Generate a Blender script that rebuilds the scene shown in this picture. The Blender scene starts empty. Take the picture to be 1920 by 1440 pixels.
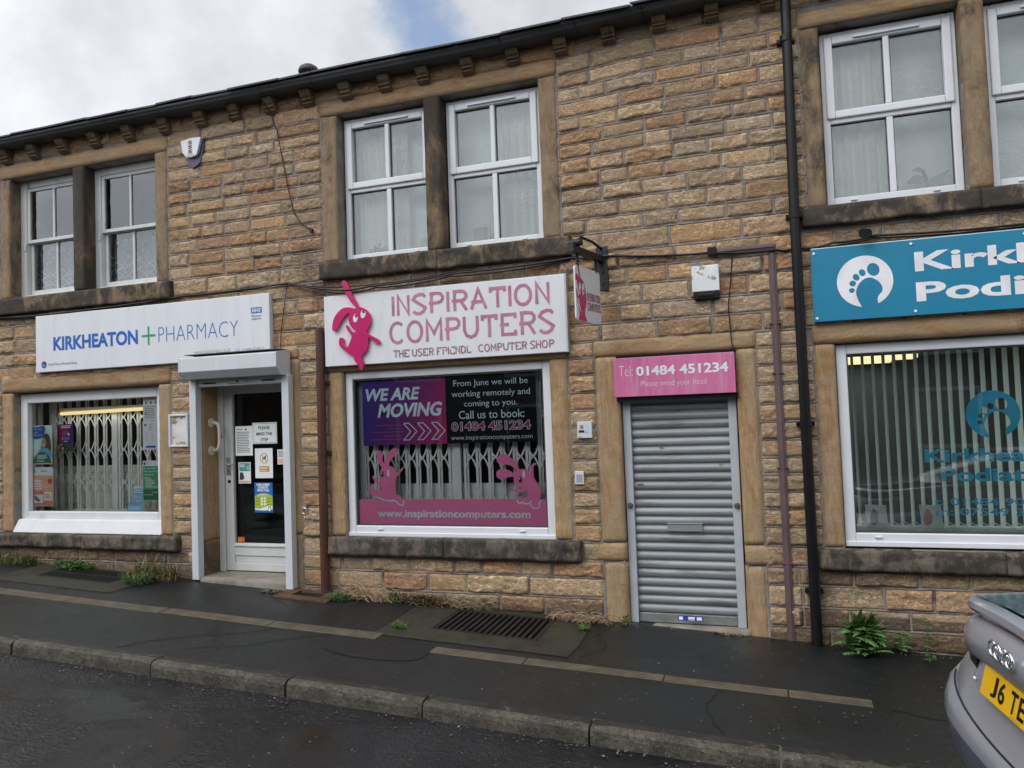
import bpy, bmesh, math, random
import numpy as np
from mathutils import Vector, Matrix, Quaternion

# ------------------------------------------------------------------ camera, sky, sun, exposure
scene = bpy.context.scene
COL = scene.collection
CAM = Vector((0, 0, 1.704))
cd = bpy.data.cameras.new("camera")
cam = bpy.data.objects.new("camera", cd)
COL.objects.link(cam)
right = Vector((0.94731391, 0.31828343, -0.03594455))
up = Vector((0.04754846, -0.0287615, 0.99845477))
fwd = Vector((-0.31675779, 0.9475592, 0.04238005))
R = Matrix((right, up, -fwd)).transposed()
cam.matrix_world = Matrix.Translation(CAM) @ R.to_4x4()
cd.sensor_width = 36.0
cd.lens = 1423.5 / 1920 * 36.0
cd.clip_start = 0.05
cd.clip_end = 2000
scene.camera = cam

scene.view_settings.view_transform = 'Standard'
scene.view_settings.look = 'None'
scene.view_settings.exposure = 0.40
scene.view_settings.gamma = 1.0
scene.view_settings.use_curve_mapping = False

SUN = Vector((-0.40, -0.72, 0.85)).normalized()
ld = bpy.data.lights.new("sun", 'SUN')
ld.energy = 1.1
ld.angle = math.radians(35)
ld.color = (1.0, 0.975, 0.94)
sun = bpy.data.objects.new("sun", ld)
COL.objects.link(sun)
sun.rotation_mode = 'QUATERNION'
sun.rotation_quaternion = (-SUN).to_track_quat('-Z', 'Y')

CLOUD_BASE, CLOUD_GLOW = 5.6, 10.0
w = bpy.data.worlds.new("World")
scene.world = w
w.use_nodes = True
nt = w.node_tree
N, Lk = nt.nodes, nt.links
N.clear()
out = N.new('ShaderNodeOutputWorld')
bg = N.new('ShaderNodeBackground')
bg.inputs['Strength'].default_value = 0.1
sky = N.new('ShaderNodeTexSky')
sky.sky_type = 'NISHITA'
sky.sun_disc = False
sky.sun_elevation = math.asin(SUN.z)
sky.sun_rotation = math.atan2(SUN.x, SUN.y)
tc = N.new('ShaderNodeTexCoord')


def wmath(op, a, b=None, c=None):
    n = N.new('ShaderNodeMath')
    n.operation = op
    for i, v in enumerate((a, b, c)):
        if v is None:
            continue
        if isinstance(v, (int, float)):
            n.inputs[i].default_value = v
        else:
            Lk.new(v, n.inputs[i])
    return n.outputs[0]


def wdot(d):
    n = N.new('ShaderNodeVectorMath')
    n.operation = 'DOT_PRODUCT'
    Lk.new(tc.outputs['Generated'], n.inputs[0])
    n.inputs[1].default_value = tuple(Vector(d).normalized())
    return n.outputs['Value']


def wnoise(scale, detail, rough=0.6, distort=0.0):
    n = N.new('ShaderNodeTexNoise')
    n.inputs['Scale'].default_value = scale
    n.inputs['Detail'].default_value = detail
    n.inputs['Roughness'].default_value = rough
    n.inputs['Distortion'].default_value = distort
    Lk.new(tc.outputs['Generated'], n.inputs['Vector'])
    return n.outputs['Fac']


n1 = wnoise(2.6, 9, 0.55, 0.4)
n2 = wnoise(7.0, 8, 0.6)
# overcast deck with one ragged hole of blue above the roof
gap = wdot((-0.480, 1.0, 0.605))
gap2 = wdot((-0.420, 1.0, 0.556))
g1 = wmath('MAXIMUM', wmath('MULTIPLY', wmath('SUBTRACT', gap, 0.9986), 520.0), wmath('MULTIPLY', wmath('SUBTRACT', gap2, 0.9993), 800.0))
hole = wmath('ADD', g1, wmath('MULTIPLY', wmath('SUBTRACT', n2, 0.5), 3.4))
thin = wmath('MULTIPLY', wmath('SUBTRACT', n1, 0.60), 2.0)
hole = wmath('MAXIMUM', hole, thin)
mr = N.new('ShaderNodeMapRange')
mr.interpolation_type = 'SMOOTHSTEP'
mr.inputs['From Min'].default_value = -0.1
mr.inputs['From Max'].default_value = 0.85
mr.inputs['To Max'].default_value = 0.80
Lk.new(hole, mr.inputs['Value'])
sd = wmath('MAXIMUM', wdot(SUN), 0.0)
glow = wmath('MULTIPLY_ADD', wmath('POWER', sd, 1.5), CLOUD_GLOW, CLOUD_BASE)
shade = wmath('MULTIPLY_ADD', wmath('SUBTRACT', n1, 0.5), -1.1, 1.0)
shade = wmath('MULTIPLY', shade, wmath('MULTIPLY_ADD', wmath('SUBTRACT', n2, 0.5), -0.75, 1.0))
cl = wmath('MULTIPLY', glow, shade)
cc = N.new('ShaderNodeCombineColor')
Lk.new(wmath('MULTIPLY', cl, 0.955), cc.inputs[0])
Lk.new(wmath('MULTIPLY', cl, 0.985), cc.inputs[1])
Lk.new(wmath('MULTIPLY', cl, 1.04), cc.inputs[2])
mx = N.new('ShaderNodeMix')
mx.data_type = 'RGBA'
Lk.new(mr.outputs['Result'], mx.inputs['Factor'])
Lk.new(cc.outputs[0], mx.inputs['A'])
skb = N.new('ShaderNodeVectorMath')
skb.operation = 'SCALE'
skb.inputs['Scale'].default_value = 1.5
Lk.new(sky.outputs[0], skb.inputs[0])
Lk.new(skb.outputs[0], mx.inputs['B'])
Lk.new(mx.outputs['Result'], bg.inputs['Color'])
Lk.new(bg.outputs[0], out.inputs['Surface'])

# ------------------------------------------------------------------ outlines of cut-out shapes, metres in the facade plane (x, z)
SHAPES = {
 'rabbit': [(-3.507,2.961),(-3.485,2.951),(-3.465,2.921),(-3.439,2.862),(-3.419,2.813),(-3.389,2.761),(-3.362,2.715),(-3.331,2.706),(-3.29,2.681),(-3.26,2.641),(-3.249,2.597),(-3.263,2.542),(-3.292,2.495),(-3.272,2.466),(-3.235,2.445),(-3.194,2.423),(-3.169,2.397),(-3.175,2.381),(-3.209,2.387),(-3.243,2.411),(-3.276,2.438),(-3.283,2.383),(-3.301,2.328),(-3.329,2.299),(-3.351,2.276),(-3.345,2.25),(-3.333,2.219),(-3.339,2.17),(-3.355,2.158),(-3.372,2.165),(-3.382,2.197),(-3.419,2.239),(-3.435,2.284),(-3.477,2.308),(-3.532,2.349),(-3.563,2.376),(-3.574,2.42),(-3.565,2.448),(-3.547,2.455),(-3.529,2.443),(-3.527,2.417),(-3.52,2.389),(-3.5,2.369),(-3.485,2.368),(-3.473,2.389),(-3.456,2.422),(-3.445,2.453),(-3.45,2.475),(-3.471,2.501),(-3.49,2.528),(-3.499,2.553),(-3.49,2.561),(-3.477,2.545),(-3.449,2.506),(-3.425,2.492),(-3.406,2.495),(-3.404,2.504),(-3.431,2.526),(-3.456,2.563),(-3.471,2.608),(-3.468,2.645),(-3.457,2.672),(-3.494,2.653),(-3.524,2.624),(-3.553,2.589),(-3.576,2.552),(-3.602,2.523),(-3.624,2.518),(-3.637,2.535),(-3.634,2.576),(-3.617,2.631),(-3.579,2.679),(-3.535,2.71),(-3.485,2.72),(-3.436,2.712),(-3.412,2.703),(-3.392,2.709),(-3.421,2.741),(-3.462,2.792),(-3.499,2.854),(-3.519,2.903),(-3.528,2.945),(-3.519,2.958)],
 'rabbit_pts': [(-3.399,2.617),(-3.322,2.647),(-3.39,2.637),(-3.316,2.668)],
 'runner': [(-3.287,1.443),(-3.273,1.43),(-3.267,1.4),(-3.266,1.348),(-3.259,1.327),(-3.255,1.314),(-3.244,1.352),(-3.224,1.394),(-3.199,1.428),(-3.169,1.453),(-3.14,1.461),(-3.117,1.454),(-3.118,1.435),(-3.133,1.41),(-3.162,1.376),(-3.187,1.347),(-3.202,1.322),(-3.196,1.302),(-3.17,1.296),(-3.147,1.274),(-3.136,1.236),(-3.114,1.253),(-3.085,1.278),(-3.056,1.298),(-3.054,1.29),(-3.076,1.261),(-3.11,1.227),(-3.132,1.202),(-3.143,1.168),(-3.147,1.126),(-3.143,1.079),(-3.135,1.047),(-3.107,1.041),(-3.091,1.016),(-3.085,0.986),(-3.091,0.961),(-3.107,0.961),(-3.132,0.982),(-3.16,1.001),(-3.208,1.001),(-3.246,1.003),(-3.288,1.02),(-3.317,1.033),(-3.35,1.033),(-3.379,1.037),(-3.395,1.059),(-3.402,1.093),(-3.398,1.127),(-3.386,1.14),(-3.371,1.131),(-3.358,1.11),(-3.334,1.09),(-3.305,1.084),(-3.286,1.097),(-3.297,1.114),(-3.318,1.139),(-3.346,1.165),(-3.367,1.187),(-3.374,1.213),(-3.364,1.219),(-3.35,1.204),(-3.331,1.178),(-3.308,1.157),(-3.307,1.186),(-3.303,1.229),(-3.292,1.263),(-3.28,1.289),(-3.298,1.319),(-3.314,1.353),(-3.32,1.388),(-3.314,1.422),(-3.301,1.439)],
 'runner_line': [(-3.336,1.031),(-3.289,1.011),(-3.246,0.999),(-3.208,0.994),(-3.16,0.997),(-3.133,0.98),(-3.107,0.957),(-3.082,0.953),(-3.071,0.969),(-3.073,0.999)],
 'runner_pts': [(-3.276,1.229),(-3.214,1.237)],
 'hopper': [(-2.187,1.339),(-2.18,1.364),(-2.158,1.384),(-2.132,1.389),(-2.097,1.382),(-2.064,1.362),(-2.035,1.329),(-2.011,1.296),(-1.987,1.26),(-1.957,1.262),(-1.924,1.257),(-1.903,1.243),(-1.892,1.219),(-1.89,1.259),(-1.883,1.287),(-1.867,1.308),(-1.842,1.31),(-1.836,1.3),(-1.843,1.292),(-1.856,1.29),(-1.865,1.267),(-1.866,1.227),(-1.862,1.187),(-1.844,1.155),(-1.821,1.115),(-1.805,1.079),(-1.807,1.047),(-1.818,1.016),(-1.824,0.988),(-1.833,0.968),(-1.838,0.944),(-1.861,0.94),(-1.881,0.948),(-1.893,0.968),(-1.896,0.992),(-1.918,0.978),(-1.943,0.976),(-1.968,0.988),(-1.994,0.98),(-2.008,0.996),(-2.007,1.02),(-1.991,1.036),(-1.975,1.034),(-1.95,1.02),(-1.929,1.024),(-1.925,1.056),(-1.931,1.08),(-1.952,1.074),(-1.982,1.064),(-2.016,1.064),(-2.045,1.076),(-2.071,1.073),(-2.08,1.088),(-2.074,1.104),(-2.057,1.106),(-2.04,1.096),(-2.006,1.09),(-1.978,1.104),(-2.005,1.116),(-2.026,1.134),(-2.04,1.16),(-2.04,1.196),(-2.053,1.196),(-2.088,1.193),(-2.127,1.181),(-2.161,1.177),(-2.186,1.19),(-2.196,1.214),(-2.189,1.242),(-2.167,1.258),(-2.136,1.265),(-2.102,1.259),(-2.068,1.245),(-2.039,1.228),(-2.022,1.232),(-2.017,1.252),(-2.042,1.277),(-2.075,1.293),(-2.118,1.304),(-2.16,1.315),(-2.182,1.321)],
 'hopper_line': [(-2.016,1.0),(-2.008,0.98),(-1.994,0.972),(-1.972,0.984),(-1.943,0.97),(-1.914,0.972),(-1.89,0.994)],
 'hopper_line2': [(-1.901,0.968),(-1.894,0.948),(-1.874,0.934),(-1.84,0.934),(-1.823,0.948),(-1.826,0.976),(-1.806,1.004)],
 'hopper_pts': [(-1.984,1.172),(-1.951,1.216)],
 'foot_inner': [(0.776,2.415),(0.774,2.445),(0.784,2.47),(0.805,2.494),(0.809,2.516),(0.801,2.546),(0.776,2.578),(0.73,2.601),(0.689,2.59),(0.657,2.559),(0.639,2.519),(0.637,2.482),(0.65,2.436),(0.67,2.396)],
 'foot_circ': [(0.512,2.593),(0.878,2.559),(0.706,2.761),(0.687,2.392)],
 'foot_toes': [(0.756,2.656),(0.683,2.639),(0.642,2.61),(0.617,2.567),(0.609,2.517)],
}

# ------------------------------------------------------------------ noise helpers (numpy)
rng = np.random.default_rng(7)
random.seed(7)


def vnoise(P, seed=0):
    P = np.asarray(P, float)
    i = np.floor(P).astype(np.int64)
    f = P - i
    f = f * f * (3 - 2 * f)

    def h(a, b, c):
        n = (a * 73856093) ^ (b * 19349663) ^ (c * 83492791) ^ (seed * 2654435761)
        n = (n ^ (n >> 13)) * 1274126177
        n = n ^ (n >> 16)
        return (n & 0xFFFF) / 65535.0
    r = 0
    for dx in (0, 1):
        for dy in (0, 1):
            for dz in (0, 1):
                wgt = (f[:, 0] if dx else 1 - f[:, 0]) * (f[:, 1] if dy else 1 - f[:, 1]) * (f[:, 2] if dz else 1 - f[:, 2])
                r = r + wgt * h(i[:, 0] + dx, i[:, 1] + dy, i[:, 2] + dz)
    return r


def fbm(P, seed=0, oct=4):
    P = np.asarray(P, float)
    a, s, t = 0.5, 0.0, 0.0
    for o in range(oct):
        s = s + a * vnoise(P * 2 ** o, seed + o)
        t += a
        a *= 0.5
    return s / t


# ------------------------------------------------------------------ materials
MATS = {}


def nmath(nt, op, a, b=None):
    n = nt.nodes.new('ShaderNodeMath')
    n.operation = op
    for i, v in enumerate((a, b)):
        if v is None:
            continue
        if isinstance(v, (int, float)):
            n.inputs[i].default_value = v
        else:
            nt.links.new(v, n.inputs[i])
    return n.outputs[0]


def nnoise(nt, scale, detail=4, rough=0.6, stretch=(1, 1, 1), distort=0.0):
    tc = nt.nodes.new('ShaderNodeTexCoord')
    mp = nt.nodes.new('ShaderNodeMapping')
    mp.inputs['Scale'].default_value = stretch
    nt.links.new(tc.outputs['Object'], mp.inputs['Vector'])
    n = nt.nodes.new('ShaderNodeTexNoise')
    n.inputs['Scale'].default_value = scale
    n.inputs['Detail'].default_value = detail
    n.inputs['Roughness'].default_value = rough
    n.inputs['Distortion'].default_value = distort
    nt.links.new(mp.outputs[0], n.inputs['Vector'])
    return n.outputs['Fac']


def nramp(nt, fac, stops):
    r = nt.nodes.new('ShaderNodeValToRGB')
    e = r.color_ramp.elements
    while len(e) < len(stops):
        e.new(0.5)
    for k, (p, c) in enumerate(stops):
        e[k].position = p
        e[k].color = (*c, 1) if len(c) == 3 else c
    nt.links.new(fac, r.inputs['Fac'])
    return r.outputs['Color']


def nmix(nt, fac, a, b, mode='MIX'):
    m = nt.nodes.new('ShaderNodeMix')
    m.data_type = 'RGBA'
    m.blend_type = mode
    if isinstance(fac, (int, float)):
        m.inputs['Factor'].default_value = fac
    else:
        nt.links.new(fac, m.inputs['Factor'])
    for nm, v in (('A', a), ('B', b)):
        if isinstance(v, tuple):
            m.inputs[nm].default_value = (*v, 1) if len(v) == 3 else v
        else:
            nt.links.new(v, m.inputs[nm])
    return m.outputs['Result']


def nsmooth(nt, v, a, b):
    m = nt.nodes.new('ShaderNodeMapRange')
    m.interpolation_type = 'SMOOTHSTEP'
    m.inputs['From Min'].default_value = a
    m.inputs['From Max'].default_value = b
    nt.links.new(v, m.inputs['Value'])
    return m.outputs['Result']


def nbump(nt, h, strength, dist=0.01, prev=None):
    b = nt.nodes.new('ShaderNodeBump')
    b.inputs['Strength'].default_value = strength
    b.inputs['Distance'].default_value = dist
    nt.links.new(h, b.inputs['Height'])
    if prev is not None:
        nt.links.new(prev, b.inputs['Normal'])
    return b.outputs['Normal']


def newmat(name):
    m = bpy.data.materials.new(name)
    m.use_nodes = True
    return m, m.node_tree, m.node_tree.nodes['Principled BSDF']


def mat(name, color, rough=0.6, metal=0.0, var=0.10, vscale=6.0, bump=0.0, bscale=80.0, emit=None, coat=0.0,
        dirt=None, dscale=4.0, dlo=0.55, dhi=0.75, stretch=(1, 1, 1), bstretch=(1, 1, 1), trans=0.0, spec=0.5):
    if name in MATS:
        return MATS[name]
    m, nt, b = newmat(name)
    f = nnoise(nt, vscale, 5, 0.6, stretch)
    lo = tuple(c * (1 - var) for c in color)
    hi = tuple(min(1, c * (1 + var)) for c in color)
    col = nmix(nt, nsmooth(nt, f, 0.3, 0.7), lo, hi)
    if dirt:
        d = nnoise(nt, dscale, 7, 0.65, stretch, 0.3)
        col = nmix(nt, nsmooth(nt, d, dlo, dhi), col, dirt)
    nt.links.new(col, b.inputs['Base Color'])
    b.inputs['Roughness'].default_value = rough
    b.inputs['Metallic'].default_value = metal
    b.inputs['Specular IOR Level'].default_value = spec
    if coat:
        b.inputs['Coat Weight'].default_value = coat
        b.inputs['Coat Roughness'].default_value = 0.08
    if bump:
        h = nnoise(nt, bscale, 4, 0.6, bstretch)
        nt.links.new(nbump(nt, h, bump, 0.01), b.inputs['Normal'])
    if emit:
        b.inputs['Emission Color'].default_value = (*emit[0], 1)
        b.inputs['Emission Strength'].default_value = emit[1]
    if trans:
        tr = nt.nodes.new('ShaderNodeBsdfTransparent')
        ms = nt.nodes.new('ShaderNodeMixShader')
        ms.inputs[0].default_value = trans
        nt.links.new(b.outputs[0], ms.inputs[1])
        nt.links.new(tr.outputs[0], ms.inputs[2])
        nt.links.new(ms.outputs[0], nt.nodes['Material Output'].inputs['Surface'])
    MATS[name] = m
    return m


def glass_mat(name, gain=2.0, tint=(0.93, 0.97, 0.95), film=0.0, filmcol=(0.5, 0.53, 0.52), drops=False, rough=0.01, wav=0.0):
    m, nt, b = newmat(name)
    nt.nodes.remove(b)
    tr = nt.nodes.new('ShaderNodeBsdfTransparent')
    tr.inputs[0].default_value = (*tint, 1)
    gl = nt.nodes.new('ShaderNodeBsdfGlossy')
    gl.inputs['Roughness'].default_value = rough
    gl.inputs['Color'].default_value = (0.95, 0.98, 1.0, 1)
    if wav:
        nt.links.new(nbump(nt, nnoise(nt, 3.5, 2), wav, 0.02), gl.inputs['Normal'])
    fr = nt.nodes.new('ShaderNodeFresnel')
    fr.inputs['IOR'].default_value = 1.5
    fac = nmath(nt, 'MINIMUM', nmath(nt, 'MULTIPLY', fr.outputs[0], gain), 1.0)
    ms = nt.nodes.new('ShaderNodeMixShader')
    nt.links.new(fac, ms.inputs[0])
    nt.links.new(tr.outputs[0], ms.inputs[1])
    nt.links.new(gl.outputs[0], ms.inputs[2])
    res = ms.outputs[0]
    if film or drops:
        df = nt.nodes.new('ShaderNodeBsdfDiffuse')
        df.inputs[0].default_value = (*filmcol, 1)
        f = nmath(nt, 'MULTIPLY', nsmooth(nt, nnoise(nt, 3.0, 6), 0.3, 0.75), film)
        if drops:
            tc = nt.nodes.new('ShaderNodeTexCoord')
            vo = nt.nodes.new('ShaderNodeTexVoronoi')
            vo.inputs['Scale'].default_value = 75
            nt.links.new(tc.outputs['Object'], vo.inputs['Vector'])
            dots = nsmooth(nt, vo.outputs['Distance'], 0.34, 0.2)
            pat = nsmooth(nt, nnoise(nt, 2.2, 4), 0.42, 0.62)
            f = nmath(nt, 'MAXIMUM', f, nmath(nt, 'MULTIPLY', nmath(nt, 'MULTIPLY', dots, pat), 0.38))
            df.inputs[0].default_value = (*filmcol, 1)
        m2 = nt.nodes.new('ShaderNodeMixShader')
        nt.links.new(f, m2.inputs[0])
        nt.links.new(res, m2.inputs[1])
        nt.links.new(df.outputs[0], m2.inputs[2])
        res = m2.outputs[0]
    nt.links.new(res, nt.nodes['Material Output'].inputs['Surface'])
    MATS[name] = m
    return m


def stone_mat(name):
    """rock-faced sandstone: every stone carries its own tint in the colour attribute"""
    m, nt, b = newmat(name)
    at = nt.nodes.new('ShaderNodeAttribute')
    at.attribute_name = 'tint'
    sp = nt.nodes.new('ShaderNodeSeparateColor')
    nt.links.new(at.outputs['Color'], sp.inputs[0])
    base = nramp(nt, sp.outputs[0], [(0.0, (0.480, 0.385, 0.268)), (0.25, (0.545, 0.415, 0.268)), (0.50, (0.575, 0.432, 0.274)),
                                     (0.72, (0.550, 0.382, 0.232)), (0.88, (0.575, 0.360, 0.195)), (1.0, (0.510, 0.305, 0.180))])
    f1 = nnoise(nt, 9, 6, 0.65, (1, 1, 2.2), 0.8)
    base = nmix(nt, nmath(nt, 'MULTIPLY', nsmooth(nt, f1, 0.48, 0.72), 0.7), base, (0.54, 0.315, 0.135))
    fw = nnoise(nt, 3.2, 4, 0.5, (1, 1, 2.0), 2.2)
    ring = nmath(nt, 'ABSOLUTE', nmath(nt, 'SINE', nmath(nt, 'MULTIPLY', fw, 42.0)))
    patch = nsmooth(nt, nnoise(nt, 2.6, 3, 0.5), 0.5, 0.62)
    base = nmix(nt, nmath(nt, 'MULTIPLY', nmath(nt, 'MULTIPLY', nsmooth(nt, ring, 0.35, 0.05), patch), 0.55), base, (0.36, 0.18, 0.075))
    f2 = nnoise(nt, 14, 5, 0.6, (1, 1, 3.0), 1.2)
    base = nmix(nt, nmath(nt, 'MULTIPLY', nsmooth(nt, f2, 0.5, 0.75), 0.5), base, (0.62, 0.52, 0.36))
    br = nmath(nt, 'MULTIPLY_ADD', sp.outputs[1], 0.42)
    brn = br.node
    brn.inputs[2].default_value = 0.84
    cb = nt.nodes.new('ShaderNodeCombineColor')
    for k in range(3):
        nt.links.new(br, cb.inputs[k])
    base = nmix(nt, 1.0, base, cb.outputs[0], 'MULTIPLY')
    # soot caught on the ledges of the rock face and drifting over whole areas
    s1 = nnoise(nt, 26, 7, 0.7, (1, 1, 2.0), 0.6)
    soot = nmath(nt, 'ADD', nmath(nt, 'MULTIPLY', sp.outputs[2], 0.55), nmath(nt, 'SUBTRACT', s1, 0.5))
    base = nmix(nt, nmath(nt, 'MULTIPLY', nsmooth(nt, soot, 0.20, 0.60), 0.75), base, (0.075, 0.062, 0.050))
    # bedding planes: thin dark splits where the face has spalled
    f3 = nnoise(nt, 10, 6, 0.62, (1, 1, 2.6), 0.9)
    rid = nmath(nt, 'ABSOLUTE', nmath(nt, 'SUBTRACT', f3, 0.5))
    f4 = nnoise(nt, 24, 5, 0.62, (1, 1, 2.2), 1.0)
    rid2 = nmath(nt, 'ABSOLUTE', nmath(nt, 'SUBTRACT', f4, 0.47))
    crk = nmath(nt, 'MAXIMUM', nsmooth(nt, rid, 0.030, 0.006), nmath(nt, 'MULTIPLY', nsmooth(nt, rid2, 0.030, 0.006), 0.8))
    base = nmix(nt, nmath(nt, 'MULTIPLY', crk, 0.52), base, (0.15, 0.105, 0.065))
    nt.links.new(base, b.inputs['Base Color'])
    b.inputs['Roughness'].default_value = 0.88
    b.inputs['Specular IOR Level'].default_value = 0.25
    h1 = nnoise(nt, 30, 7, 0.7, (1, 1, 2.2), 0.5)
    h2 = nnoise(nt, 150, 3, 0.6)
    n_ = nbump(nt, h1, 0.8, 0.016)
    n_ = nbump(nt, nsmooth(nt, nmath(nt, 'MINIMUM', rid, rid2), 0.0, 0.06), 0.7, 0.010, n_)
    n_ = nbump(nt, h2, 0.35, 0.003, n_)
    nt.links.new(n_, b.inputs['Normal'])
    MATS[name] = m
    return m


def dressed_mat(name, light=1.0, soot=0.0, soot_scale=2.5, grain='z', green=0.0, grey=0.0):
    """smooth dressed sandstone with iron banding; soot = how much of it is black crust"""
    m, nt, b = newmat(name)
    st = (1.9, 1.9, 0.55) if grain == 'z' else (0.55, 1.9, 1.9)
    tc = nt.nodes.new('ShaderNodeTexCoord')
    mp = nt.nodes.new('ShaderNodeMapping')
    mp.inputs['Scale'].default_value = st
    nt.links.new(tc.outputs['Object'], mp.inputs['Vector'])
    wv = nt.nodes.new('ShaderNodeTexWave')
    wv.bands_direction = 'X' if grain == 'z' else 'Z'
    wv.inputs['Scale'].default_value = 1.6
    wv.inputs['Distortion'].default_value = 15.0
    wv.inputs['Detail'].default_value = 3
    wv.inputs['Detail Scale'].default_value = 1.3
    wv.inputs['Detail Roughness'].default_value = 0.65
    nt.links.new(mp.outputs[0], wv.inputs['Vector'])
    c = nramp(nt, wv.outputs['Fac'], [(0, (0.300 * light, 0.190 * light, 0.092 * light)), (0.35, (0.37 * light, 0.255 * light, 0.138 * light)),
                                      (0.75, (0.41 * light, 0.295 * light, 0.170 * light)), (1, (0.33 * light, 0.205 * light, 0.098 * light))])
    c = nmix(nt, 0.35, c, (0.375 * light, 0.268 * light, 0.155 * light))
    f = nnoise(nt, 4, 7, 0.7, (1, 1, 1), 0.6)
    c = nmix(nt, nmath(nt, 'MULTIPLY', nsmooth(nt, f, 0.40, 0.62), 0.75), c, (0.30 * light, 0.228 * light, 0.148 * light))
    fi = nnoise(nt, 7, 6, 0.7, st, 0.8)
    c = nmix(nt, nmath(nt, 'MULTIPLY', nsmooth(nt, fi, 0.47, 0.66), 0.68), c, (0.27 * light, 0.145 * light, 0.062 * light))
    fd = nnoise(nt, 48, 7, 0.8)
    c = nmix(nt, nmath(nt, 'MULTIPLY', nsmooth(nt, fd, 0.52, 0.68), 0.6), c, (0.16 * light, 0.115 * light, 0.072 * light))
    if grey:
        c = nmix(nt, grey, c, (0.215 * light, 0.190 * light, 0.155 * light))
        tl = nnoise(nt, 30, 4, 0.6, (4, 4, 0.5))
        c = nmix(nt, nmath(nt, 'MULTIPLY', nsmooth(nt, tl, 0.5, 0.65), 0.6 * grey), c, (0.055, 0.048, 0.04))
    s = nnoise(nt, soot_scale, 8, 0.68, (1.3, 1, 0.8), 0.7)
    lo = 0.72 - soot * 0.62
    c = nmix(nt, nmath(nt, 'MULTIPLY', nsmooth(nt, s, lo, lo + 0.22), 0.93), c, (0.040, 0.036, 0.032))
    if green:
        g = nnoise(nt, 6, 6, 0.7)
        c = nmix(nt, nmath(nt, 'MULTIPLY', nsmooth(nt, g, 0.62 - green * .3, 0.8 - green * .3), 0.7), c, (0.055, 0.062, 0.028))
    nt.links.new(c, b.inputs['Base Color'])
    b.inputs['Roughness'].default_value = 0.85
    b.inputs['Specular IOR Level'].default_value = 0.25
    n_ = nbump(nt, nnoise(nt, 38, 7, 0.75, (1.5, 1.5, 1.0)), 0.7, 0.010)
    nt.links.new(n_, b.inputs['Normal'])
    MATS[name] = m
    return m


def asphalt_mat(name, col, wetlo, wethi, chip=0.0, chipscale=140.0, bump=0.6, tint=None, wet=False):
    m, nt, b = newmat(name)
    big = nnoise(nt, 0.9, 6, 0.6, (1, 1, 1), 0.5)
    mid = nnoise(nt, 7, 5, 0.65)
    fine = nnoise(nt, chipscale, 3, 0.7)
    c = nmix(nt, nsmooth(nt, fine, 0.35, 0.7), tuple(v * 0.6 for v in col), tuple(v * 1.45 for v in col))
    c = nmix(nt, nmath(nt, 'MULTIPLY', nsmooth(nt, mid, 0.45, 0.7), 0.5), c, tuple(v * 0.7 for v in col))
    if tint:
        c = nmix(nt, nmath(nt, 'MULTIPLY', nsmooth(nt, nnoise(nt, 1.7, 6, 0.6), 0.5, 0.72), 0.55), c, tint)
    vo = nt.nodes.new('ShaderNodeTexVoronoi')
    tc = nt.nodes.new('ShaderNodeTexCoord')
    vo.inputs['Scale'].default_value = 42
    nt.links.new(tc.outputs['Object'], vo.inputs['Vector'])
    vs = nt.nodes.new('ShaderNodeSeparateColor')
    nt.links.new(vo.outputs['Color'], vs.inputs[0])
    spk = nmath(nt, 'MULTIPLY', nsmooth(nt, vo.outputs['Distance'], 0.32, 0.2), nsmooth(nt, vs.outputs[0], 0.955, 0.97))
    c = nmix(nt, nmath(nt, 'MULTIPLY', spk, chip), c, (0.20, 0.19, 0.17))
    nt.links.new(c, b.inputs['Base Color'])
    rgh = nt.nodes.new('ShaderNodeMapRange')
    rgh.inputs['From Min'].default_value = 0.40
    rgh.inputs['From Max'].default_value = 0.64
    rgh.inputs['To Min'].default_value = wetlo
    rgh.inputs['To Max'].default_value = wethi
    nt.links.new(big, rgh.inputs['Value'])
    nt.links.new(rgh.outputs[0], b.inputs['Roughness'])
    if wet:
        # standing film of water fills the texture in some places, the stones poke through in others
        rough_zone = nsmooth(nt, nnoise(nt, 1.6, 5, 0.6, (1, 1, 1), 0.8), 0.40, 0.60)
        stf = nmath(nt, 'ADD', nmath(nt, 'MULTIPLY', rough_zone, bump), 0.12)
        n_ = nbump(nt, fine, bump, 0.012)
        nt.links.new(stf, n_.node.inputs['Strength'])
        n2_ = nbump(nt, nnoise(nt, 26, 4, 0.6), bump, 0.012, n_)
        nt.links.new(nmath(nt, 'MULTIPLY', stf, 0.6), n2_.node.inputs['Strength'])
        n_ = n2_
    else:
        n_ = nbump(nt, fine, bump, 0.004)
        n_ = nbump(nt, nnoise(nt, 22, 4, 0.6), bump * 0.5, 0.006, n_)
    nt.links.new(n_, b.inputs['Normal'])
    MATS[name] = m
    return m


# ------------------------------------------------------------------ mesh builder
PREFS_FONT = None
_txt_cache = {}


def text_geo(s, bold=0.0, shear=0.0, spacing=1.0, lines=None):
    key = (s, bold, shear, spacing)
    if key in _txt_cache:
        return _txt_cache[key]
    c = bpy.data.curves.new('t', 'FONT')
    c.body = s
    c.size = 1.0
    c.offset = bold
    c.shear = shear
    c.space_character = spacing
    c.resolution_u = 3
    c.fill_mode = 'FRONT'
    o = bpy.data.objects.new('t', c)
    COL.objects.link(o)
    dg = bpy.context.evaluated_depsgraph_get()
    me = o.evaluated_get(dg).to_mesh()
    V = np.array([v.co[:2] for v in me.vertices]) if len(me.vertices) else np.zeros((0, 2))
    Fs = [tuple(p.vertices) for p in me.polygons]
    o.evaluated_get(dg).to_mesh_clear()
    bpy.data.objects.remove(o)
    bpy.data.curves.remove(c)
    _txt_cache[key] = (V, Fs)
    return V, Fs


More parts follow.
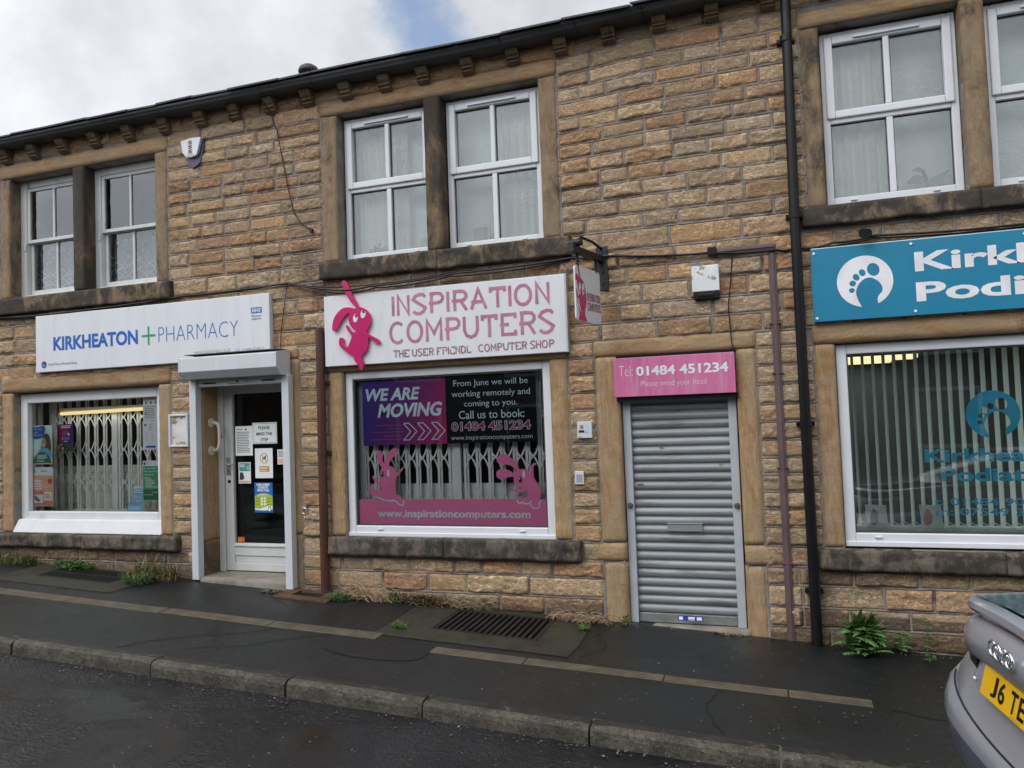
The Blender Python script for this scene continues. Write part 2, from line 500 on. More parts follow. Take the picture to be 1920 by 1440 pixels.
def curve2d_geo(loops):
    c = bpy.data.curves.new('s', 'CURVE')
    c.dimensions = '2D'
    c.fill_mode = 'BOTH'
    for lp in loops:
        s = c.splines.new('POLY')
        s.points.add(len(lp) - 1)
        for p, q in zip(s.points, lp):
            p.co = (q[0], q[1], 0, 1)
        s.use_cyclic_u = True
    o = bpy.data.objects.new('s', c)
    COL.objects.link(o)
    dg = bpy.context.evaluated_depsgraph_get()
    me = o.evaluated_get(dg).to_mesh()
    V = np.array([v.co[:2] for v in me.vertices])
    Fs = [tuple(p.vertices) for p in me.polygons]
    o.evaluated_get(dg).to_mesh_clear()
    bpy.data.objects.remove(o)
    bpy.data.curves.remove(c)
    return V, Fs


def smooth_loop(pts, n=4):
    """closed Catmull-Rom through the points"""
    out = []
    k = len(pts)
    P = [Vector((p[0], p[1])) for p in pts]
    for i in range(k):
        p0, p1, p2, p3 = P[i - 1], P[i], P[(i + 1) % k], P[(i + 2) % k]
        for j in range(n):
            t = j / n
            out.append(tuple(0.5 * ((2 * p1) + (p2 - p0) * t + (2 * p0 - 5 * p1 + 4 * p2 - p3) * t * t + (3 * p1 - p0 - 3 * p2 + p3) * t ** 3)))
    return out


def ellipse(cx, cz, rx, rz, n=24, rot=0.0):
    r = []
    for i in range(n):
        a = 2 * math.pi * i / n
        x, z = rx * math.cos(a), rz * math.sin(a)
        r.append((cx + x * math.cos(rot) - z * math.sin(rot), cz + x * math.sin(rot) + z * math.cos(rot)))
    return r


class MB:
    def __init__(self):
        self.v, self.f, self.m = [], [], []

    def add(self, V, F, m=0):
        o = len(self.v)
        self.v.extend([tuple(p) for p in V])
        self.f.extend([tuple(i + o for i in f) for f in F])
        self.m.extend([m] * len(F))
        return self

    def box(self, x0, x1, y0, y1, z0, z1, m=0):
        V = [(x0, y0, z0), (x1, y0, z0), (x1, y1, z0), (x0, y1, z0), (x0, y0, z1), (x1, y0, z1), (x1, y1, z1), (x0, y1, z1)]
        F = [(0, 1, 5, 4), (1, 2, 6, 5), (2, 3, 7, 6), (3, 0, 4, 7), (4, 5, 6, 7), (3, 2, 1, 0)]
        return self.add(V, F, m)

    def rect(self, x0, x1, z0, z1, y, m=0):
        return self.add([(x0, y, z0), (x1, y, z0), (x1, y, z1), (x0, y, z1)], [(0, 1, 2, 3)], m)

    def poly(self, pts, y, m=0):
        V, F = curve2d_geo([pts])
        return self.add([(p[0], y, p[1]) for p in V], F, m)

    def shape(self, loops, y, m=0):
        V, F = curve2d_geo(loops)
        return self.add([(p[0], y, p[1]) for p in V], F, m)

    def slab(self, loops, y0, y1, m=0):
        """filled outline with thickness y0 (front) .. y1 (back)"""
        self.shape(loops, y0, m)
        for lp in loops:
            n = len(lp)
            V = [(p[0], y0, p[1]) for p in lp] + [(p[0], y1, p[1]) for p in lp]
            self.add(V, [(i, (i + 1) % n, n + (i + 1) % n, n + i) for i in range(n)], m)
        self.shape(loops, y1, m)
        return self

    def text(self, s, x0, x1, z0, z1, y, m=0, bold=0.0, shear=0.0, spacing=1.0):
        """lettering stretched to the box x0..x1, z0..z1 (z for the whole ink height)"""
        V, F = text_geo(s, bold, shear, spacing)
        if not len(V):
            return self
        lo, hi = V.min(0), V.max(0)
        U = (V - lo) / (hi - lo)
        return self.add([(x0 + a * (x1 - x0), y, z0 + b * (z1 - z0)) for a, b in U], F, m)

    def tube(self, path, r, n=8, m=0, caps=True):
        P = [Vector(p) for p in path]
        rings, frame = [], None
        for i, p in enumerate(P):
            t = (P[min(i + 1, len(P) - 1)] - P[max(i - 1, 0)]).normalized()
            if frame is None:
                a = Vector((0, 0, 1)) if abs(t.z) < 0.9 else Vector((1, 0, 0))
                u = t.cross(a).normalized()
            else:
                u = (frame - t * frame.dot(t)).normalized()
            frame = u
            v = t.cross(u)
            rr = r[i] if isinstance(r, (list, tuple)) else r
            rings.append([p + (u * math.cos(2 * math.pi * k / n) + v * math.sin(2 * math.pi * k / n)) * rr for k in range(n)])
        V = [q for ring in rings for q in ring]
        F = []
        for i in range(len(P) - 1):
            for k in range(n):
                F.append((i * n + k, i * n + (k + 1) % n, (i + 1) * n + (k + 1) % n, (i + 1) * n + k))
        if caps:
            F.append(tuple(range(n)))
            F.append(tuple((len(P) - 1) * n + k for k in range(n)))
        return self.add(V, F, m)

    def ribbon(self, pts, t, y, m=0):
        """flat stroke of width t in the facade plane, mitred"""
        P = [Vector((a, b)) for a, b in pts]
        L_, R_ = [], []
        for i, p in enumerate(P):
            d0 = (P[i] - P[i - 1]).normalized() if i else None
            d1 = (P[i + 1] - P[i]).normalized() if i < len(P) - 1 else None
            if d0 is None:
                nrm = Vector((-d1.y, d1.x))
                k = 1
            elif d1 is None:
                nrm = Vector((-d0.y, d0.x))
                k = 1
            else:
                a, b = Vector((-d0.y, d0.x)), Vector((-d1.y, d1.x))
                nrm = (a + b)
                if nrm.length < 1e-4:
                    nrm = a
                nrm.normalize()
                k = min(2.2, 1 / max(0.3, nrm.dot(a)))
            L_.append(p + nrm * t / 2 * k)
            R_.append(p - nrm * t / 2 * k)
        n = len(P)
        V = [(p.x, y, p.y) for p in L_] + [(p.x, y, p.y) for p in R_]
        return self.add(V, [(i, n + i, n + i + 1, i + 1) for i in range(n - 1)], m)

    def build(self, name, mats, parent=None, smooth=False, bevel=0.0, seg=2, auto=None):
        me = bpy.data.meshes.new(name)
        me.from_pydata(self.v, [], self.f)
        if not isinstance(mats, (list, tuple)):
            mats = [mats]
        for q in mats:
            me.materials.append(q)
        if len(mats) > 1:
            me.polygons.foreach_set('material_index', self.m)
        if smooth:
            me.polygons.foreach_set('use_smooth', [True] * len(me.polygons))
        me.update()
        o = bpy.data.objects.new(name, me)
        COL.objects.link(o)
        if parent is not None:
            o.parent = parent
        if bevel:
            b = o.modifiers.new('bevel', 'BEVEL')
            b.width = bevel
            b.segments = seg
            b.limit_method = 'ANGLE'
            b.angle_limit = math.radians(35)
        return o


def tag(o, label=None, cat=None, group=None, kind=None):
    for k, v in (('label', label), ('category', cat), ('group', group), ('kind', kind)):
        if v:
            o[k] = v
    return o


def thing(name, label, cat, group=None, loc=(0, 0, 0)):
    """an Empty at the thing's base that parents its parts (parts are built in world coordinates)"""
    o = bpy.data.objects.new(name, None)
    o.empty_display_size = 0.1
    COL.objects.link(o)
    return tag(o, label, cat, group)


def fix_base(root, loc):
    """put the Empty at the thing's base without moving its parts"""
    root.location = loc
    inv = Matrix.Translation(Vector(loc)).inverted()
    for c in root.children:
        c.matrix_parent_inverse = inv
    return root


def stone_block(name, x0, x1, y0, y1, z0, z1, material, parent, amp=0.005, res=0.035, seed=0, bev=0.006, rag=0.0, slope=0.0):
    """dressed stone with worn, slightly uneven faces"""
    bm = bmesh.new()
    nx, ny, nz = (max(1, min(60, int(round((b - a) / res)))) for a, b in ((x0, x1), (y0, y1), (z0, z1)))
    xs, ys, zs = np.linspace(x0, x1, nx + 1), np.linspace(y0, y1, ny + 1), np.linspace(z0, z1, nz + 1)
    idx, pts, quads = {}, [], []

    def vid(i, j, k):
        if (i, j, k) not in idx:
            idx[(i, j, k)] = len(pts)
            pts.append((xs[i], ys[j], zs[k]))
        return idx[(i, j, k)]
    for k in (0, nz):
        for i in range(nx):
            for j in range(ny):
                q = [vid(i, j, k), vid(i + 1, j, k), vid(i + 1, j + 1, k), vid(i, j + 1, k)]
                quads.append(q if k else q[::-1])
    for j in (0, ny):
        for i in range(nx):
            for k in range(nz):
                q = [vid(i, j, k), vid(i + 1, j, k), vid(i + 1, j, k + 1), vid(i, j, k + 1)]
                quads.append(q if j == 0 else q[::-1])
    for i in (0, nx):
        for j in range(ny):
            for k in range(nz):
                q = [vid(i, j, k), vid(i, j + 1, k), vid(i, j + 1, k + 1), vid(i, j, k + 1)]
                quads.append(q if i else q[::-1])
    P = np.array(pts)
    n1 = fbm(P * 7, seed, 4) - 0.5
    n2 = fbm(P * 7 + 31, seed + 9, 4) - 0.5
    n3 = fbm(P * np.array([9, 9, 22]) + 77, seed + 5, 4) - 0.5
    ed = np.minimum.reduce([P[:, 0] - x0, x1 - P[:, 0]])
    ez = np.minimum(P[:, 2] - z0, z1 - P[:, 2])
    fr = (P[:, 1] - y0) / (y1 - y0)
    rnd = (np.clip(1 - ed / 0.02, 0, 1) ** 2 + np.clip(1 - ez / 0.02, 0, 1) ** 2) * bev
    P[:, 1] += np.where(fr < 0.5, n3 * amp * 2 + rnd, 0) + np.where(fr < 0.5, rag * n2 * 2, 0)
    P[:, 0] += n1 * amp
    P[:, 2] += n2 * amp - slope * (1 - fr) * (P[:, 2] > (z0 + z1) / 2)
    if rag:
        low = P[:, 2] < z0 + (z1 - z0) * 0.4
        P[:, 2] += np.where(low, np.abs(n1) * rag * 2, 0)
    mb = MB()
    mb.add(P.tolist(), quads)
    return mb.build(name, material, parent, smooth=True)


def z_pave(x, y):
    return -0.0493 * x - 0.02 * (6.0 - y)


def z_road(x, y):
    return z_pave(x, 4.06) - 0.088 + 0.022 * (4.06 - y) - (0.0 if y > 1.0 else 0.022 * 2 * (1.0 - y) * 0.5)

# ------------------------------------------------------------------ shared materials
M_STONE = stone_mat('rock_faced_sandstone')
M_MORTAR = mat('grey_mortar', (0.235, 0.212, 0.185), 0.9, var=0.2, vscale=9, bump=0.7, bscale=120, dirt=(0.07, 0.062, 0.054), dlo=0.52, dhi=0.72)
M_DRESS = dressed_mat('dressed_sandstone', 1.02, 0.16)
M_DRESSH = dressed_mat('dressed_sandstone_lintel', 1.0, 0.22, grain='x')
M_DRESSG = dressed_mat('weathered_sandstone', 0.84, 0.38, grey=0.25)
M_SOOTV = dressed_mat('sooty_sandstone_mullion', 0.62, 0.66, 1.6)
M_SILLUP = dressed_mat('sooty_sandstone_sill', 0.72, 0.64, 5.0, grain='x', green=0.15, grey=0.3)
M_SILLLOW = dressed_mat('grimy_sandstone_sill', 0.66, 0.56, 7.0, grain='x', green=0.3, grey=0.8)
M_UPVC = mat('white_upvc', (0.64, 0.66, 0.69), 0.35, var=0.03)
M_OLDW = mat('peeling_white_paint', (0.56, 0.57, 0.565), 0.55, var=0.06, bump=0.25, bscale=60, dirt=(0.19, 0.15, 0.11), dscale=7, dlo=0.635, dhi=0.70, stretch=(1, 1, 0.5))
M_RENDERW = mat('white_masonry_paint', (0.62, 0.635, 0.65), 0.7, var=0.04, bump=0.35, bscale=40, dirt=(0.45, 0.42, 0.38), dscale=5, dlo=0.62, dhi=0.8)
M_GREYW = mat('grey_gasket', (0.05, 0.05, 0.055), 0.6)
M_GLASS_UP = glass_mat('rain_spotted_glass', 3.4, (0.93, 1.0, 0.99), film=0.14, filmcol=(0.46, 0.55, 0.55), drops=True)
M_GLASS_OLD = glass_mat('old_sash_glass', 3.0, (0.85, 0.9, 0.92), film=0.0, wav=0.10)
M_GLASS_SHOP = glass_mat('shop_glass', 1.1, (0.97, 0.985, 0.985), film=0.0)
M_GLASS_POD = glass_mat('tinted_shop_glass', 2.0, (0.94, 1.0, 0.985), film=0.04, filmcol=(0.25, 0.33, 0.32))
M_BLACK = mat('black_plastic', (0.007, 0.007, 0.009), 0.35, var=0.15, spec=0.3)
M_IRON = mat('dark_cast_iron', (0.022, 0.021, 0.022), 0.5, 0.3, var=0.3, bump=0.4, bscale=90)
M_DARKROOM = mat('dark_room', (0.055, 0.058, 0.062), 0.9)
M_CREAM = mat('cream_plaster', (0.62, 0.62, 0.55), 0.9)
M_ALU = mat('brushed_aluminium', (0.46, 0.47, 0.49), 0.4, 0.75, var=0.12)
M_WHITEMETAL = mat('white_powder_coat', (0.56, 0.59, 0.62), 0.38, var=0.04, dirt=(0.35, 0.35, 0.34), dscale=3, dlo=0.66, dhi=0.8, stretch=(3, 3, 0.4))
M_SLATE = mat('stone_slate', (0.045, 0.047, 0.052), 0.7, var=0.3, bump=0.6, bscale=30)
M_GUTTER = mat('dark_timber_gutter', (0.050, 0.055, 0.064), 0.55, var=0.25, vscale=3, stretch=(0.3, 1, 1))
M_PAPER = mat('white_paper', (0.80, 0.84, 0.84), 0.6, var=0.03)
M_INK = mat('grey_print', (0.16, 0.18, 0.19), 0.6)

# ------------------------------------------------------------------ terrace building
terrace = thing('stone_terrace', 'long two storey sandstone terrace holding the row of shops', 'building')

# surrounds and openings of the facade: x0, x1, z0, z1 (stones stop at them) / real holes for rooms
XL, XR = -9.9, 3.9
BLOCK = [
    (-7.78, -5.515, 4.455, 4.60), (-7.78, -5.515, 3.15, 4.455), (-7.80, -5.47, 2.975, 3.15),
    (-3.765, -1.522, 4.505, 4.64), (-3.765, -1.522, 3.155, 4.505), (-3.79, -1.445, 2.992, 3.155),
    (0.35, 2.64, 4.51, 4.63), (0.35, 2.64, 3.155, 4.51), (0.31, 2.70, 3.01, 3.155),
    (-7.82, -5.52, 2.14, 2.32), (-7.765, -5.515, 0.665, 2.14), (-8.2, -5.43, 0.525, 0.665),
    (-5.235, -4.055, 0.20, 2.36),
    (-3.77, -1.515, 2.155, 2.28), (-3.755, -1.515, 0.69, 2.155), (-3.755, -1.455, 0.525, 0.69),
    (-1.295, -0.06, 2.15, 2.275), (-1.29, -0.06, -0.3, 2.15),
    (0.25, 2.70, 2.148, 2.30), (0.345, 2.64, 0.675, 2.148), (0.31, 2.72, 0.515, 0.66),
]
HOLES = [
    (-7.64, -6.72, 3.15, 4.455), (-6.60, -5.675, 3.15, 4.455),
    (-3.60, -2.72, 3.155, 4.505), (-2.575, -1.68, 3.155, 4.505),
    (0.485, 1.41, 3.155, 4.51), (1.555, 2.49, 3.155, 4.51),
    (-7.61, -5.67, 0.665, 2.14), (-5.165, -4.178, 0.28, 2.30),
    (-3.60, -1.67, 0.69, 2.155), (-1.115, -0.197, -0.1, 2.15), (0.485, 2.50, 0.66, 2.148),
]


def cells(xc, zc, holes):
    xc, zc = sorted(set(xc)), sorted(set(zc))
    for a, b in zip(xc, xc[1:]):
        for c, d in zip(zc, zc[1:]):
            mx_, mz_ = (a + b) / 2, (c + d) / 2
            if not any(h[0] < mx_ < h[1] and h[2] < mz_ < h[3] for h in holes):
                yield a, b, c, d


YM = 5.988
wall = MB()
for a, b, c, d in cells([XL, XR] + [h[i] for h in HOLES for i in (0, 1)], [-0.6, 4.82] + [h[i] for h in HOLES for i in (2, 3)], HOLES):
    wall.rect(a, b, c, d, YM, 0)
for h in HOLES:                                       # reveals of the openings
    x0, x1, z0, z1 = h
    for V in ([(x0, YM, z0), (x0, 6.30, z0), (x0, 6.30, z1), (x0, YM, z1)], [(x1, YM, z0), (x1, 6.30, z0), (x1, 6.30, z1), (x1, YM, z1)],
              [(x0, YM, z1), (x1, YM, z1), (x1, 6.30, z1), (x0, 6.30, z1)], [(x0, YM, z0), (x1, YM, z0), (x1, 6.30, z0), (x0, 6.30, z0)]):
        wall.add(V, [(0, 1, 2, 3)], 0)
# gables and back so that no light leaks in
wall.add([(XL, YM, -0.6), (XL, 11, -0.6), (XL, 11, 4.8), (XL, 8.4, 6.1), (XL, YM, 4.8)], [(0, 1, 2, 3, 4)], 0)
wall.add([(XR, YM, -0.6), (XR, 11, -0.6), (XR, 11, 4.8), (XR, 8.4, 6.1), (XR, YM, 4.8)], [(0, 1, 2, 3, 4)], 0)
wall.add([(XL, 11, -0.6), (XR, 11, -0.6), (XR, 11, 4.8), (XL, 11, 4.8)], [(0, 1, 2, 3)], 0)

# coursed rock-faced stones
levels = []


def sub(a, b, n, jit=0.10):
    hs = 1 + jit * (rng.random(n) * 2 - 1)
    hs = hs / hs.sum() * (b - a)
    return [a + float(s) for s in np.cumsum(hs)[:-1]] + [b]


lv = [-0.55]
for a, b, n in ((-0.55, -0.05, 3), (-0.05, 0.525, 4), (0.525, 0.675, 1), (0.675, 2.150, 11), (2.150, 2.275, 1), (2.275, 2.99, 5),
                (2.99, 3.153, 1), (3.153, 4.49, 11), (4.49, 4.635, 1), (4.635, 4.79, 1)):
    lv += sub(a, b, n)
SV, SF, SC = [], [], []
vo_ = 0
stones, beds, heads = [], [], []
for k in range(len(lv) - 1):
    z0, z1 = lv[k], lv[k + 1]
    h = z1 - z0
    zc = (z0 + z1) / 2
    segs = [(XL, XR)]
    for bl in BLOCK:
        if bl[2] - 0.02 < zc < bl[3] + 0.02:
            ns = []
            for a, b in segs:
                if bl[1] <= a or bl[0] >= b:
                    ns.append((a, b))
                    continue
                if bl[0] > a:
                    ns.append((a, bl[0]))
                if bl[1] < b:
                    ns.append((bl[1], b))
            segs = ns
    for a, b in segs:
        L_ = b - a
        if L_ < 0.05:
            continue
        target = 2.75 * h
        n = max(1, int(round(L_ / target)))
        if L_ < 0.36:
            n = 1
        ws = rng.uniform(0.62, 1.4, n)
        if n > 1:
            ws[0] = rng.uniform(0.5, 1.2)
        ws = ws / ws.sum() * L_
        x = a
        beds.append((a, b, z0))
        beds.append((a, b, z1))
        heads.append((a, z0, z1))
        heads.append((b, z0, z1))
        for q in ws:
            stones.append((x, x + q, z0, z1))
            x += q
            heads.append((x, z0, z1))
print('stones', len(stones))
for (a, b, z0, z1) in stones:
    if z1 < z_pave((a + b) / 2, 6) - 0.06:
        continue
    g = 0.0075
    z0b, z1b = z0 + g + rng.uniform(-.002, .002), z1 - g + rng.uniform(-.002, .002)
    a_, b_ = a + g, b - g
    wdt, hgt = b_ - a_, z1b - z0b
    near = a > -8.2 and b < 2.2
    step = 0.0135 if near else 0.03
    nx, nz = max(4, int(wdt / step)), max(4, int(hgt / step))
    u = np.linspace(0, 1, nx + 1)
    v = np.linspace(0, 1, nz + 1)
    # rows crowd towards the arris so that the rounding is real
    u = 0.5 - 0.5 * np.cos(np.pi * u) * (0.35) - 0.5 * (1 - 2 * u) * 0.65
    v = 0.5 - 0.5 * np.cos(np.pi * v) * (0.35) - 0.5 * (1 - 2 * v) * 0.65
    U, V = np.meshgrid(u, v, indexing='ij')
    X = a_ + U * wdt
    Z = z0b + V * hgt
    t = (rng.random(), rng.random(), 0.0)
    SV.append((X.ravel(), Z.ravel(), np.minimum.reduce([X - a_, b_ - X, Z - z0b, z1b - Z]).ravel(),
               np.full(X.size, rng.uniform(0.30, 1.45)), rng.uniform(-0.0040, 0.0045), rng.integers(0, 1000), hgt))
    SC.append((t, X.size))
    idx = np.arange((nx + 1) * (nz + 1)).reshape(nx + 1, nz + 1) + vo_
    q = np.stack([idx[:-1, :-1].ravel(), idx[1:, :-1].ravel(), idx[1:, 1:].ravel(), idx[:-1, 1:].ravel()], 1)
    SF.append(q)
    vo_ += X.size
X = np.concatenate([s[0] for s in SV])
Z = np.concatenate([s[1] for s in SV])
E_ = np.concatenate([s[2] for s in SV])
A_ = np.concatenate([s[3] for s in SV])
off = np.concatenate([np.full(len(s[0]), s[4]) for s in SV])
sd_ = np.concatenate([np.full(len(s[0]), float(s[5])) for s in SV])
P3 = np.stack([X, sd_ * 0.37, Z], 1)
wx = (fbm(P3 * 5, 3, 3) - 0.5) * 0.05
wz = (fbm(P3 * 5 + 9, 4, 3) - 0.5) * 0.05
big = fbm(np.stack([(X + wx) * 6, sd_ * 3.3, (Z + wz) * 9], 1), 11, 3)
lay = fbm(np.stack([(X + wx * 2) * 9, sd_ * 5.1, (Z + wz * 2.2) * 42], 1), 21, 3)
lay = np.abs(lay - 0.5) * 2
fine = fbm(np.stack([X * 55, sd_, Z * 75], 1), 31, 2)
rag = (fbm(np.stack([X * 30, sd_, Z * 30], 1), 41, 3) - 0.5) * 0.012
edge = np.clip((E_ + rag) / 0.020, 0, 1)
edge = np.sqrt(np.clip(1 - (1 - edge) ** 2, 0, 1))
relief = (big - 0.5) * 0.034 + np.where(lay > 0.18, 0.010, lay * 0.055) + (np.abs(fine - 0.5)) * 0.009
dep = -0.002 + edge * np.maximum(0.007, 0.013 + off + A_ * relief)
Y = YM - dep
base = len(wall.v)
wall.v.extend(np.stack([X, Y, Z], 1).tolist())
Fq = (np.concatenate(SF) + base).tolist()
wall.f.extend([tuple(q) for q in Fq])
wall.m.extend([1] * len(Fq))
# raised strap pointing: continuous beds with uprights between them
nv_stone = len(wall.v)


def warp(x, z):
    a = min(1, max(0, (x + 1.55) / 0.9))
    b_ = min(1, max(0, (z - 3.25) / 1.35))
    return z + 0.048 * a * a * (3 - 2 * a) * b_


for i_ in range(base, nv_stone):
    v_ = wall.v[i_]
    if v_[0] > -1.55 and v_[2] > 3.25:
        wall.v[i_] = (v_[0], v_[1], warp(v_[0], v_[2]))


def strap(p0, p1, wd, jit, horiz, proud):
    L_ = (p1 - p0)
    n = max(1, int(L_ / 0.05))
    V, F = [], []
    for i in range(n + 1):
        s_ = p0 + L_ * i / n
        j1, j2, j3 = random.uniform(-jit, jit), random.uniform(-jit, jit), random.uniform(-.0012, .0012)
        V.append((s_, YM + .002, -wd / 2 - .004 + j1))
        V.append((s_, YM - proud + j3, -wd / 2 + j1))
        V.append((s_, YM - proud + j3, wd / 2 + j2))
        V.append((s_, YM + .002, wd / 2 + .004 + j2))
    for i in range(n):
        for k in range(3):
            F.append((4 * i + k, 4 * i + 4 + k, 4 * i + 5 + k, 4 * i + 1 + k))
    return V, F


done = set()
for a, b, z in beds:
    key = (round(a, 3), round(b, 3), round(z, 4))
    if key in done or z < -0.3:
        continue
    done.add(key)
    V, F = strap(a, b, 0.0125, 0.0016, True, 0.0068)
    wall.add([(x, y, warp(x, z + q)) for x, y, q in V], F, 0)
done = set()
for x, z0, z1 in heads:
    key = (round(x, 3), round(z0, 4))
    if key in done or z0 < -0.4:
        continue
    done.add(key)
    V, F = strap(z0 + .006, z1 - .006, 0.0155, 0.0018, False, 0.0061)
    wall.add([(x + q, y, warp(x, s_)) for s_, y, q in V], [f[::-1] for f in F], 0)
wall_o = wall.build('wall', [M_MORTAR, M_STONE], terrace)
me = wall_o.data
ca = me.color_attributes.new('tint', 'FLOAT_COLOR', 'POINT')
buf = np.zeros((len(me.vertices), 4))
tt = np.concatenate([np.tile(np.array(c[0]), (c[1], 1)) for c in SC])
# soot drifts over the facade in patches; heaviest under the sills and the gutter where water brings it down
sx = fbm(np.stack([X * 0.9, X * 0 + 4, Z * 1.3], 1), 51, 4)
sy = fbm(np.stack([X * 3.0, X * 0 + 9, Z * 0.8], 1), 61, 3)
sootv = np.clip((sx - 0.45) * 2.4, 0, 1) * 0.48 + np.clip((sy - 0.52) * 2.5, 0, 1) * 0.28 + np.clip(1 - np.abs(X + 3.95) / 0.30, 0, 1) * np.clip((Z - 2.9) / 0.2, 0, 1) * sx * 0.7
for bl in ((-7.8, -5.47, 2.975), (-3.79, -1.445, 2.99), (0.31, 2.7, 3.01), (-8.2, -5.43, 0.525), (0.31, 2.72, 0.515)):
    inx = (X > bl[0] - 0.1) & (X < bl[1] + 0.1) & (Z < bl[2])
    sootv += np.where(inx, np.clip(1 - (bl[2] - Z) / (0.12 + 0.5 * sy), 0, 1) * 0.8, 0)
sootv += np.clip((Z - 2.9) / 0.4, 0, 1) * (0.06 + 0.16 * sx)
gz = Z - (-0.0493 * X)
plinth = ((X > 0.15) & (gz < 0.235)) | (gz < 0.05)
sootv += np.where(plinth, 0.9, 0)
tt[:, 1] = np.where(plinth, 0.0, tt[:, 1])
sootv += np.clip(1 - gz / (0.05 + 0.34 * sx), 0, 1) * 0.9
buf[base:nv_stone, :3] = tt
buf[base:nv_stone, 2] = np.clip(sootv, 0, 1)
buf[:, 3] = 1
ca.data.foreach_set('color', buf.ravel())
me.polygons.foreach_set('use_smooth', [True] * len(me.polygons))
me.update()

# dressed surrounds -------------------------------------------------
YD = 5.975


def surround(x0, xa, xb, x1, zs, zl, zt, mull, mats, sill=None, jbase=None):
    stone_block('jamb', x0, xa, YD, 6.29, zs, zl, mats[0], terrace, 0.008, seed=int(abs(x0) * 100), res=0.025, bev=0.010)
    stone_block('jamb', xb, x1, YD, 6.29, zs, zl, mats[0], terrace, 0.008, seed=int(abs(x1) * 100) + 3, res=0.025, bev=0.010)
    stone_block('lintel', x0 - 0.005, x1 + 0.005, YD - 0.004, 6.29, zl + 0.003, zt, mats[1], terrace, 0.006, seed=int(abs(x0) * 77), res=0.045)
    if mull:
        stone_block('mullion', mull[0], mull[1], YD - 0.012, 6.29, zs + 0.002, zl - 0.002, mats[2], terrace, 0.006, seed=5 + int(abs(x0) * 10))
    if sill:
        stone_block('sill', sill[0], sill[1], sill[4], 6.29, sill[2], sill[3], mats[3], terrace, 0.012, res=0.022, seed=8 + int(abs(x0) * 31), rag=0.018, bev=0.004)


surround(-7.775, -7.635, -5.675, -5.52, 3.153, 4.455, 4.60, (-6.73, -6.585), (M_DRESSG, M_DRESSH, M_SOOTV, M_SILLUP), (-8.6, -5.47, 2.975, 3.15, 5.925))
surround(-3.765, -3.602, -1.68, -1.524, 3.158, 4.505, 4.64, (-2.72, -2.572), (M_DRESSG, M_DRESSH, M_SOOTV, M_SILLUP), (-3.79, -2.62, 2.992, 3.155, 5.925))
stone_block('sill', -2.615, -1.445, 5.927, 6.29, 2.988, 3.153, M_SILLUP, terrace, 0.012, res=0.022, seed=91, rag=0.018, bev=0.004)
surround(0.35, 0.487, 2.49, 2.64, 3.158, 4.51, 4.63, (1.41, 1.555), (M_DRESSG, M_DRESSH, M_DRESSG, M_SILLUP), (0.31, 1.46, 3.01, 3.155, 5.925))
stone_block('sill', 1.465, 2.70, 5.927, 6.29, 3.008, 3.153, M_SILLUP, terrace, 0.012, res=0.022, seed=92, rag=0.018, bev=0.004)
surround(-7.765, -7.61, -5.67, -5.52, 0.668, 2.142, 2.325, None, (M_DRESS, M_DRESSH, None, M_SILLLOW), (-8.2, -6.62, 0.53, 0.664, 5.915))
stone_block('sill', -6.615, -5.43, 5.913, 6.29, 0.522, 0.662, M_SILLLOW, terrace, 0.012, res=0.022, seed=93, rag=0.018, bev=0.004)
surround(-3.755, -3.602, -1.672, -1.515, 0.692, 2.156, 2.28, None, (M_DRESS, M_DRESSH, None, M_SILLLOW), (-3.755, -2.64, 0.53, 0.69, 5.91))
stone_block('sill', -2.634, -1.455, 5.907, 6.29, 0.525, 0.688, M_SILLLOW, terrace, 0.012, res=0.022, seed=94, rag=0.018, bev=0.004)
surround(0.345, 0.487, 2.50, 2.64, 0.675, 2.148, 2.30, None, (M_DRESS, M_DRESSH, None, M_SILLLOW), (0.31, 1.475, 0.515, 0.66, 5.915))
stone_block('sill', 1.48, 2.72, 5.913, 6.29, 0.513, 0.658, M_SILLLOW, terrace, 0.012, res=0.022, seed=95, rag=0.018, bev=0.004)
# grey shutter doorway
stone_block('jamb', -1.29, -1.102, YD, 6.20, 0.68, 2.148, M_DRESS, terrace, 0.006, seed=31)
stone_block('jamb', -0.21, -0.062, YD, 6.20, 0.68, 2.148, M_DRESS, terrace, 0.006, seed=32)
stone_block('jamb', -1.285, -1.098, YD + .004, 6.20, -0.2, 0.525, M_DRESS, terrace, 0.008, seed=33, bev=0.014)
stone_block('jamb', -0.212, -0.055, YD + .003, 6.20, -0.25, 0.522, M_DRESS, terrace, 0.008, seed=34, bev=0.014)
stone_block('jamb', -1.40, -1.100, YD - .003, 6.20, 0.530, 0.674, M_DRESSH, terrace, 0.007, seed=35, bev=0.012)
stone_block('jamb', -0.208, 0.075, YD - .003, 6.20, 0.528, 0.674, M_DRESSH, terrace, 0.007, seed=36, bev=0.012)
stone_block('lintel', -1.298, -0.062, YD - .004, 6.20, 2.152, 2.276, M_DRESSH, terrace, 0.007, seed=37)
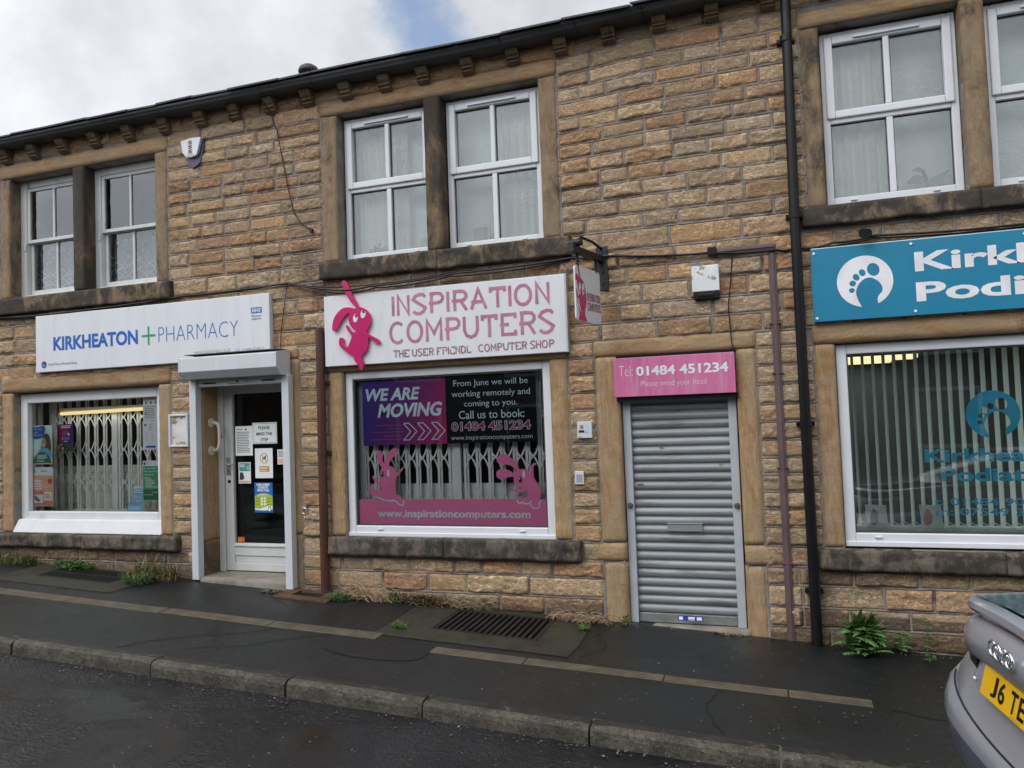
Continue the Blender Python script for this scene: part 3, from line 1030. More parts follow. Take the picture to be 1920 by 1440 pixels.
# pharmacy doorway: deep left reveal in brown stone, narrow right jamb
stone_block('jamb', -5.235, -5.152, YD + .002, 6.24, 0.62, 2.30, M_DRESS, terrace, 0.005, seed=41)
stone_block('jamb', -5.238, -5.150, YD, 6.24, 0.20, 0.612, M_SOOTV, terrace, 0.007, seed=42)
stone_block('jamb', -4.19, -4.055, YD + .002, 6.24, 0.70, 2.30, M_DRESS, terrace, 0.005, seed=43)
stone_block('jamb', -4.19, -4.050, YD, 6.24, 0.15, 0.693, M_DRESSG, terrace, 0.007, seed=44)
stone_block('lintel', -5.235, -4.055, YD, 6.24, 2.30, 2.42, M_DRESSH, terrace, 0.005, seed=45)
stone_block('step', -5.16, -4.17, 5.90, 6.30, 0.10, 0.292, mat('worn_grey_step', (0.20, 0.18, 0.15), 0.8, var=0.25, bump=0.4), terrace, 0.006, seed=46, bev=0.012)
stone_block('step', -1.12, -0.19, 5.97, 6.30, -0.12, 0.045, mat('worn_grey_step', (0.2, 0.18, 0.15)), terrace, 0.006, seed=47, bev=0.01)

# eaves: corbels, box gutter, slates ---------------------------------


def ez(x):
    return float(np.interp(x, [-1.9, -0.77, 0.15, 4.0], [0.0, 0.030, 0.042, 0.045]))

M_CORB = dressed_mat('corbel_sandstone', 0.66, 0.34, grey=0.3)
for x in (-9.32, -8.90, -8.48, -8.06, -7.636, -7.233, -6.824, -6.392, -5.951, -5.50, -5.064, -4.666, -4.269, -3.864, -3.465, -3.068, -2.697, -2.280, -1.87, -1.462,
          -1.063, -0.659, -0.260, 0.149, 0.56, 0.97, 1.39, 1.81, 2.23, 2.65, 3.07, 3.49):
    c = MB()
    zt_ = 4.752 + ez(x)
    zb_ = float(np.interp(x, [-8, -3.4, -2.3, -1.4, -0.66, 0.15], [4.613, 4.614, 4.630, 4.652, 4.686, 4.690]))
    hh = zt_ - zb_
    prof = [(6.0, zt_), (5.868, zt_)] + [(y, zb_ + hh * k) for y, k in ((5.866, 0.90), (5.876, 0.86), (5.884, 0.72), (5.897, 0.60), (5.915, 0.52), (5.918, 0.44), (5.900, 0.41),
                                          (5.902, 0.34), (5.925, 0.29), (5.930, 0.22), (5.915, 0.19), (5.918, 0.13), (5.945, 0.07), (5.968, 0.0), (6.0, 0.0))]
    n = len(prof)
    wv_ = 0.052
    V = [(x - wv_, y, z) for y, z in prof] + [(x + wv_, y, z) for y, z in prof]
    c.add(V, [(i, (i + 1) % n, n + (i + 1) % n, n + i) for i in range(n)] + [tuple(range(n)), tuple(range(n, 2 * n))])
    c.build('corbel', M_CORB, terrace, bevel=0.004)
gprof = [(5.99, 4.752), (5.80, 4.752), (5.786, 4.757), (5.776, 4.774), (5.763, 4.784), (5.758, 4.804), (5.99, 4.804)]
gu = MB()
xs_ = [XL - 0.1, -8.4, -6.1, -3.72, -1.93, -1.3, -0.77, -0.3, 0.2, 2.2, XR + 0.1]
for a, b in zip(xs_, xs_[1:]):
    n = len(gprof)
    b -= 0.003
    V = [(a, y, z + ez(a)) for y, z in gprof] + [(b, y, z + ez(b)) for y, z in gprof]
    gu.add(V, [(i, (i + 1) % n, n + (i + 1) % n, n + i) for i in range(n)] + [tuple(range(n)), tuple(range(n, 2 * n))])
gu.build('gutter', M_GUTTER, terrace, bevel=0.004)
ro_ = MB()
x = XL - 0.15
TP = math.tan(math.radians(24))
while x < XR + 0.1:
    wd = random.uniform(0.32, 0.55)
    y0 = 5.735 + random.uniform(-0.014, 0.014)
    dz = random.uniform(-0.004, 0.005) + ez(x)
    tilt = random.uniform(-0.006, 0.006)
    for row in range(3):
        ya, yb = y0 + row * 0.30, y0 + row * 0.30 + 0.36
        za, zb = 4.807 + (ya - 5.735) * TP + dz + row * 0.012, 4.807 + (yb - 5.735) * TP + dz + row * 0.012
        xa, xb = x + row * 0.003, x + wd - 0.008
        th = 0.018
        V = [(xa, ya, za), (xb, ya, za + tilt), (xb, yb, zb), (xa, yb, zb), (xa, ya, za + th), (xb, ya, za + th + tilt), (xb, yb, zb + th), (xa, yb, zb + th)]
        ro_.add(V, [(0, 1, 5, 4), (1, 2, 6, 5), (2, 3, 7, 6), (3, 0, 4, 7), (4, 5, 6, 7), (3, 2, 1, 0)])
    x += wd
zr = 4.80 + (8.45 - 5.80) * TP
ro_.add([(XL - .15, 5.80, 4.80), (XR + .15, 5.80, 4.80), (XR + .15, 8.45, zr), (XL - .15, 8.45, zr), (XL - .15, 11.2, 4.845), (XR + .15, 11.2, 4.845)], [(0, 1, 2, 3), (3, 2, 5, 4)])
ro_.build('roof', M_SLATE, terrace, bevel=0.003)
# small mushroom vent standing on the slates
v = MB()
vx, vy, vz = -3.90, 6.02, 4.80
ring = [(0.055, 0), (0.055, 0.16), (0.092, 0.165), (0.096, 0.185), (0.084, 0.215), (0.05, 0.238), (0.0, 0.248)]
n = 20
V = [(vx + r * math.cos(2 * math.pi * k / n), vy + r * math.sin(2 * math.pi * k / n), vz + h) for r, h in ring for k in range(n)]
v.add(V, [(i * n + k, i * n + (k + 1) % n, (i + 1) * n + (k + 1) % n, (i + 1) * n + k) for i in range(len(ring) - 1) for k in range(n)])
v.build('roof_vent', mat('vent_brown', (0.05, 0.035, 0.03), 0.6), terrace, smooth=True)

# rooms behind the windows -------------------------------------------


def room(x0, x1, y1, z0, z1, material, y0=6.30):
    r = MB()
    r.add([(x0, y0, z0), (x1, y0, z0), (x1, y1, z0), (x0, y1, z0), (x0, y0, z1), (x1, y0, z1), (x1, y1, z1), (x0, y1, z1)],
          [(1, 2, 6, 5), (2, 3, 7, 6), (3, 0, 4, 7), (4, 5, 6, 7), (3, 2, 1, 0)])
    return r.build('room_lining', material, terrace)


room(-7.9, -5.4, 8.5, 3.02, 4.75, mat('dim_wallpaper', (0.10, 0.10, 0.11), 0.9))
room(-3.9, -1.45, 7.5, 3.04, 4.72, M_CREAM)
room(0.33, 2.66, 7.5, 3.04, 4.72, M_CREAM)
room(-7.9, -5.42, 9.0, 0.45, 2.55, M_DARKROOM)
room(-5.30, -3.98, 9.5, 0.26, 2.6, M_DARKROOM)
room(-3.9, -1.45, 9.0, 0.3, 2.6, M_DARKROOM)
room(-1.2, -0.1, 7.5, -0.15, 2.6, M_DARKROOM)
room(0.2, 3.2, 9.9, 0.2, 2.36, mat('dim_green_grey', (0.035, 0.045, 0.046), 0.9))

# windows -------------------------------------------------------------


def frame4(mb, x0, x1, z0, z1, y0, y1, w, wb=None, m=0):
    wb = wb or w
    mb.box(x0, x0 + w, y0, y1, z0, z1, m)
    mb.box(x1 - w, x1, y0, y1, z0, z1, m)
    mb.box(x0 + w, x1 - w, y0 + .0005, y1, z1 - w, z1, m)
    mb.box(x0 + w, x1 - w, y0 + .0005, y1, z0, z0 + wb, m)


def upvc_window(x0, x1, z0, z1, y, left=True):
    zm = 3.83
    f = MB()
    frame4(f, x0, x1, z0, z1, y, y + 0.07, 0.052)
    f.box(x0 + 0.052, x1 - 0.052, y + .001, y + 0.07, zm - 0.03, zm + 0.012)
    xc = (x0 + x1) / 2
    f.box(xc - 0.022, xc + 0.022, y + 0.004, y + 0.06, z0 + 0.052, zm - 0.03)
    win = f.build('window', M_UPVC, terrace, bevel=0.006)
    s = MB()
    frame4(s, x0 + 0.03, x1 - 0.03, zm + 0.004, z1 - 0.035, y - 0.02, y + 0.05, 0.058)
    s.box(xc - 0.021, xc + 0.021, y - 0.012, y + 0.045, zm + 0.062, z1 - 0.093)
    s.build('sash', M_UPVC, win, bevel=0.008)
    g = MB()
    for a, b in ((x0 + 0.052, xc - 0.022), (xc + 0.022, x1 - 0.052)):
        for c, d, yy in ((z0 + 0.052, zm - 0.03, y + 0.03), (zm + 0.062, z1 - 0.093, y + 0.018)):
            frame4(g, a, b, c, d, yy - 0.004, yy + 0.012, 0.006)
    g.build('gasket', M_GREYW, win)
    p = MB()
    for a, b in ((x0 + 0.052, xc - 0.022), (xc + 0.022, x1 - 0.052)):
        p.rect(a + .004, b - .004, z0 + 0.056, zm - 0.034, y + 0.036)
        p.rect(a + .004, b - .004, zm + 0.066, z1 - 0.097, y + 0.024)
    p.build('pane', M_GLASS_UP, win)
    t = MB()
    t.box(xc - 0.22, xc + 0.22, y - 0.036, y - 0.021, z1 - 0.075, z1 - 0.058)
    t.build('trickle_vent', M_UPVC, win, bevel=0.004)
    for a in (x0 + 0.16, x1 - 0.2):
        h = MB()
        h.box(a, a + 0.045, y - 0.01, y - 0.0005, z0 + 0.018, z0 + 0.03)
        h.build('drain_cap', M_UPVC, win, bevel=0.002)
    return win


upvc_window(-3.585, -2.70, 3.178, 4.485, 6.09)
upvc_window(-2.560, -1.695, 3.178, 4.485, 6.09)
upvc_window(0.50, 1.405, 3.19, 4.49, 6.09)
upvc_window(1.575, 2.475, 3.19, 4.49, 6.09)


def sash_window(x0, x1, z0, z1, y):
    f = MB()
    w = 0.085
    f.box(x0, x0 + w, y, y + 0.09, z0, z1)
    f.box(x1 - w, x1, y, y + 0.09, z0, z1)
    f.box(x0 + w, x1 - w, y + .001, y + 0.09, z1 - 0.075, z1)
    f.box(x0 + w, x1 - w, y - 0.03, y + 0.09, z0, z0 + 0.03)
    win = f.build('window', M_OLDW, terrace, bevel=0.005)
    zm = z0 + (z1 - z0) * 0.485
    a, b = x0 + w, x1 - w
    xc = (a + b) / 2
    u = MB()
    frame4(u, a, b, zm - 0.018, z1 - 0.075, y + 0.012, y + 0.045, 0.036, 0.036)
    u.box(xc - 0.012, xc + 0.012, y + 0.015, y + 0.042, zm + 0.018, z1 - 0.111)
    u.box(a - 0.03, a - 0.002, y - 0.012, y + 0.02, zm - 0.10, zm - 0.02)      # sash horn
    u.build('upper_sash', M_OLDW, win, bevel=0.004)
    l = MB()
    frame4(l, a, b, z0 + 0.03, zm + 0.015, y + 0.05, y + 0.085, 0.038, 0.062)
    l.box(xc - 0.012, xc + 0.012, y + 0.052, y + 0.08, z0 + 0.092, zm - 0.023)
    l.build('lower_sash', M_OLDW, win, bevel=0.004)
    p = MB()
    p.rect(a + 0.03, b - 0.03, zm + 0.01, z1 - 0.10, y + 0.03)
    p.rect(a + 0.03, b - 0.03, z0 + 0.08, zm - 0.015, y + 0.068)
    p.build('pane', M_GLASS_OLD, win)
    return win


sash_window(-7.640, -6.72, 3.165, 4.45, 6.11)
sash_window(-6.595, -5.672, 3.165, 4.45, 6.11)

# pharmacy shop window: white painted frame, deep sloped white sill
f = MB()
frame4(f, -7.605, -5.672, 0.80, 2.128, 6.06, 6.16, 0.10, 0.075)
pw = f.build('shop_window', M_RENDERW, terrace, bevel=0.008)
s = MB()
s.add([(-7.62, 5.965, 0.668), (-5.655, 5.965, 0.668), (-5.655, 6.16, 0.668), (-7.62, 6.16, 0.668),
       (-7.60, 6.02, 0.80), (-5.67, 6.02, 0.80), (-5.67, 6.16, 0.81), (-7.60, 6.16, 0.81)],
      [(0, 1, 5, 4), (1, 2, 6, 5), (2, 3, 7, 6), (3, 0, 4, 7), (4, 5, 6, 7), (3, 2, 1, 0)])
s.build('sloped_sill', M_RENDERW, pw, bevel=0.01)
p = MB()
p.rect(-7.52, -5.74, 0.86, 2.05, 6.115)
p.build('pane', M_GLASS_SHOP, pw)

# computer shop window
f = MB()
frame4(f, -3.598, -1.675, 0.695, 2.155, 6.02, 6.09, 0.07, 0.085)
iw = f.build('shop_window', M_UPVC, terrace, bevel=0.008)
b_ = MB()
frame4(b_, -3.528, -1.745, 0.78, 2.085, 6.035, 6.08, 0.012)
b_.build('gasket', M_GREYW, iw)
b_ = MB()
b_.box(-3.598, -1.675, 6.005, 6.03, 0.69, 0.722)
b_.build('sill_strip', M_UPVC, iw, bevel=0.004)
for x in (-3.31, -1.99):
    h = MB()
    h.box(x, x + 0.05, 6.008, 6.0195, 0.745, 0.758)
    h.build('drain_cap', M_UPVC, iw, bevel=0.003)
p = MB()
p.rect(-3.52, -1.752, 0.79, 2.078, 6.056)
p.build('pane', M_GLASS_SHOP, iw)

# podiatry shop window
f = MB()
frame4(f, 0.495, 2.49, 0.682, 2.140, 6.03, 6.10, 0.072, 0.09)
ow = f.build('shop_window', M_UPVC, terrace, bevel=0.008)
b_ = MB()
frame4(b_, 0.567, 2.418, 0.772, 2.068, 6.045, 6.09, 0.010)
b_.build('gasket', M_GREYW, ow)
b_ = MB()
b_.box(0.495, 2.49, 6.015, 6.04, 0.677, 0.712)
b_.build('sill_strip', M_UPVC, ow, bevel=0.004)
h = MB()
h.box(0.69, 0.74, 6.018, 6.0295, 0.737, 0.752)
h.build('drain_cap', M_UPVC, ow, bevel=0.003)
p = MB()
p.rect(0.575, 2.41, 0.78, 2.06, 6.066)
p.build('pane', M_GLASS_POD, ow)

# pharmacy door ---------------------------------------------------------
d = MB()
d.box(-5.15, -5.085, 6.19, 6.26, 0.292, 2.16)
d.box(-4.255, -4.19, 6.19, 6.26, 0.292, 2.16)
d.box(-5.085, -4.255, 6.191, 6.26, 2.11, 2.16)
df = d.build('door_frame', M_OLDW, terrace, bevel=0.005)
d = MB()
yd0, yd1 = 6.205, 6.25
d.box(-5.08, -4.985, yd0, yd1, 0.30, 2.105)
d.box(-4.355, -4.26, yd0, yd1, 0.30, 2.105)
d.box(-4.985, -4.355, yd0 + .001, yd1, 2.02, 2.105)
d.box(-4.985, -4.355, yd0 + .001, yd1, 0.445, 0.565)
d.box(-4.985, -4.355, yd0 + .001, yd1, 0.30, 0.375)
d.box(-4.985, -4.355, yd0 + .012, yd1, 0.375, 0.445)
d.box(-4.985, -4.355, yd0 - .012, yd0 + .001, 0.535, 0.555)
dl = d.build('door', M_OLDW, terrace, bevel=0.005)
p = MB()
p.rect(-4.985, -4.355, 0.565, 2.02, 6.235)
p.build('pane', M_GLASS_SHOP, dl)
h = MB()
h.box(-5.06, -5.01, yd0 - .008, yd0, 1.23, 1.40)
h.tube([(-5.035, yd0 - .004, 1.335), (-5.035, yd0 - .05, 1.335), (-4.95, yd0 - .052, 1.33)], 0.008)
h.build('handle', M_ALU, dl, bevel=0.003)
h = MB()
h.tube([(-5.03, yd0 + .002, 1.165), (-5.03, yd0 - .008, 1.165)], 0.016, 14)
h.build('lock', M_BLACK, dl)
h = MB()
h.rect(-5.039, -5.031, 1.25, 1.275, yd0 - .0085)
h.build('keyhole', M_BLACK, dl)
for o_ in (df, dl):
    pass
print('terrace done')

# ------------------------------------------------------------------ signs and fittings on the facade
M_SIGNW = mat('white_sign_face', (0.655, 0.675, 0.71), 0.32, var=0.03, vscale=2, dirt=(0.53, 0.535, 0.54), dscale=3.2, dlo=0.54, dhi=0.84, stretch=(3, 1, 0.35))
M_SIGNEDGE = mat('grey_sign_edge', (0.45, 0.46, 0.47), 0.5)
M_BLUE = mat('nhs_blue', (0.010, 0.11, 0.42), 0.4)
M_NAVY = mat('navy_print', (0.02, 0.05, 0.22), 0.4)
M_GREEN = mat('cross_green', (0.02, 0.30, 0.12), 0.4)
M_GREYTXT = mat('grey_lettering', (0.22, 0.24, 0.30), 0.45)
M_PINKL = mat('faded_pink_lettering', (0.43, 0.165, 0.245), 0.45, var=0.18, vscale=9)
M_PINKD = mat('faded_mauve_lettering', (0.30, 0.14, 0.18), 0.5, var=0.15)
M_MAG = mat('magenta_acrylic', (0.50, 0.012, 0.125), 0.28, var=0.06, coat=0.3)
M_MAGD = mat('magenta_print_dark', (0.28, 0.01, 0.07), 0.4)

# pharmacy fascia
t = thing('shop_sign', 'long white fascia sign reading KIRKHEATON+PHARMACY in blue', 'sign')
b = MB()
b.box(-7.213, -4.322, 5.925, 5.985, 2.335, 2.927)
b.build('panel', [M_SIGNW], t, bevel=0.006)
b = MB()
YS = 5.9235
b.text('KIRKHEATON', -6.968, -5.862, 2.548, 2.694, YS, 0, bold=0.036)
b.text('PHARMACY', -5.607, -4.672, 2.549, 2.698, YS, 1, bold=-0.022)
b.rect(-5.813, -5.645, 2.612, 2.634, YS, 2)
b.rect(-5.740, -5.718, 2.634, 2.715, YS, 2)
b.rect(-5.740, -5.718, 2.531, 2.612, YS, 2)
b.text('www.lospharmacy.co.uk', -5.185, -4.762, 2.395, 2.445, YS, 3, bold=-0.012)
b.text('Tel:  01484 424912', -4.712, -4.392, 2.395, 2.432, YS, 3, bold=-0.012)
b.text('Part of The Lo\u2019s Pharmacy Group', -7.035, -6.655, 2.392, 2.424, YS, 4)
b.build('lettering', [M_BLUE, mat('blue_thin', (0.02, 0.13, 0.42), 0.4), M_GREEN, M_GREYTXT, M_NAVY], t)
b = MB()
b.rect(-4.523, -4.405, 2.749, 2.803, YS, 0)
b.text('NHS', -4.514, -4.414, 2.757, 2.795, YS - .001, 1, bold=0.035, shear=0.25)
b.text('NHS Services', -4.520, -4.412, 2.714, 2.734, YS, 2)
b.text('available here', -4.520, -4.412, 2.688, 2.708, YS, 2)
b.build('health_logo', [M_BLUE, M_SIGNW, M_NAVY], t)
b = MB()
b.poly(ellipse(-7.098, 2.412, 0.036, 0.037), YS, 0)
b.text('lo', -7.118, -7.082, 2.394, 2.428, YS - .001, 1, bold=-0.01)
b.build('group_logo', [M_NAVY, M_SIGNW], t)

# computer shop fascia --------------------------------------------------
GL = {
    'I': (0.16, [[(0.08, 0), (0.08, 1)]]),
    'N': (0.80, [[(0.08, 0), (0.08, 1), (0.72, 0.06), (0.72, 1)]]),
    'S': (0.86, [[(0.80, 0.86), (0.68, 0.97), (0.45, 0.99), (0.20, 0.92), (0.06, 0.74), (0.80, 0.30), (0.68, 0.12), (0.48, 0.02), (0.24, 0.03), (0.06, 0.14)]]),
    'P': (0.92, [[(0.16, 0), (0.16, 1)], [(0.06, 0.965), (0.52, 0.965), (0.72, 0.93), (0.84, 0.80), (0.84, 0.66), (0.72, 0.53), (0.52, 0.49), (0.0, 0.49)]]),
    'R': (0.92, [[(0.16, 0), (0.16, 1)], [(0.06, 0.965), (0.52, 0.965), (0.72, 0.93), (0.84, 0.80), (0.84, 0.66), (0.72, 0.53), (0.52, 0.49), (0.0, 0.49)], [(0.50, 0.49), (0.86, 0)]]),
    'A': (0.98, [[(0.06, 0), (0.48, 0.98), (0.92, 0)], [(0.06, 0.36), (0.68, 0.36)]]),
    'T': (0.92, [[(0.06, 0.76), (0.06, 0.94), (0.86, 0.94), (0.86, 0.76)], [(0.46, 0.94), (0.46, 0)]]),
    'O': (1.02, [[(0.5 + 0.43 * math.sin(a), 0.5 + 0.47 * math.cos(a)) for a in [i * math.pi / 9 for i in range(19)]]]),
    'C': (0.92, [[(0.5 + 0.43 * math.cos(a), 0.5 + 0.47 * math.sin(a)) for a in [math.radians(45 + i * 15) for i in range(19)]]]),
    'M': (1.0, [[(0.08, 0), (0.08, 0.96), (0.5, 0.36), (0.92, 0.96), (0.92, 0)]]),
    'U': (0.92, [[(0.08, 1), (0.08, 0.36), (0.2, 0.14), (0.46, 0.05), (0.72, 0.14), (0.84, 0.36), (0.84, 1)]]),
    'E': (0.92, [[(0.86, 0.76), (0.86, 0.94), (0.12, 0.94), (0.12, 0.06), (0.86, 0.06), (0.86, 0.24)], [(0.0, 0.5), (0.5, 0.5)]]),
    'H': (0.85, [[(0.08, 0), (0.08, 1)], [(0.77, 0), (0.77, 1)], [(0.08, 0.5), (0.77, 0.5)]]),
    'F': (0.88, [[(0.82, 0.78), (0.82, 0.94), (0.12, 0.94), (0.12, 0)], [(0.0, 0.5), (0.46, 0.5)]]),
    'D': (0.92, [[(0.12, 0), (0.12, 0.95), (0.5, 0.95), (0.76, 0.8), (0.84, 0.5), (0.76, 0.2), (0.5, 0.05), (0.18, 0.05)]]),
    'L': (0.75, [[(0.1, 1), (0.1, 0.06), (0.7, 0.06), (0.7, 0.2)]]),
    'p': (0.92, [[(0.06, 0.965), (0.52, 0.965), (0.72, 0.93), (0.84, 0.80), (0.84, 0.66), (0.72, 0.53), (0.52, 0.49)], [(0.16, 0), (0.16, 0.8)]]),
    'e': (0.92, [[(0.86, 0.70), (0.86, 0.94), (0.3, 0.94)], [(0.12, 0.06), (0.12, 0.6)], [(0.2, 0.06), (0.86, 0.06), (0.86, 0.24)]]),
}


def stroke_text(mb, s, x0, x1, z0, z1, y, tk, m=0, gap=0.16):
    wid = sum((GL[c][0] + gap) if c != ' ' else 0.42 for c in s) - gap
    k = (x1 - x0) / wid
    h = z1 - z0
    x = x0
    q = 0
    for c in s:
        if c == ' ':
            x += 0.42 * k
            continue
        for st in GL[c][1]:
            P = [(x + a * k, z0 + b * h) for a, b in st]
            mb.ribbon(P, tk, y - 0.0004 * (q % 4), m)
            q += 1
        x += (GL[c][0] + gap) * k


t = thing('shop_sign', 'white fascia sign reading INSPIRATION COMPUTERS in faded pink, with a magenta rabbit', 'sign')
b = MB()
b.box(-3.735, -1.50, 5.915, 5.985, 2.206, 2.838)
b.build('panel', [M_SIGNW], t, bevel=0.005)
b = MB()
b.box(-1.4995, -1.488, 5.912, 5.985, 2.203, 2.842)
b.build('edge_trim', M_SIGNEDGE, t)
b = MB()
stroke_text(b, 'INSPIRATION', -3.055, -1.628, 2.612, 2.782, 5.9125, 0.026)
stroke_text(b, 'COMPUTERS', -3.085, -1.598, 2.370, 2.555, 5.9125, 0.026)
stroke_text(b, 'THE USER FpIeNDL', -3.050, -2.330, 2.248, 2.312, 5.9125, 0.0095, 1)
stroke_text(b, 'COMPUTER SHOP', -2.262, -1.606, 2.250, 2.312, 5.9125, 0.0095, 1)
b.build('lettering', [M_PINKL, M_PINKD], t)
rb = smooth_loop(SHAPES['rabbit'], 3)
b = MB()
b.slab([rb], 5.885, 5.905)
ra = b.build('rabbit_cutout', M_MAG, t)
b = MB()
(e1, e2, p1, p2) = SHAPES['rabbit_pts']
b.poly(ellipse(e1[0], e1[1], 0.024, 0.038, 24, -0.2), 5.8835, 0)
b.poly(ellipse(e2[0], e2[1], 0.025, 0.037, 24, -0.2), 5.8835, 0)
b.poly(ellipse(p1[0], p1[1], 0.0145, 0.0155), 5.8825, 1)
b.poly(ellipse(p2[0], p2[1], 0.0145, 0.0155), 5.8825, 1)
b.build('eyes', [M_SIGNW, M_MAGD], ra)

# pink sign over the grey shutter ---------------------------------------
t = thing('shop_sign', 'streaky pink sign with a telephone number and Please mind your head', 'sign')
M_PINKS = mat('streaked_pink_sign', (0.55, 0.145, 0.30), 0.38, var=0.10, vscale=7, stretch=(4, 1, 0.4), dirt=(0.56, 0.22, 0.35), dscale=6, dlo=0.48, dhi=0.68)
b = MB()
b.box(-1.131, -0.214, 5.92, 6.02, 1.822, 2.128)
b.build('panel', M_PINKS, t, bevel=0.004)
b = MB()
b.box(-1.12, -0.20, 5.945, 6.05, 1.79, 1.821)
b.box(-1.12, -0.205, 5.97, 6.05, 2.1285, 2.15)
b.build('housing', M_BLACK, t)
b = MB()
b.text('Tel:', -1.090, -0.982, 1.984, 2.066, 5.9185, 0, bold=-0.02)
b.text('01484 451234', -0.954, -0.262, 1.981, 2.056, 5.9185, 0, bold=0.028)
b.text('Please mind your head', -0.920, -0.426, 1.884, 1.942, 5.9185, 0, bold=-0.018)
b.build('lettering', mat('white_vinyl', (0.74, 0.74, 0.78), 0.4), t)
b = MB()
for x, z in ((-1.122, 2.108), (-0.236, 2.108)):
    b.tube([(x, 5.9205, z), (x, 5.916, z)], 0.006, 10)
b.build('screw', M_ALU, t)

# podiatry fascia ----------------------------------------------------------
t = thing('shop_sign', 'teal fascia sign with white footprint logo reading Kirkheaton Podiatry', 'sign')
M_TEAL = mat('teal_sign', (0.010, 0.195, 0.33), 0.38, var=0.05)
b = MB()
b.box(0.353, 2.72, 5.925, 5.955, 2.308, 2.842)
b.build('panel', M_TEAL, t, bevel=0.003)
b = MB()
b.box(0.36, 2.71, 5.956, 5.984, 2.33, 2.852)
b.build('batten', M_PAPER, t)
M_SIGNWH = mat('white_vinyl', (0.74, 0.74, 0.78), 0.4)
b = MB()
b.text('Kirkheaton', 1.029, 2.62, 2.614, 2.752, 5.9235, 0, bold=0.03)
b.text('Podiatry', 1.029, 2.32, 2.362, 2.538, 5.9235, 0, bold=0.03)
b.build('lettering', M_SIGNWH, t)


def footprint(mb, dx, dz, k, y, m=0):
    cx, cz, r = 0.697, 2.577, 0.184
    inner = SHAPES['foot_inner']
    a0 = math.atan2(inner[-1][1] - cz, inner[-1][0] - cx)
    a1 = math.atan2(inner[0][1] - cz, inner[0][0] - cx)
    if a0 > a1:
        a0 -= 0
    # go clockwise from the heel tip over the top to the other tip
    A = [a0 - (a0 - a1 + 2 * math.pi) % (2 * math.pi) * i / 48 for i in range(49)]
    outer = [(cx + r * math.cos(a), cz + r * math.sin(a)) for a in A]
    # open cubic through the inner points
    P = [Vector(p) for p in inner]
    sm = []
    for i in range(len(P) - 1):
        p0, p1, p2, p3 = P[max(i - 1, 0)], P[i], P[i + 1], P[min(i + 2, len(P) - 1)]
        for j in range(4):
            q = j / 4
            sm.append(tuple(0.5 * ((2 * p1) + (p2 - p0) * q + (2 * p0 - 5 * p1 + 4 * p2 - p3) * q * q + (3 * p1 - p0 - 3 * p2 + p3) * q ** 3)))
    loop = outer + sm[1:]
    toes = []
    for (x, z), (rx, rz, ro) in zip(SHAPES['foot_toes'], ((0.040, 0.047, 0.35), (0.021, 0.026, 0.4), (0.021, 0.026, 0.5), (0.022, 0.021, 0.0), (0.019, 0.0175, 0.0))):
        toes.append(ellipse(x, z, rx, rz, 24, ro))
    loops = [[((x - cx) * k + cx + dx, (z - cz) * k + cz + dz) for x, z in lp] for lp in [loop] + toes]
    mb.shape(loops, y, m)


b = MB()
footprint(b, 0.008, 0.0, 1.0, 5.9235)
b.build('footprint_logo', M_SIGNWH, t)
for x, z in ((0.375, 2.808), (1.012, 2.814), (0.377, 2.334), (1.017, 2.338), (1.70, 2.81), (1.70, 2.338)):
    b = MB()
    b.tube([(x, 5.9245, z), (x, 5.918, z)], 0.0095, 12)
    b.build('screw_cap', M_SIGNWH, t)

# window graphics of the computer shop (stuck to the inside of the pane) --------------
M_BAND = mat('pink_window_vinyl', (0.80, 0.235, 0.46), 0.5, var=0.04)
M_PALEV = mat('pale_vinyl', (0.75, 0.84, 0.88), 0.5)
YV = 6.062
t = thing('window_vinyl', 'pink vinyl band with web address and two running rabbits on glass', 'window sticker')
b = MB()
b.rect(-3.52, -1.752, 0.79, 1.008, YV, 0)
b.build('band', M_BAND, t)
b = MB()
b.text('www.inspirationcomputers.com', -3.332, -1.904, 0.832, 0.914, YV - .0015, 0, bold=0.03)
b.build('lettering', M_PALEV, t)
for nm in ('runner', 'hopper'):
    b = MB()
    b.shape([smooth_loop(SHAPES[nm], 3)], YV - .001)
    rr = b.build('rabbit', M_BAND, t)
    b = MB()
    p1, p2 = SHAPES[nm + '_pts']
    b.poly(ellipse(p1[0], p1[1], 0.017, 0.0255), YV - .002, 0)
    b.poly(ellipse(p2[0], p2[1], 0.0125, 0.032), YV - .002, 1)
    b.poly(ellipse(p1[0] - 0.005, p1[1] + 0.008, 0.006, 0.008), YV - .003, 1)
    b.ribbon(SHAPES[nm + '_line'], 0.011, YV - .0024, 1)
    if nm == 'hopper':
        b.ribbon(SHAPES['hopper_line2'], 0.011, YV - .0028, 1)
    b.build('eyes', [M_GREYW, M_PALEV], rr)

t = thing('poster', 'purple and pink poster reading WE ARE MOVING behind shop glass', 'poster', 'moving notices in the computer shop window')
m, nt, bs = newmat('violet_to_pink_print')
tcn = nt.nodes.new('ShaderNodeTexCoord')
sx_ = nt.nodes.new('ShaderNodeSeparateXYZ')
nt.links.new(tcn.outputs['Object'], sx_.inputs[0])
mrn = nt.nodes.new('ShaderNodeMapRange')
mrn.inputs['From Min'].default_value = -3.46
mrn.inputs['From Max'].default_value = -2.64
nt.links.new(nmath(nt, 'SUBTRACT', sx_.outputs[0], nmath(nt, 'MULTIPLY', nmath(nt, 'SUBTRACT', sx_.outputs[2], 1.78), 0.35)), mrn.inputs['Value'])
nt.links.new(nramp(nt, mrn.outputs[0], [(0.0, (0.055, 0.035, 0.26)), (0.45, (0.13, 0.032, 0.20)), (1.0, (0.40, 0.035, 0.17))]), bs.inputs['Base Color'])
bs.inputs['Roughness'].default_value = 0.6
bs.inputs['Specular IOR Level'].default_value = 0.15
M_VIOLET = m
b = MB()
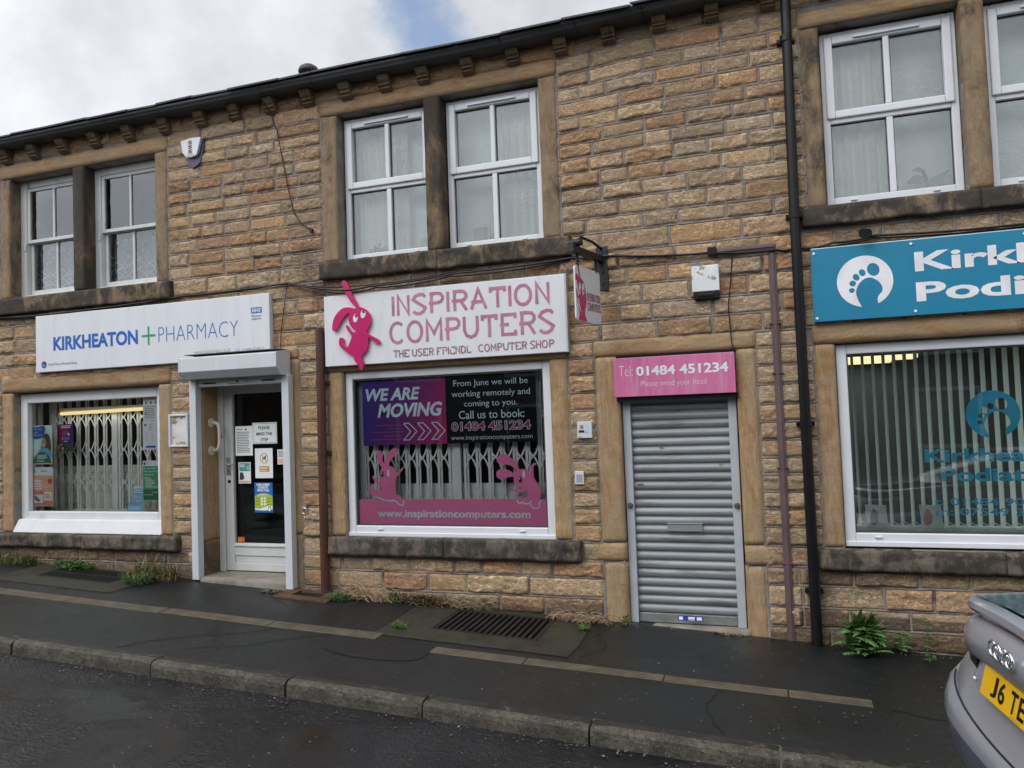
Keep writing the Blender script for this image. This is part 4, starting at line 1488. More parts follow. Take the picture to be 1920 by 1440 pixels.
b.rect(-3.46, -2.642, 1.486, 2.070, 6.072)
b.build('sheet', M_VIOLET, t)
b = MB()
M_PALEC = mat('pale_cyan_print', (0.68, 0.84, 0.88), 0.5)
b.text('WE ARE', -3.425, -2.885, 1.882, 1.994, 6.0705, 0, bold=0.035, shear=0.22)
b.text('MOVING', -3.308, -2.675, 1.731, 1.856, 6.0705, 0, bold=0.035, shear=0.22)
b.build('lettering', M_PALEC, t)
b = MB()
for k in range(3):
    x = -3.055 + k * 0.136
    b.ribbon([(x, 1.675), (x + 0.055, 1.675), (x + 0.128, 1.602), (x + 0.055, 1.528), (x, 1.528), (x + 0.068, 1.602), (x, 1.675)], 0.0085, 6.0705 - .0005 * k)
for z, a in ((1.66, -3.33), (1.63, -3.2), (1.60, -3.36), (1.565, -3.25), (1.535, -3.40)):
    b.rect(a, -3.06, z, z + 0.004, 6.0705, 1)
b.build('arrows', [M_PALEC, mat('mauve_print', (0.38, 0.12, 0.36), 0.5)], t)
t = thing('poster', 'black poster with white lettering about working remotely and a phone number', 'poster', 'moving notices in the computer shop window')
b = MB()
b.rect(-2.638, -1.822, 1.486, 2.072, 6.073)
b.build('sheet', mat('ink_black_print', (0.005, 0.008, 0.014), 0.6, spec=0.08), t)
b = MB()
yv = 6.0715
b.text('From June we will be', -2.566, -1.890, 1.962, 2.030, yv, 0, bold=0.0)
b.text('working remotely and', -2.584, -1.874, 1.870, 1.938, yv, 0, bold=0.0)
b.text('coming to you.', -2.472, -1.990, 1.785, 1.848, yv, 0, bold=0.0)
b.text('Call us to book:', -2.524, -1.930, 1.695, 1.765, yv, 0, bold=0.004)
b.text('www.inspirationcomputers.com', -2.602, -1.866, 1.505, 1.552, yv, 0, bold=-0.004)
b.text('01484 451234', -2.598, -1.877, 1.590, 1.672, yv, 0, bold=0.05)
b.text('01484 451234', -2.594, -1.881, 1.594, 1.668, yv - .001, 1, bold=0.012)
b.build('lettering', [M_PALEC, M_VIOLET], t)

# hanging sign and its iron bracket -------------------------------------------
t = thing('sign_bracket', 'black iron wall bracket carrying the small hanging sign', 'bracket')
b = MB()
b.box(-1.243, -1.150, 5.955, 5.985, 2.68, 3.035)
b.build('wall_plate', M_IRON, t, bevel=0.004)
b = MB()
for z in (2.74, 2.83, 2.97):
    b.tube([(-1.196, 5.956, z), (-1.196, 5.948, z)], 0.012, 8)
b.build('bolt', M_IRON, t)
b = MB()
b.box(-1.225, -1.175, 5.42, 5.955, 2.905, 2.955)
b.box(-1.229, -1.171, 5.405, 5.42, 2.90, 2.96)
b.tube([(-1.20, 5.955, 3.02), (-1.20, 5.80, 3.045), (-1.20, 5.60, 3.045), (-1.20, 5.54, 3.01), (-1.20, 5.55, 2.96)], 0.012, 6)
b.build('arm', M_IRON, t, bevel=0.003)
b = MB()
b.tube([(-1.25, 5.50, 2.985), (-1.15, 5.50, 2.985)], 0.028, 12)
b.build('roller', M_IRON, t)
for y in (5.52, 5.84):
    b = MB()
    b.box(-1.207, -1.193, y - 0.012, y + 0.012, 2.80, 2.905)
    b.build('strap', M_IRON, t, bevel=0.002)
t = thing('hanging_sign', 'small white hanging sign with a magenta rabbit jutting from the wall', 'sign')
y0, y1, z0, z1 = 5.46, 5.895, 2.40, 2.815
cr = 0.03
lp = []
for cy, cz, a0 in ((y1 - cr, z1 - cr, 0), (y0 + cr, z1 - cr, 90), (y0 + cr, z0 + cr, 180), (y1 - cr, z0 + cr, 270)):
    for k in range(5):
        a = math.radians(a0 + k * 22.5)
        lp.append((cy + cr * math.cos(a), cz + cr * math.sin(a)))


def yslab(loops, x0, x1):
    mb = MB()
    mb.slab(loops, x0, x1)
    mb.v = [(v[1], v[0], v[2]) for v in mb.v]      # facade shape turned to stand at right angles to the wall
    return mb


XH = -1.20
mb = yslab([lp], XH - 0.006, XH + 0.006)
mb.build('board', M_SIGNW, t)
# rabbit bust: front (x larger) side seen from the right; y grows towards the wall
bust = [(5.463, 2.740), (5.49, 2.755), (5.53, 2.72), (5.505, 2.82 - .01), (5.525, 2.808), (5.55, 2.73), (5.60, 2.70), (5.635, 2.62), (5.64, 2.55), (5.61, 2.49), (5.605, 2.45), (5.64, 2.403),
        (5.495, 2.403), (5.51, 2.45), (5.50, 2.52), (5.475, 2.585), (5.466, 2.63), (5.475, 2.64), (5.50, 2.58), (5.515, 2.60), (5.495, 2.66), (5.487, 2.70), (5.463, 2.70)]
for sgn in (1,):
    mb = MB()
    V, F = curve2d_geo([bust])
    mb.add([(XH + 0.0075 * sgn, a, c) for a, c in V], F, 0)
    for ey in (5.53, 5.585):
        V, F = curve2d_geo([ellipse(ey, 2.645, 0.02, 0.045, 16)])
        mb.add([(XH + 0.0085, a, c) for a, c in V], F, 1)
        V, F = curve2d_geo([ellipse(ey + .004, 2.63, 0.008, 0.014, 12)])
        mb.add([(XH + 0.0095, a, c) for a, c in V], F, 0)
    V, F = curve2d_geo([[(5.49, 2.57), (5.50, 2.515), (5.525, 2.47), (5.54, 2.47), (5.515, 2.52), (5.502, 2.57)]])
    mb.add([(XH + 0.0085, a, c) for a, c in V], F, 1)
    mb.build('rabbit_print', [M_MAG, M_SIGNW], t)
mb = MB()
stroke_text(mb, 'INSPIRATION', 5.655, 5.882, 2.565, 2.625, 0.0, 0.008, 0)
stroke_text(mb, 'COMPUTERS', 5.655, 5.885, 2.490, 2.552, 0.0, 0.008, 0)
mb.v = [(XH + 0.0075 - v[1], v[0], v[2]) for v in mb.v]
mb.build('lettering', M_PINKD, t)

# the arm and its board are swung a little to the left
for o in list(COL.objects):
    if o.parent and o.parent.name in ('sign_bracket', 'hanging_sign') and not o.name.startswith(('wall_plate', 'bolt')):
        q = Matrix.Translation(Vector((-1.197, 5.955, 0))) @ Matrix.Rotation(math.radians(-13), 4, 'Z') @ Matrix.Translation(Vector((1.197, -5.955, 0)))
        o.data.transform(q)

# roller shutter over the pharmacy door ------------------------------------------
t = thing('roller_shutter', 'white roller shutter box and side rails around the open pharmacy doorway', 'shutter')
prof = [(5.96, 2.385), (5.775, 2.362), (5.752, 2.352), (5.750, 2.225), (5.815, 2.158), (5.96, 2.158)]
b = MB()
n = len(prof)
xa, xb = -5.212, -4.140
V = [(xa, y, z) for y, z in prof] + [(xb, y, z) for y, z in prof]
b.add(V, [(i, (i + 1) % n, n + (i + 1) % n, n + i) for i in range(n)] + [tuple(range(n)), tuple(range(n, 2 * n))])
b.build('housing', M_WHITEMETAL, t, bevel=0.003)
b = MB()
for x in (xa - 0.006, xb + 0.0005):
    pr = [(y - 0.002 if y < 5.9 else y, z + (0.004 if z > 2.2 else -0.004)) for y, z in prof]
    V = [(x, y, z) for y, z in pr] + [(x + 0.0055, y, z) for y, z in pr]
    b = MB()
    b.add(V, [(i, (i + 1) % n, n + (i + 1) % n, n + i) for i in range(n)] + [tuple(range(n)), tuple(range(n, 2 * n))])
    b.build('end_plate', M_WHITEMETAL, t)
b = MB()
b.box(xa + .02, xb - .02, 5.80, 5.955, 2.386, 2.392)
b.build('grimy_top', mat('grime', (0.09, 0.08, 0.07), 0.9), t)
for x in (-5.226, -4.190):
    b = MB()
    b.box(x, x + 0.074, 5.895, 5.972, z_pave(x, 5.9) + 0.012, 2.157)
    b.build('guide_rail', M_WHITEMETAL, t, bevel=0.004)
b = MB()
b.box(-5.15, -4.192, 5.92, 5.945, 2.085, 2.157)
bb = b.build('bottom_bar', M_ALU, t, bevel=0.004)
b = MB()
b.ribbon([(-4.80, 2.135), (-4.78, 2.145), (-4.60, 2.145), (-4.58, 2.135), (-4.58, 2.115), (-4.60, 2.105), (-4.78, 2.105), (-4.80, 2.115), (-4.80, 2.135)], 0.005, 5.9185)
b.poly(ellipse(-4.69, 2.125, 0.012, 0.012), 5.9185)
b.rect(-5.08, -4.93, 2.112, 2.126, 5.9185)
b.rect(-4.42, -4.28, 2.112, 2.126, 5.9185)
b.build('slots', M_BLACK, bb)

# closed grey shutter --------------------------------------------------------------
t = thing('roller_shutter', 'closed grey steel roller shutter below the pink telephone sign', 'shutter')
M_GALV = mat('galvanised_slats', (0.245, 0.262, 0.272), 0.5, 0.25, var=0.16, vscale=3, dirt=(0.12, 0.12, 0.115), dscale=7, dlo=0.52, dhi=0.72, stretch=(0.25, 1, 2.5), bump=0.1, bscale=40)
b = MB()
pitch = 0.0686
prof = []
z = 0.118
nsl = 25
for k in range(nsl):
    for q in range(9):
        a = math.pi * q / 8
        prof.append((6.074 - 0.0125 * math.sin(a) ** 0.7, z + pitch * (0.12 + 0.80 * q / 8)))
    prof.append((6.0745, z + pitch * 0.94))
    prof.append((6.0815, z + pitch * 0.96))
    prof.append((6.0815, z + pitch * 1.08))
    z += pitch
n = len(prof)
for xa, xb in ((-1.045, -0.27),):
    V = [(xa, y, z) for y, z in prof] + [(xb, y, z) for y, z in prof]
    b.add(V, [(i, i + 1, n + i + 1, n + i) for i in range(n - 1)])
cur = b.build('curtain', M_GALV, t, smooth=False)
b = MB()
b.box(-1.03, -0.285, 6.05, 6.085, 0.052, 0.122)
b.build('bottom_rail', mat('grimy_steel', (0.22, 0.23, 0.225), 0.5, 0.4, var=0.3, dirt=(0.08, 0.08, 0.075)), t, bevel=0.004)
M_RAILG = mat('grey_powder_coat', (0.40, 0.43, 0.47), 0.4, var=0.06)
for x in (-1.095, -0.283):
    b = MB()
    b.box(x, x + 0.062, 6.03, 6.10, 0.046, 1.86)
    gr_ = b.build('guide_rail', M_RAILG, t, bevel=0.004)
    b = MB()
    b.tube([(x + 0.032, 6.029, 0.965), (x + 0.032, 6.005, 0.965)], [0.021, 0.015], 14)
    b.build('lock', mat('brass_lock', (0.16, 0.12, 0.075), 0.45, 0.6), gr_, bevel=0.002)
b = MB()
b.box(-0.785, -0.515, 6.046, 6.075, 0.762, 0.822)
b.box(-0.788, -0.512, 6.04, 6.06, 0.818, 0.826)
b.build('letter_flap', M_GALV, t, bevel=0.003)
b = MB()
b.rect(-0.735, -0.542, 0.076, 0.113, 6.0485, 0)
for k, (xa, xb, za, zb) in enumerate(((-0.725, -0.695, 0.082, 0.106), (-0.655, -0.605, 0.090, 0.106), (-0.655, -0.605, 0.081, 0.086), (-0.59, -0.552, 0.082, 0.106))):
    b.rect(xa, xb, za, zb, 6.0475, 1)
b.build('maker_label', [mat('label_blue', (0.03, 0.05, 0.32), 0.4), M_PAPER], t)
b = MB()
for x, z, wx in ((-0.70, 1.716, 0.06), (-0.80, 1.418, 0.035), (-0.36, 1.28, 0.022), (-0.98, 1.128, 0.045)):
    lpz = smooth_loop([(x + wx * math.cos(a) * random.uniform(.5, 1), z + 0.0065 * math.sin(a)) for a in [i * 0.785 for i in range(8)]], 3)
    V, F = curve2d_geo([lpz])
    b = MB()
    b.add([(p[0], 6.0565, p[1]) for p in V], F)
    b.build('rust_patch', mat('rust', (0.21, 0.165, 0.12), 0.85, var=0.3), cur)

# alarm boxes, intercom, keypad, notice frame, grab handle, ring ----------------------
t = thing('alarm_box', 'white shield shaped alarm box lettered SSS between the upper windows', 'alarm box')
sh = [(-5.301,4.499),(-5.181,4.514),(-5.062,4.508),(-5.111,4.353),(-5.136,4.334),(-5.189,4.327),(-5.235,4.331),(-5.277,4.38)]
b = MB()
b.slab([sh], 5.925, 5.954)
ab = b.build('cover', M_SIGNW, t, bevel=0.008)
b = MB()
lo = [(-5.29,4.49),(-5.18,4.505),(-5.075,4.505),(-5.049,4.491),(-5.058,4.402),(-5.1,4.274),(-5.171,4.234),(-5.207,4.239),(-5.252,4.298),(-5.272,4.36)]
b.slab([smooth_loop(lo, 2)], 5.9553, 5.9885)
b.build('strobe_lens', mat('purple_lens', (0.055, 0.045, 0.085), 0.3), t)
b = MB()
for k in range(3):
    b.text('S', -5.213, -5.163, 4.452 - k * 0.044, 4.490 - k * 0.044, 5.9235, 0, bold=0.05)
b.text('01924', -5.225, -5.150, 4.347, 4.360, 5.9235, 1)
b.text('728218', -5.235, -5.140, 4.332, 4.344, 5.9235, 1)
b.build('lettering', [mat('dark_brown_print', (0.10, 0.05, 0.05), 0.5), M_INK], t)

t = thing('alarm_box', 'square white alarm box with peeling label and black base', 'alarm box')
b = MB()
b.box(-0.500, -0.297, 5.92, 5.985, 2.600, 2.800)
b.build('cover', mat('peeling_label_white', (0.70, 0.72, 0.73), 0.4, dirt=(0.30, 0.24, 0.16), dscale=9, dlo=0.55, dhi=0.60), t, bevel=0.006)
b = MB()
b.box(-0.492, -0.300, 5.925, 5.985, 2.545, 2.599)
b.box(-0.46, -0.335, 5.918, 5.926, 2.560, 2.585)
b.build('base', M_BLACK, t, bevel=0.005)
b = MB()
b.box(-0.505, -0.297, 5.975, 5.988, 2.80, 2.852)
b.build('bracket', mat('grey_metal', (0.18, 0.18, 0.18), 0.6), t)

t = thing('intercom_panel', 'white square intercom panel on the stones beside the shutter doorway', 'intercom')
b = MB()
b.box(-1.450, -1.330, 5.94, 5.985, 1.508, 1.640)
b.build('cover', M_WHITEMETAL, t, bevel=0.004)
b = MB()
b.rect(-1.438, -1.392, 1.553, 1.572, 5.9385, 0)
b.build('display', mat('dark_red_lens', (0.09, 0.012, 0.025), 0.25), t)
b = MB()
b.rect(-1.425, -1.398, 1.583, 1.612, 5.9385, 0)
b.rect(-1.388, -1.362, 1.55, 1.554, 5.9385, 0)
b.rect(-1.388, -1.362, 1.565, 1.568, 5.9385, 0)
b.rect(-1.44, -1.41, 1.517, 1.521, 5.9385, 0)
b.poly(ellipse(-1.362, 1.59, 0.003, 0.003, 8), 5.9385, 0)
b.build('print', M_INK, t)

t = thing('keypad', 'small pale door entry keypad with a grid of buttons', 'keypad')
b = MB()
b.box(-1.486, -1.412, 5.945, 5.985, 1.140, 1.244)
b.build('cover', M_WHITEMETAL, t, bevel=0.004)
b = MB()
for i in range(3):
    for j in range(4):
        b.box(-1.472 + i * 0.017, -1.460 + i * 0.017, 5.941, 5.9455, 1.160 + j * 0.016, 1.171 + j * 0.016)
b.build('buttons', mat('grey_buttons', (0.30, 0.33, 0.34), 0.5), t)

t = thing('notice_case', 'empty white framed notice case between pharmacy window and door', 'notice frame')
b = MB()
frame4(b, -5.527, -5.295, 1.522, 1.842, 5.945, 5.985, 0.022)
b.build('frame', M_WHITEMETAL, t, bevel=0.005)
b = MB()
b.rect(-5.505, -5.317, 1.544, 1.820, 5.965)
b.build('sheet', mat('creased_paper', (0.58, 0.58, 0.58), 0.6, var=0.10, vscale=12, bump=0.5, bscale=14), t)

t = thing('grab_handle', 'cream painted bow grab handle fixed in the pharmacy door reveal', 'handle')
M_CREAMP = mat('chipped_cream_paint', (0.62, 0.58, 0.47), 0.5, var=0.1, dirt=(0.14, 0.09, 0.05), dlo=0.63, dhi=0.68, dscale=14)
xw = -5.15
b = MB()
b.tube([(xw, 6.10, 1.745), (xw + 0.05, 6.10, 1.745), (xw + 0.085, 6.10, 1.725), (xw + 0.095, 6.10, 1.68), (xw + 0.095, 6.10, 1.54), (xw + 0.085, 6.10, 1.495), (xw + 0.05, 6.10, 1.475), (xw, 6.10, 1.475)], 0.016, 12)
b.build('bar', M_CREAMP, t, smooth=True)
for z in (1.745, 1.475):
    b = MB()
    b.tube([(xw, 6.10, z), (xw + 0.012, 6.10, z)], 0.042, 16)
    b.build('rose', M_CREAMP, t, bevel=0.004)

t = thing('wall_ring', 'small round metal ring fitting on stone beside the brown pipe', 'ring')
b = MB()
b.box(-4.045, -3.998, 5.955, 5.975, 0.935, 0.965)
b.tube([(-4.02 + 0.024 * math.cos(a), 5.955, 0.915 + 0.026 * math.sin(a)) for a in [i * 2 * math.pi / 16 for i in range(17)]], 0.005, 6)
b.build('ring', M_ALU, t)

# pipes -------------------------------------------------------------------------
t = thing('drainpipe', 'rust brown drainpipe ending open beside the computer shop sign', 'drainpipe', 'pipes on the facade')
M_RUSTP = mat('rust_brown_paint', (0.075, 0.028, 0.018), 0.45, var=0.25, vscale=4, stretch=(3, 3, 0.5), dirt=(0.035, 0.018, 0.014), dlo=0.5, dhi=0.7)
b = MB()
b.tube([(-3.80, 5.925, 0.12), (-3.797, 5.925, 1.3), (-3.790, 5.925, 2.56)], 0.039, 16, caps=True)
b.build('pipe', M_RUSTP, t, smooth=False)
for z in (0.62, 1.42, 2.05):
    b = MB()
    b.box(-3.865, -3.73, 5.955, 5.985, z, z + 0.03)
    b.tube([(-3.796, 5.925, z), (-3.796, 5.925, z + 0.03)], 0.044, 16)
    b.build('clip', M_RUSTP, t)

t = thing('drainpipe', 'tall black round drainpipe running from gutter to pavement', 'drainpipe', 'pipes on the facade')
b = MB()
b.tube([(0.262, 5.905, -0.09), (0.260, 5.905, 1.57)], 0.0375, 20)
b.tube([(0.260, 5.905, 1.571), (0.258, 5.905, 3.10)], 0.0365, 20)
b.tube([(0.258, 5.905, 3.101), (0.270, 5.905, 4.62), (0.272, 5.90, 4.72)], 0.0365, 20)
b.build('pipe', M_BLACK, t)
for z in (0.36, 1.57, 3.10, 4.42):
    b = MB()
    b.tube([(0.26, 5.905, z - 0.02), (0.26, 5.905, z + 0.025)], 0.0425, 20)
    b.box(0.198, 0.322, 5.93, 5.985, z - 0.012, z + 0.018)
    for dx in (-0.056, 0.056):
        b.tube([(0.26 + dx, 5.93, z), (0.26 + dx, 5.922, z)], 0.009, 8)
    b.build('bracket', M_BLACK, t)

t = thing('cable_conduit', 'dull mauve metal conduit bent over beside the black drainpipe', 'conduit', 'pipes on the facade')
M_MAUVE = mat('dull_mauve_paint', (0.115, 0.074, 0.077), 0.5, var=0.15, vscale=5, dirt=(0.09, 0.055, 0.055), dlo=0.55, dhi=0.75)
b = MB()
b.box(0.060, 0.116, 5.955, 5.984, -0.06, 2.878)
b.box(0.074, 0.102, 5.946, 5.956, -0.06, 2.878)
b.build('upright', M_MAUVE, t, bevel=0.005)
b = MB()
b.box(-0.31, 0.118, 5.955, 5.984, 2.879, 2.925)
b.box(-0.31, 0.110, 5.946, 5.956, 2.892, 2.914)
b.build('arm', M_MAUVE, t, bevel=0.005)
for z in (0.55, 1.25, 1.95, 2.32):
    b = MB()
    b.box(0.047, 0.129, 5.944, 5.984, z, z + 0.008)
    b.build('clip', M_MAUVE, t)
b = MB()
b.box(-0.375, -0.309, 5.925, 5.98, 2.872, 2.940)
b.build('end_cap', M_BLACK, t, bevel=0.008)

# cables ---------------------------------------------------------------------


def sag(pts, seg=6, s=0.010):
    out = []
    for p, q in zip(pts, pts[1:]):
        for i in range(seg):
            t_ = i / seg
            out.append((p[0] + (q[0] - p[0]) * t_, p[1] + (q[1] - p[1]) * t_, p[2] + (q[2] - p[2]) * t_ - s * 4 * t_ * (1 - t_)))
    out.append(pts[-1])
    return out


t = thing('cable_run', 'black bundled cables sagging along the wall under the upper sills', 'cable', 'cables on the facade')
b = MB()
ya = 5.945
b.tube(sag([(-9.5, ya, 3.0), (-7.764, ya, 2.955), (-6.787, ya - .02, 2.938), (-5.291, ya, 2.985), (-4.137, ya + .01, 3.005), (-3.579, 5.885, 2.880), (-3.255, 5.885, 2.885), (-2.436, 5.90, 2.927), (-1.43, ya, 2.965), (-1.15, ya, 2.952),
           (-0.34, ya, 2.892), (0.12, 5.94, 2.868), (0.21, 5.98, 2.864), (0.31, 5.98, 2.865), (0.506, ya, 2.880), (0.79, ya, 2.902), (1.7, ya, 2.880), (3.6, ya, 2.93)]), 0.0085, 6)
b.build('thick_cable', M_BLACK, t)
b = MB()
ya = 5.962
b.tube(sag([(-9.5, ya, 2.98), (-7.7, ya, 2.948), (-6.7, ya, 2.945), (-5.29, ya, 2.978), (-4.14, ya, 3.012), (-3.5, 5.90, 2.905), (-2.4, 5.90, 2.945), (-1.43, ya, 2.978), (-1.15, ya, 2.966), (-0.34, ya, 2.905)], 6, 0.02), 0.0055, 5)
b.tube(sag([(0.31, 5.97, 2.852), (0.79, ya, 2.888), (1.7, ya, 2.862), (3.6, ya, 2.9)], 6, 0.012), 0.006, 5)
b.tube(sag([(-3.9, ya, 2.99), (-3.62, 5.90, 2.86), (-3.2, 5.90, 2.872), (-2.5, 5.9, 2.905), (-1.45, 5.95, 2.95)], 6, 0.02), 0.006, 5)
b.build('thin_cable', M_BLACK, t)
t = thing('aerial_wire', 'thin black wire hanging from the gutter across bare stones', 'wire', 'cables on the facade')
b = MB()
b.tube([(-4.275, 5.74, 4.83), (-4.27, 5.75, 4.72), (-4.25, 5.90, 4.62), (-4.213, 5.955, 4.45), (-4.164, 5.958, 4.163), (-4.113, 5.958, 3.905), (-4.061, 5.958, 3.674), (-3.979, 5.958, 3.54), (-3.867, 5.962, 3.468)], 0.005, 5)
b.box(-3.885, -3.86, 5.95, 5.975, 3.45, 3.485)
b.build('wire', M_BLACK, t)
t = thing('door_wire', 'thin dark wire dropping from the cables to the pink sign', 'wire', 'cables on the facade')
b = MB()
b.tube([(-0.19, 5.95, 2.90), (-0.203, 5.958, 2.80), (-0.217, 5.955, 2.657), (-0.238, 5.955, 2.50), (-0.242, 5.955, 2.455), (-0.230, 5.955, 2.211), (-0.218, 5.955, 2.13)], 0.0045, 5)
b.build('wire', M_BLACK, t)
t = thing('sign_wire', 'thin wire dropping from the cables behind the pharmacy sign corner', 'wire', 'cables on the facade')
b = MB()
b.tube([(-4.144, 5.962, 3.0), (-4.170, 5.962, 2.88), (-4.191, 5.962, 2.768), (-4.22, 5.962, 2.6), (-4.234, 5.962, 2.473), (-4.236, 5.962, 2.385)], 0.0035, 5)
b.build('wire', M_BLACK, t)

t = thing('floodlight', 'small black security camera on a steel stub under the upper sill', 'camera')
b = MB()
b.tube([(0.735, 5.88, 2.912), (0.70, 5.83, 2.905)], [0.03, 0.036], 14)
b.build('head', M_BLACK, t, bevel=0.003)
b = MB()
b.tube([(0.735, 5.90, 2.912), (0.80, 5.97, 2.914)], 0.012, 8)
b.tube([(0.785, 5.975, 2.914), (0.785, 5.985, 2.914)], 0.026, 12)
b.build('stub', M_ALU, t)

# ------------------------------------------------------------------ behind the shop windows


def grille(label, x0, x1, z0, z1, y, xs, rows, posts, group):
    t = thing('security_grille', label, 'grille', group)
    m_ = M_GRILLE
    b = MB()
    for x in xs:
        b.box(x - 0.011, x + 0.011, y, y + 0.010, z0, z1)
        b.box(x + 0.014, x + 0.030, y + 0.012, y + 0.020, z0, z1)
    b.build('bars', m_, t)
    b = MB()
    for a, c in zip(xs, xs[1:]):
        if c - a > 0.2 or any(a < p < c for p in posts):
            continue
        xm, hw = (a + c) / 2, (c - a) / 2
        for zr_ in rows:
            for sg, yy in ((1, y + 0.004), (-1, y + 0.008)):
                pts = []
                for i in range(-6, 7):
                    s = i / 6
                    # straight through the crossing, curving up into the bars
                    pts.append((xm + sg * hw * math.copysign(abs(s) ** 0.78, s), zr_ + 0.115 * math.copysign(abs(s) ** 1.25, s)))
                b.ribbon(pts, 0.014, yy - 0.006)
    b.build('lattice', m_, t)
    b = MB()
    for p in posts:
        b.box(p - 0.036, p + 0.036, y - 0.012, y + 0.03, z0, z1)
    b.box(x0, x1, y - 0.01, y + 0.03, z0 - 0.03, z0)
    b.box(x0, x1, y - 0.01, y + 0.03, z1, z1 + 0.03)
    b.build('posts', m_, t, bevel=0.003)
    return t


M_GRILLE = mat('white_grille_paint', (0.80, 0.84, 0.82), 0.4, var=0.03)
xs = [-7.46 + 0.0] + [-7.376 + 0.1245 * i for i in range(6)] + [-6.635] + [-6.545 + 0.1245 * i for i in range(8)]
grille('white folding security grille inside the pharmacy window', -7.50, -5.55, 0.87, 2.10, 6.34, xs, (1.155, 1.50, 1.84), (-7.48, -6.60), 'folding grilles inside the shop windows')
xs = [-3.50, -3.40] + [-3.295 + 0.105 * i for i in range(7)] + [-2.52 + 0.1135 * i for i in range(8)]
grille('white folding security grille inside the computer shop window', -3.70, -1.60, 0.72, 2.10, 6.165, xs, (0.98, 1.36, 1.72), (-3.54, -2.59), 'folding grilles inside the shop windows')

t = thing('window_backboard', 'cream ribbed back board low inside the pharmacy window', 'board', 'boards inside the shop windows')
b = MB()
for k in range(8):
    b.box(-7.6, -5.45, 6.42 - (k % 2) * 0.0, 6.45, 0.78 + k * 0.068, 0.842 + k * 0.068)
b.box(-7.6, -5.45, 6.43, 6.46, 0.77, 1.33)
b.build('slats', mat('cream_slats', (0.76, 0.75, 0.66), 0.6, var=0.05), t, bevel=0.004)
t = thing('window_backboard', 'pale grey back board low inside the computer shop window', 'board', 'boards inside the shop windows')
b = MB()
b.box(-3.62, -1.62, 6.225, 6.255, 0.55, 1.130)
b.build('board', mat('pale_board', (0.74, 0.79, 0.78), 0.6), t, bevel=0.004)
b = MB()
for i in range(16):
    for z in (0.80, 0.98):
        b.poly(ellipse(-3.5 + i * 0.125, z, 0.006, 0.006, 8), 6.2235)
b.build('screw_heads', M_INK, t)
t = thing('window_side_board', 'grey side board at the left of the pharmacy display window', 'board', 'boards inside the shop windows')
b = MB()
b.box(-7.66, -7.475, 6.19, 6.22, 0.84, 2.07)
b.build('board', mat('grey_board', (0.42, 0.43, 0.40), 0.7), t)
t = thing('window_side_board', 'blue grey side board left of the folding grille, computer shop', 'board', 'boards inside the shop windows')
b = MB()
b.box(-3.66, -3.545, 6.12, 6.15, 0.72, 2.10)
b.build('board', mat('blue_grey_board', (0.20, 0.25, 0.27), 0.7), t)
t = thing('strip_light', 'lit yellowish fluorescent tube across the pharmacy window', 'light')
b = MB()
b.tube([(-7.26, 6.26, 1.905), (-5.60, 6.26, 1.925)], 0.019, 10)
b.build('tube', mat('lit_tube', (0.8, 0.75, 0.5), 0.4, emit=((1.0, 0.78, 0.36), 0.62)), t)
b = MB()
b.box(-7.30, -5.58, 6.275, 6.31, 1.925, 1.965)
b.build('batten', M_WHITEMETAL, t)


def tube_lamp(name, parent, loc, rot, sx, sy, power, col):
    d = bpy.data.lights.new(name, 'AREA')
    d.shape = 'RECTANGLE'
    d.size, d.size_y, d.energy, d.color = sx, sy, power, col
    o = bpy.data.objects.new(name, d)
    COL.objects.link(o)
    o.location = loc
    o.rotation_euler = rot
    o.parent = parent


tube_lamp('tube_glow', t, (-6.43, 6.285, 1.88), (0, 0, 0), 1.6, 0.03, 0.45, (1.0, 0.96, 0.9))
# shelf stock deep in the pharmacy
t = thing('stock_shelf', 'dim shelf unit of teal and dark stock deep in the pharmacy', 'shelf')
b = MB()
for z in (0.95, 1.32, 1.66, 2.0):
    b.box(-7.8, -4.1, 8.55, 8.85, z, z + 0.03)
b.build('boards', mat('dim_wood', (0.06, 0.05, 0.045), 0.7), t)
b = MB()
for z in (0.98, 1.35, 1.69, 2.03):
    x = -7.75
    while x < -4.2:
        wd = random.uniform(0.06, 0.2)
        b.box(x, x + wd - 0.01, 8.58, 8.78, z, z + random.uniform(0.1, 0.26), random.randrange(4))
        x += wd
b.build('stock', [mat('stock_a', (0.02, 0.14, 0.12), 0.6), mat('stock_b', (0.10, 0.10, 0.11), 0.6), mat('stock_c', (0.13, 0.09, 0.07), 0.6), mat('stock_d', (0.03, 0.05, 0.10), 0.6)], t)

# paper in the pharmacy window and on its door ---------------------------------
GW = 'papers and posters in the pharmacy window'
GD = 'papers stuck to the pharmacy door glass'


def lines(b, x0, x1, z0, z1, n, y, m, ragged=0.25, fill=0.5):
    for i in range(n):
        z = z1 - (z1 - z0) * (i + 0.5) / n
        h = (z1 - z0) / n * fill / 2
        b.rect(x0, x1 - (x1 - x0) * random.uniform(0, ragged), z - h, z + h, y, m)


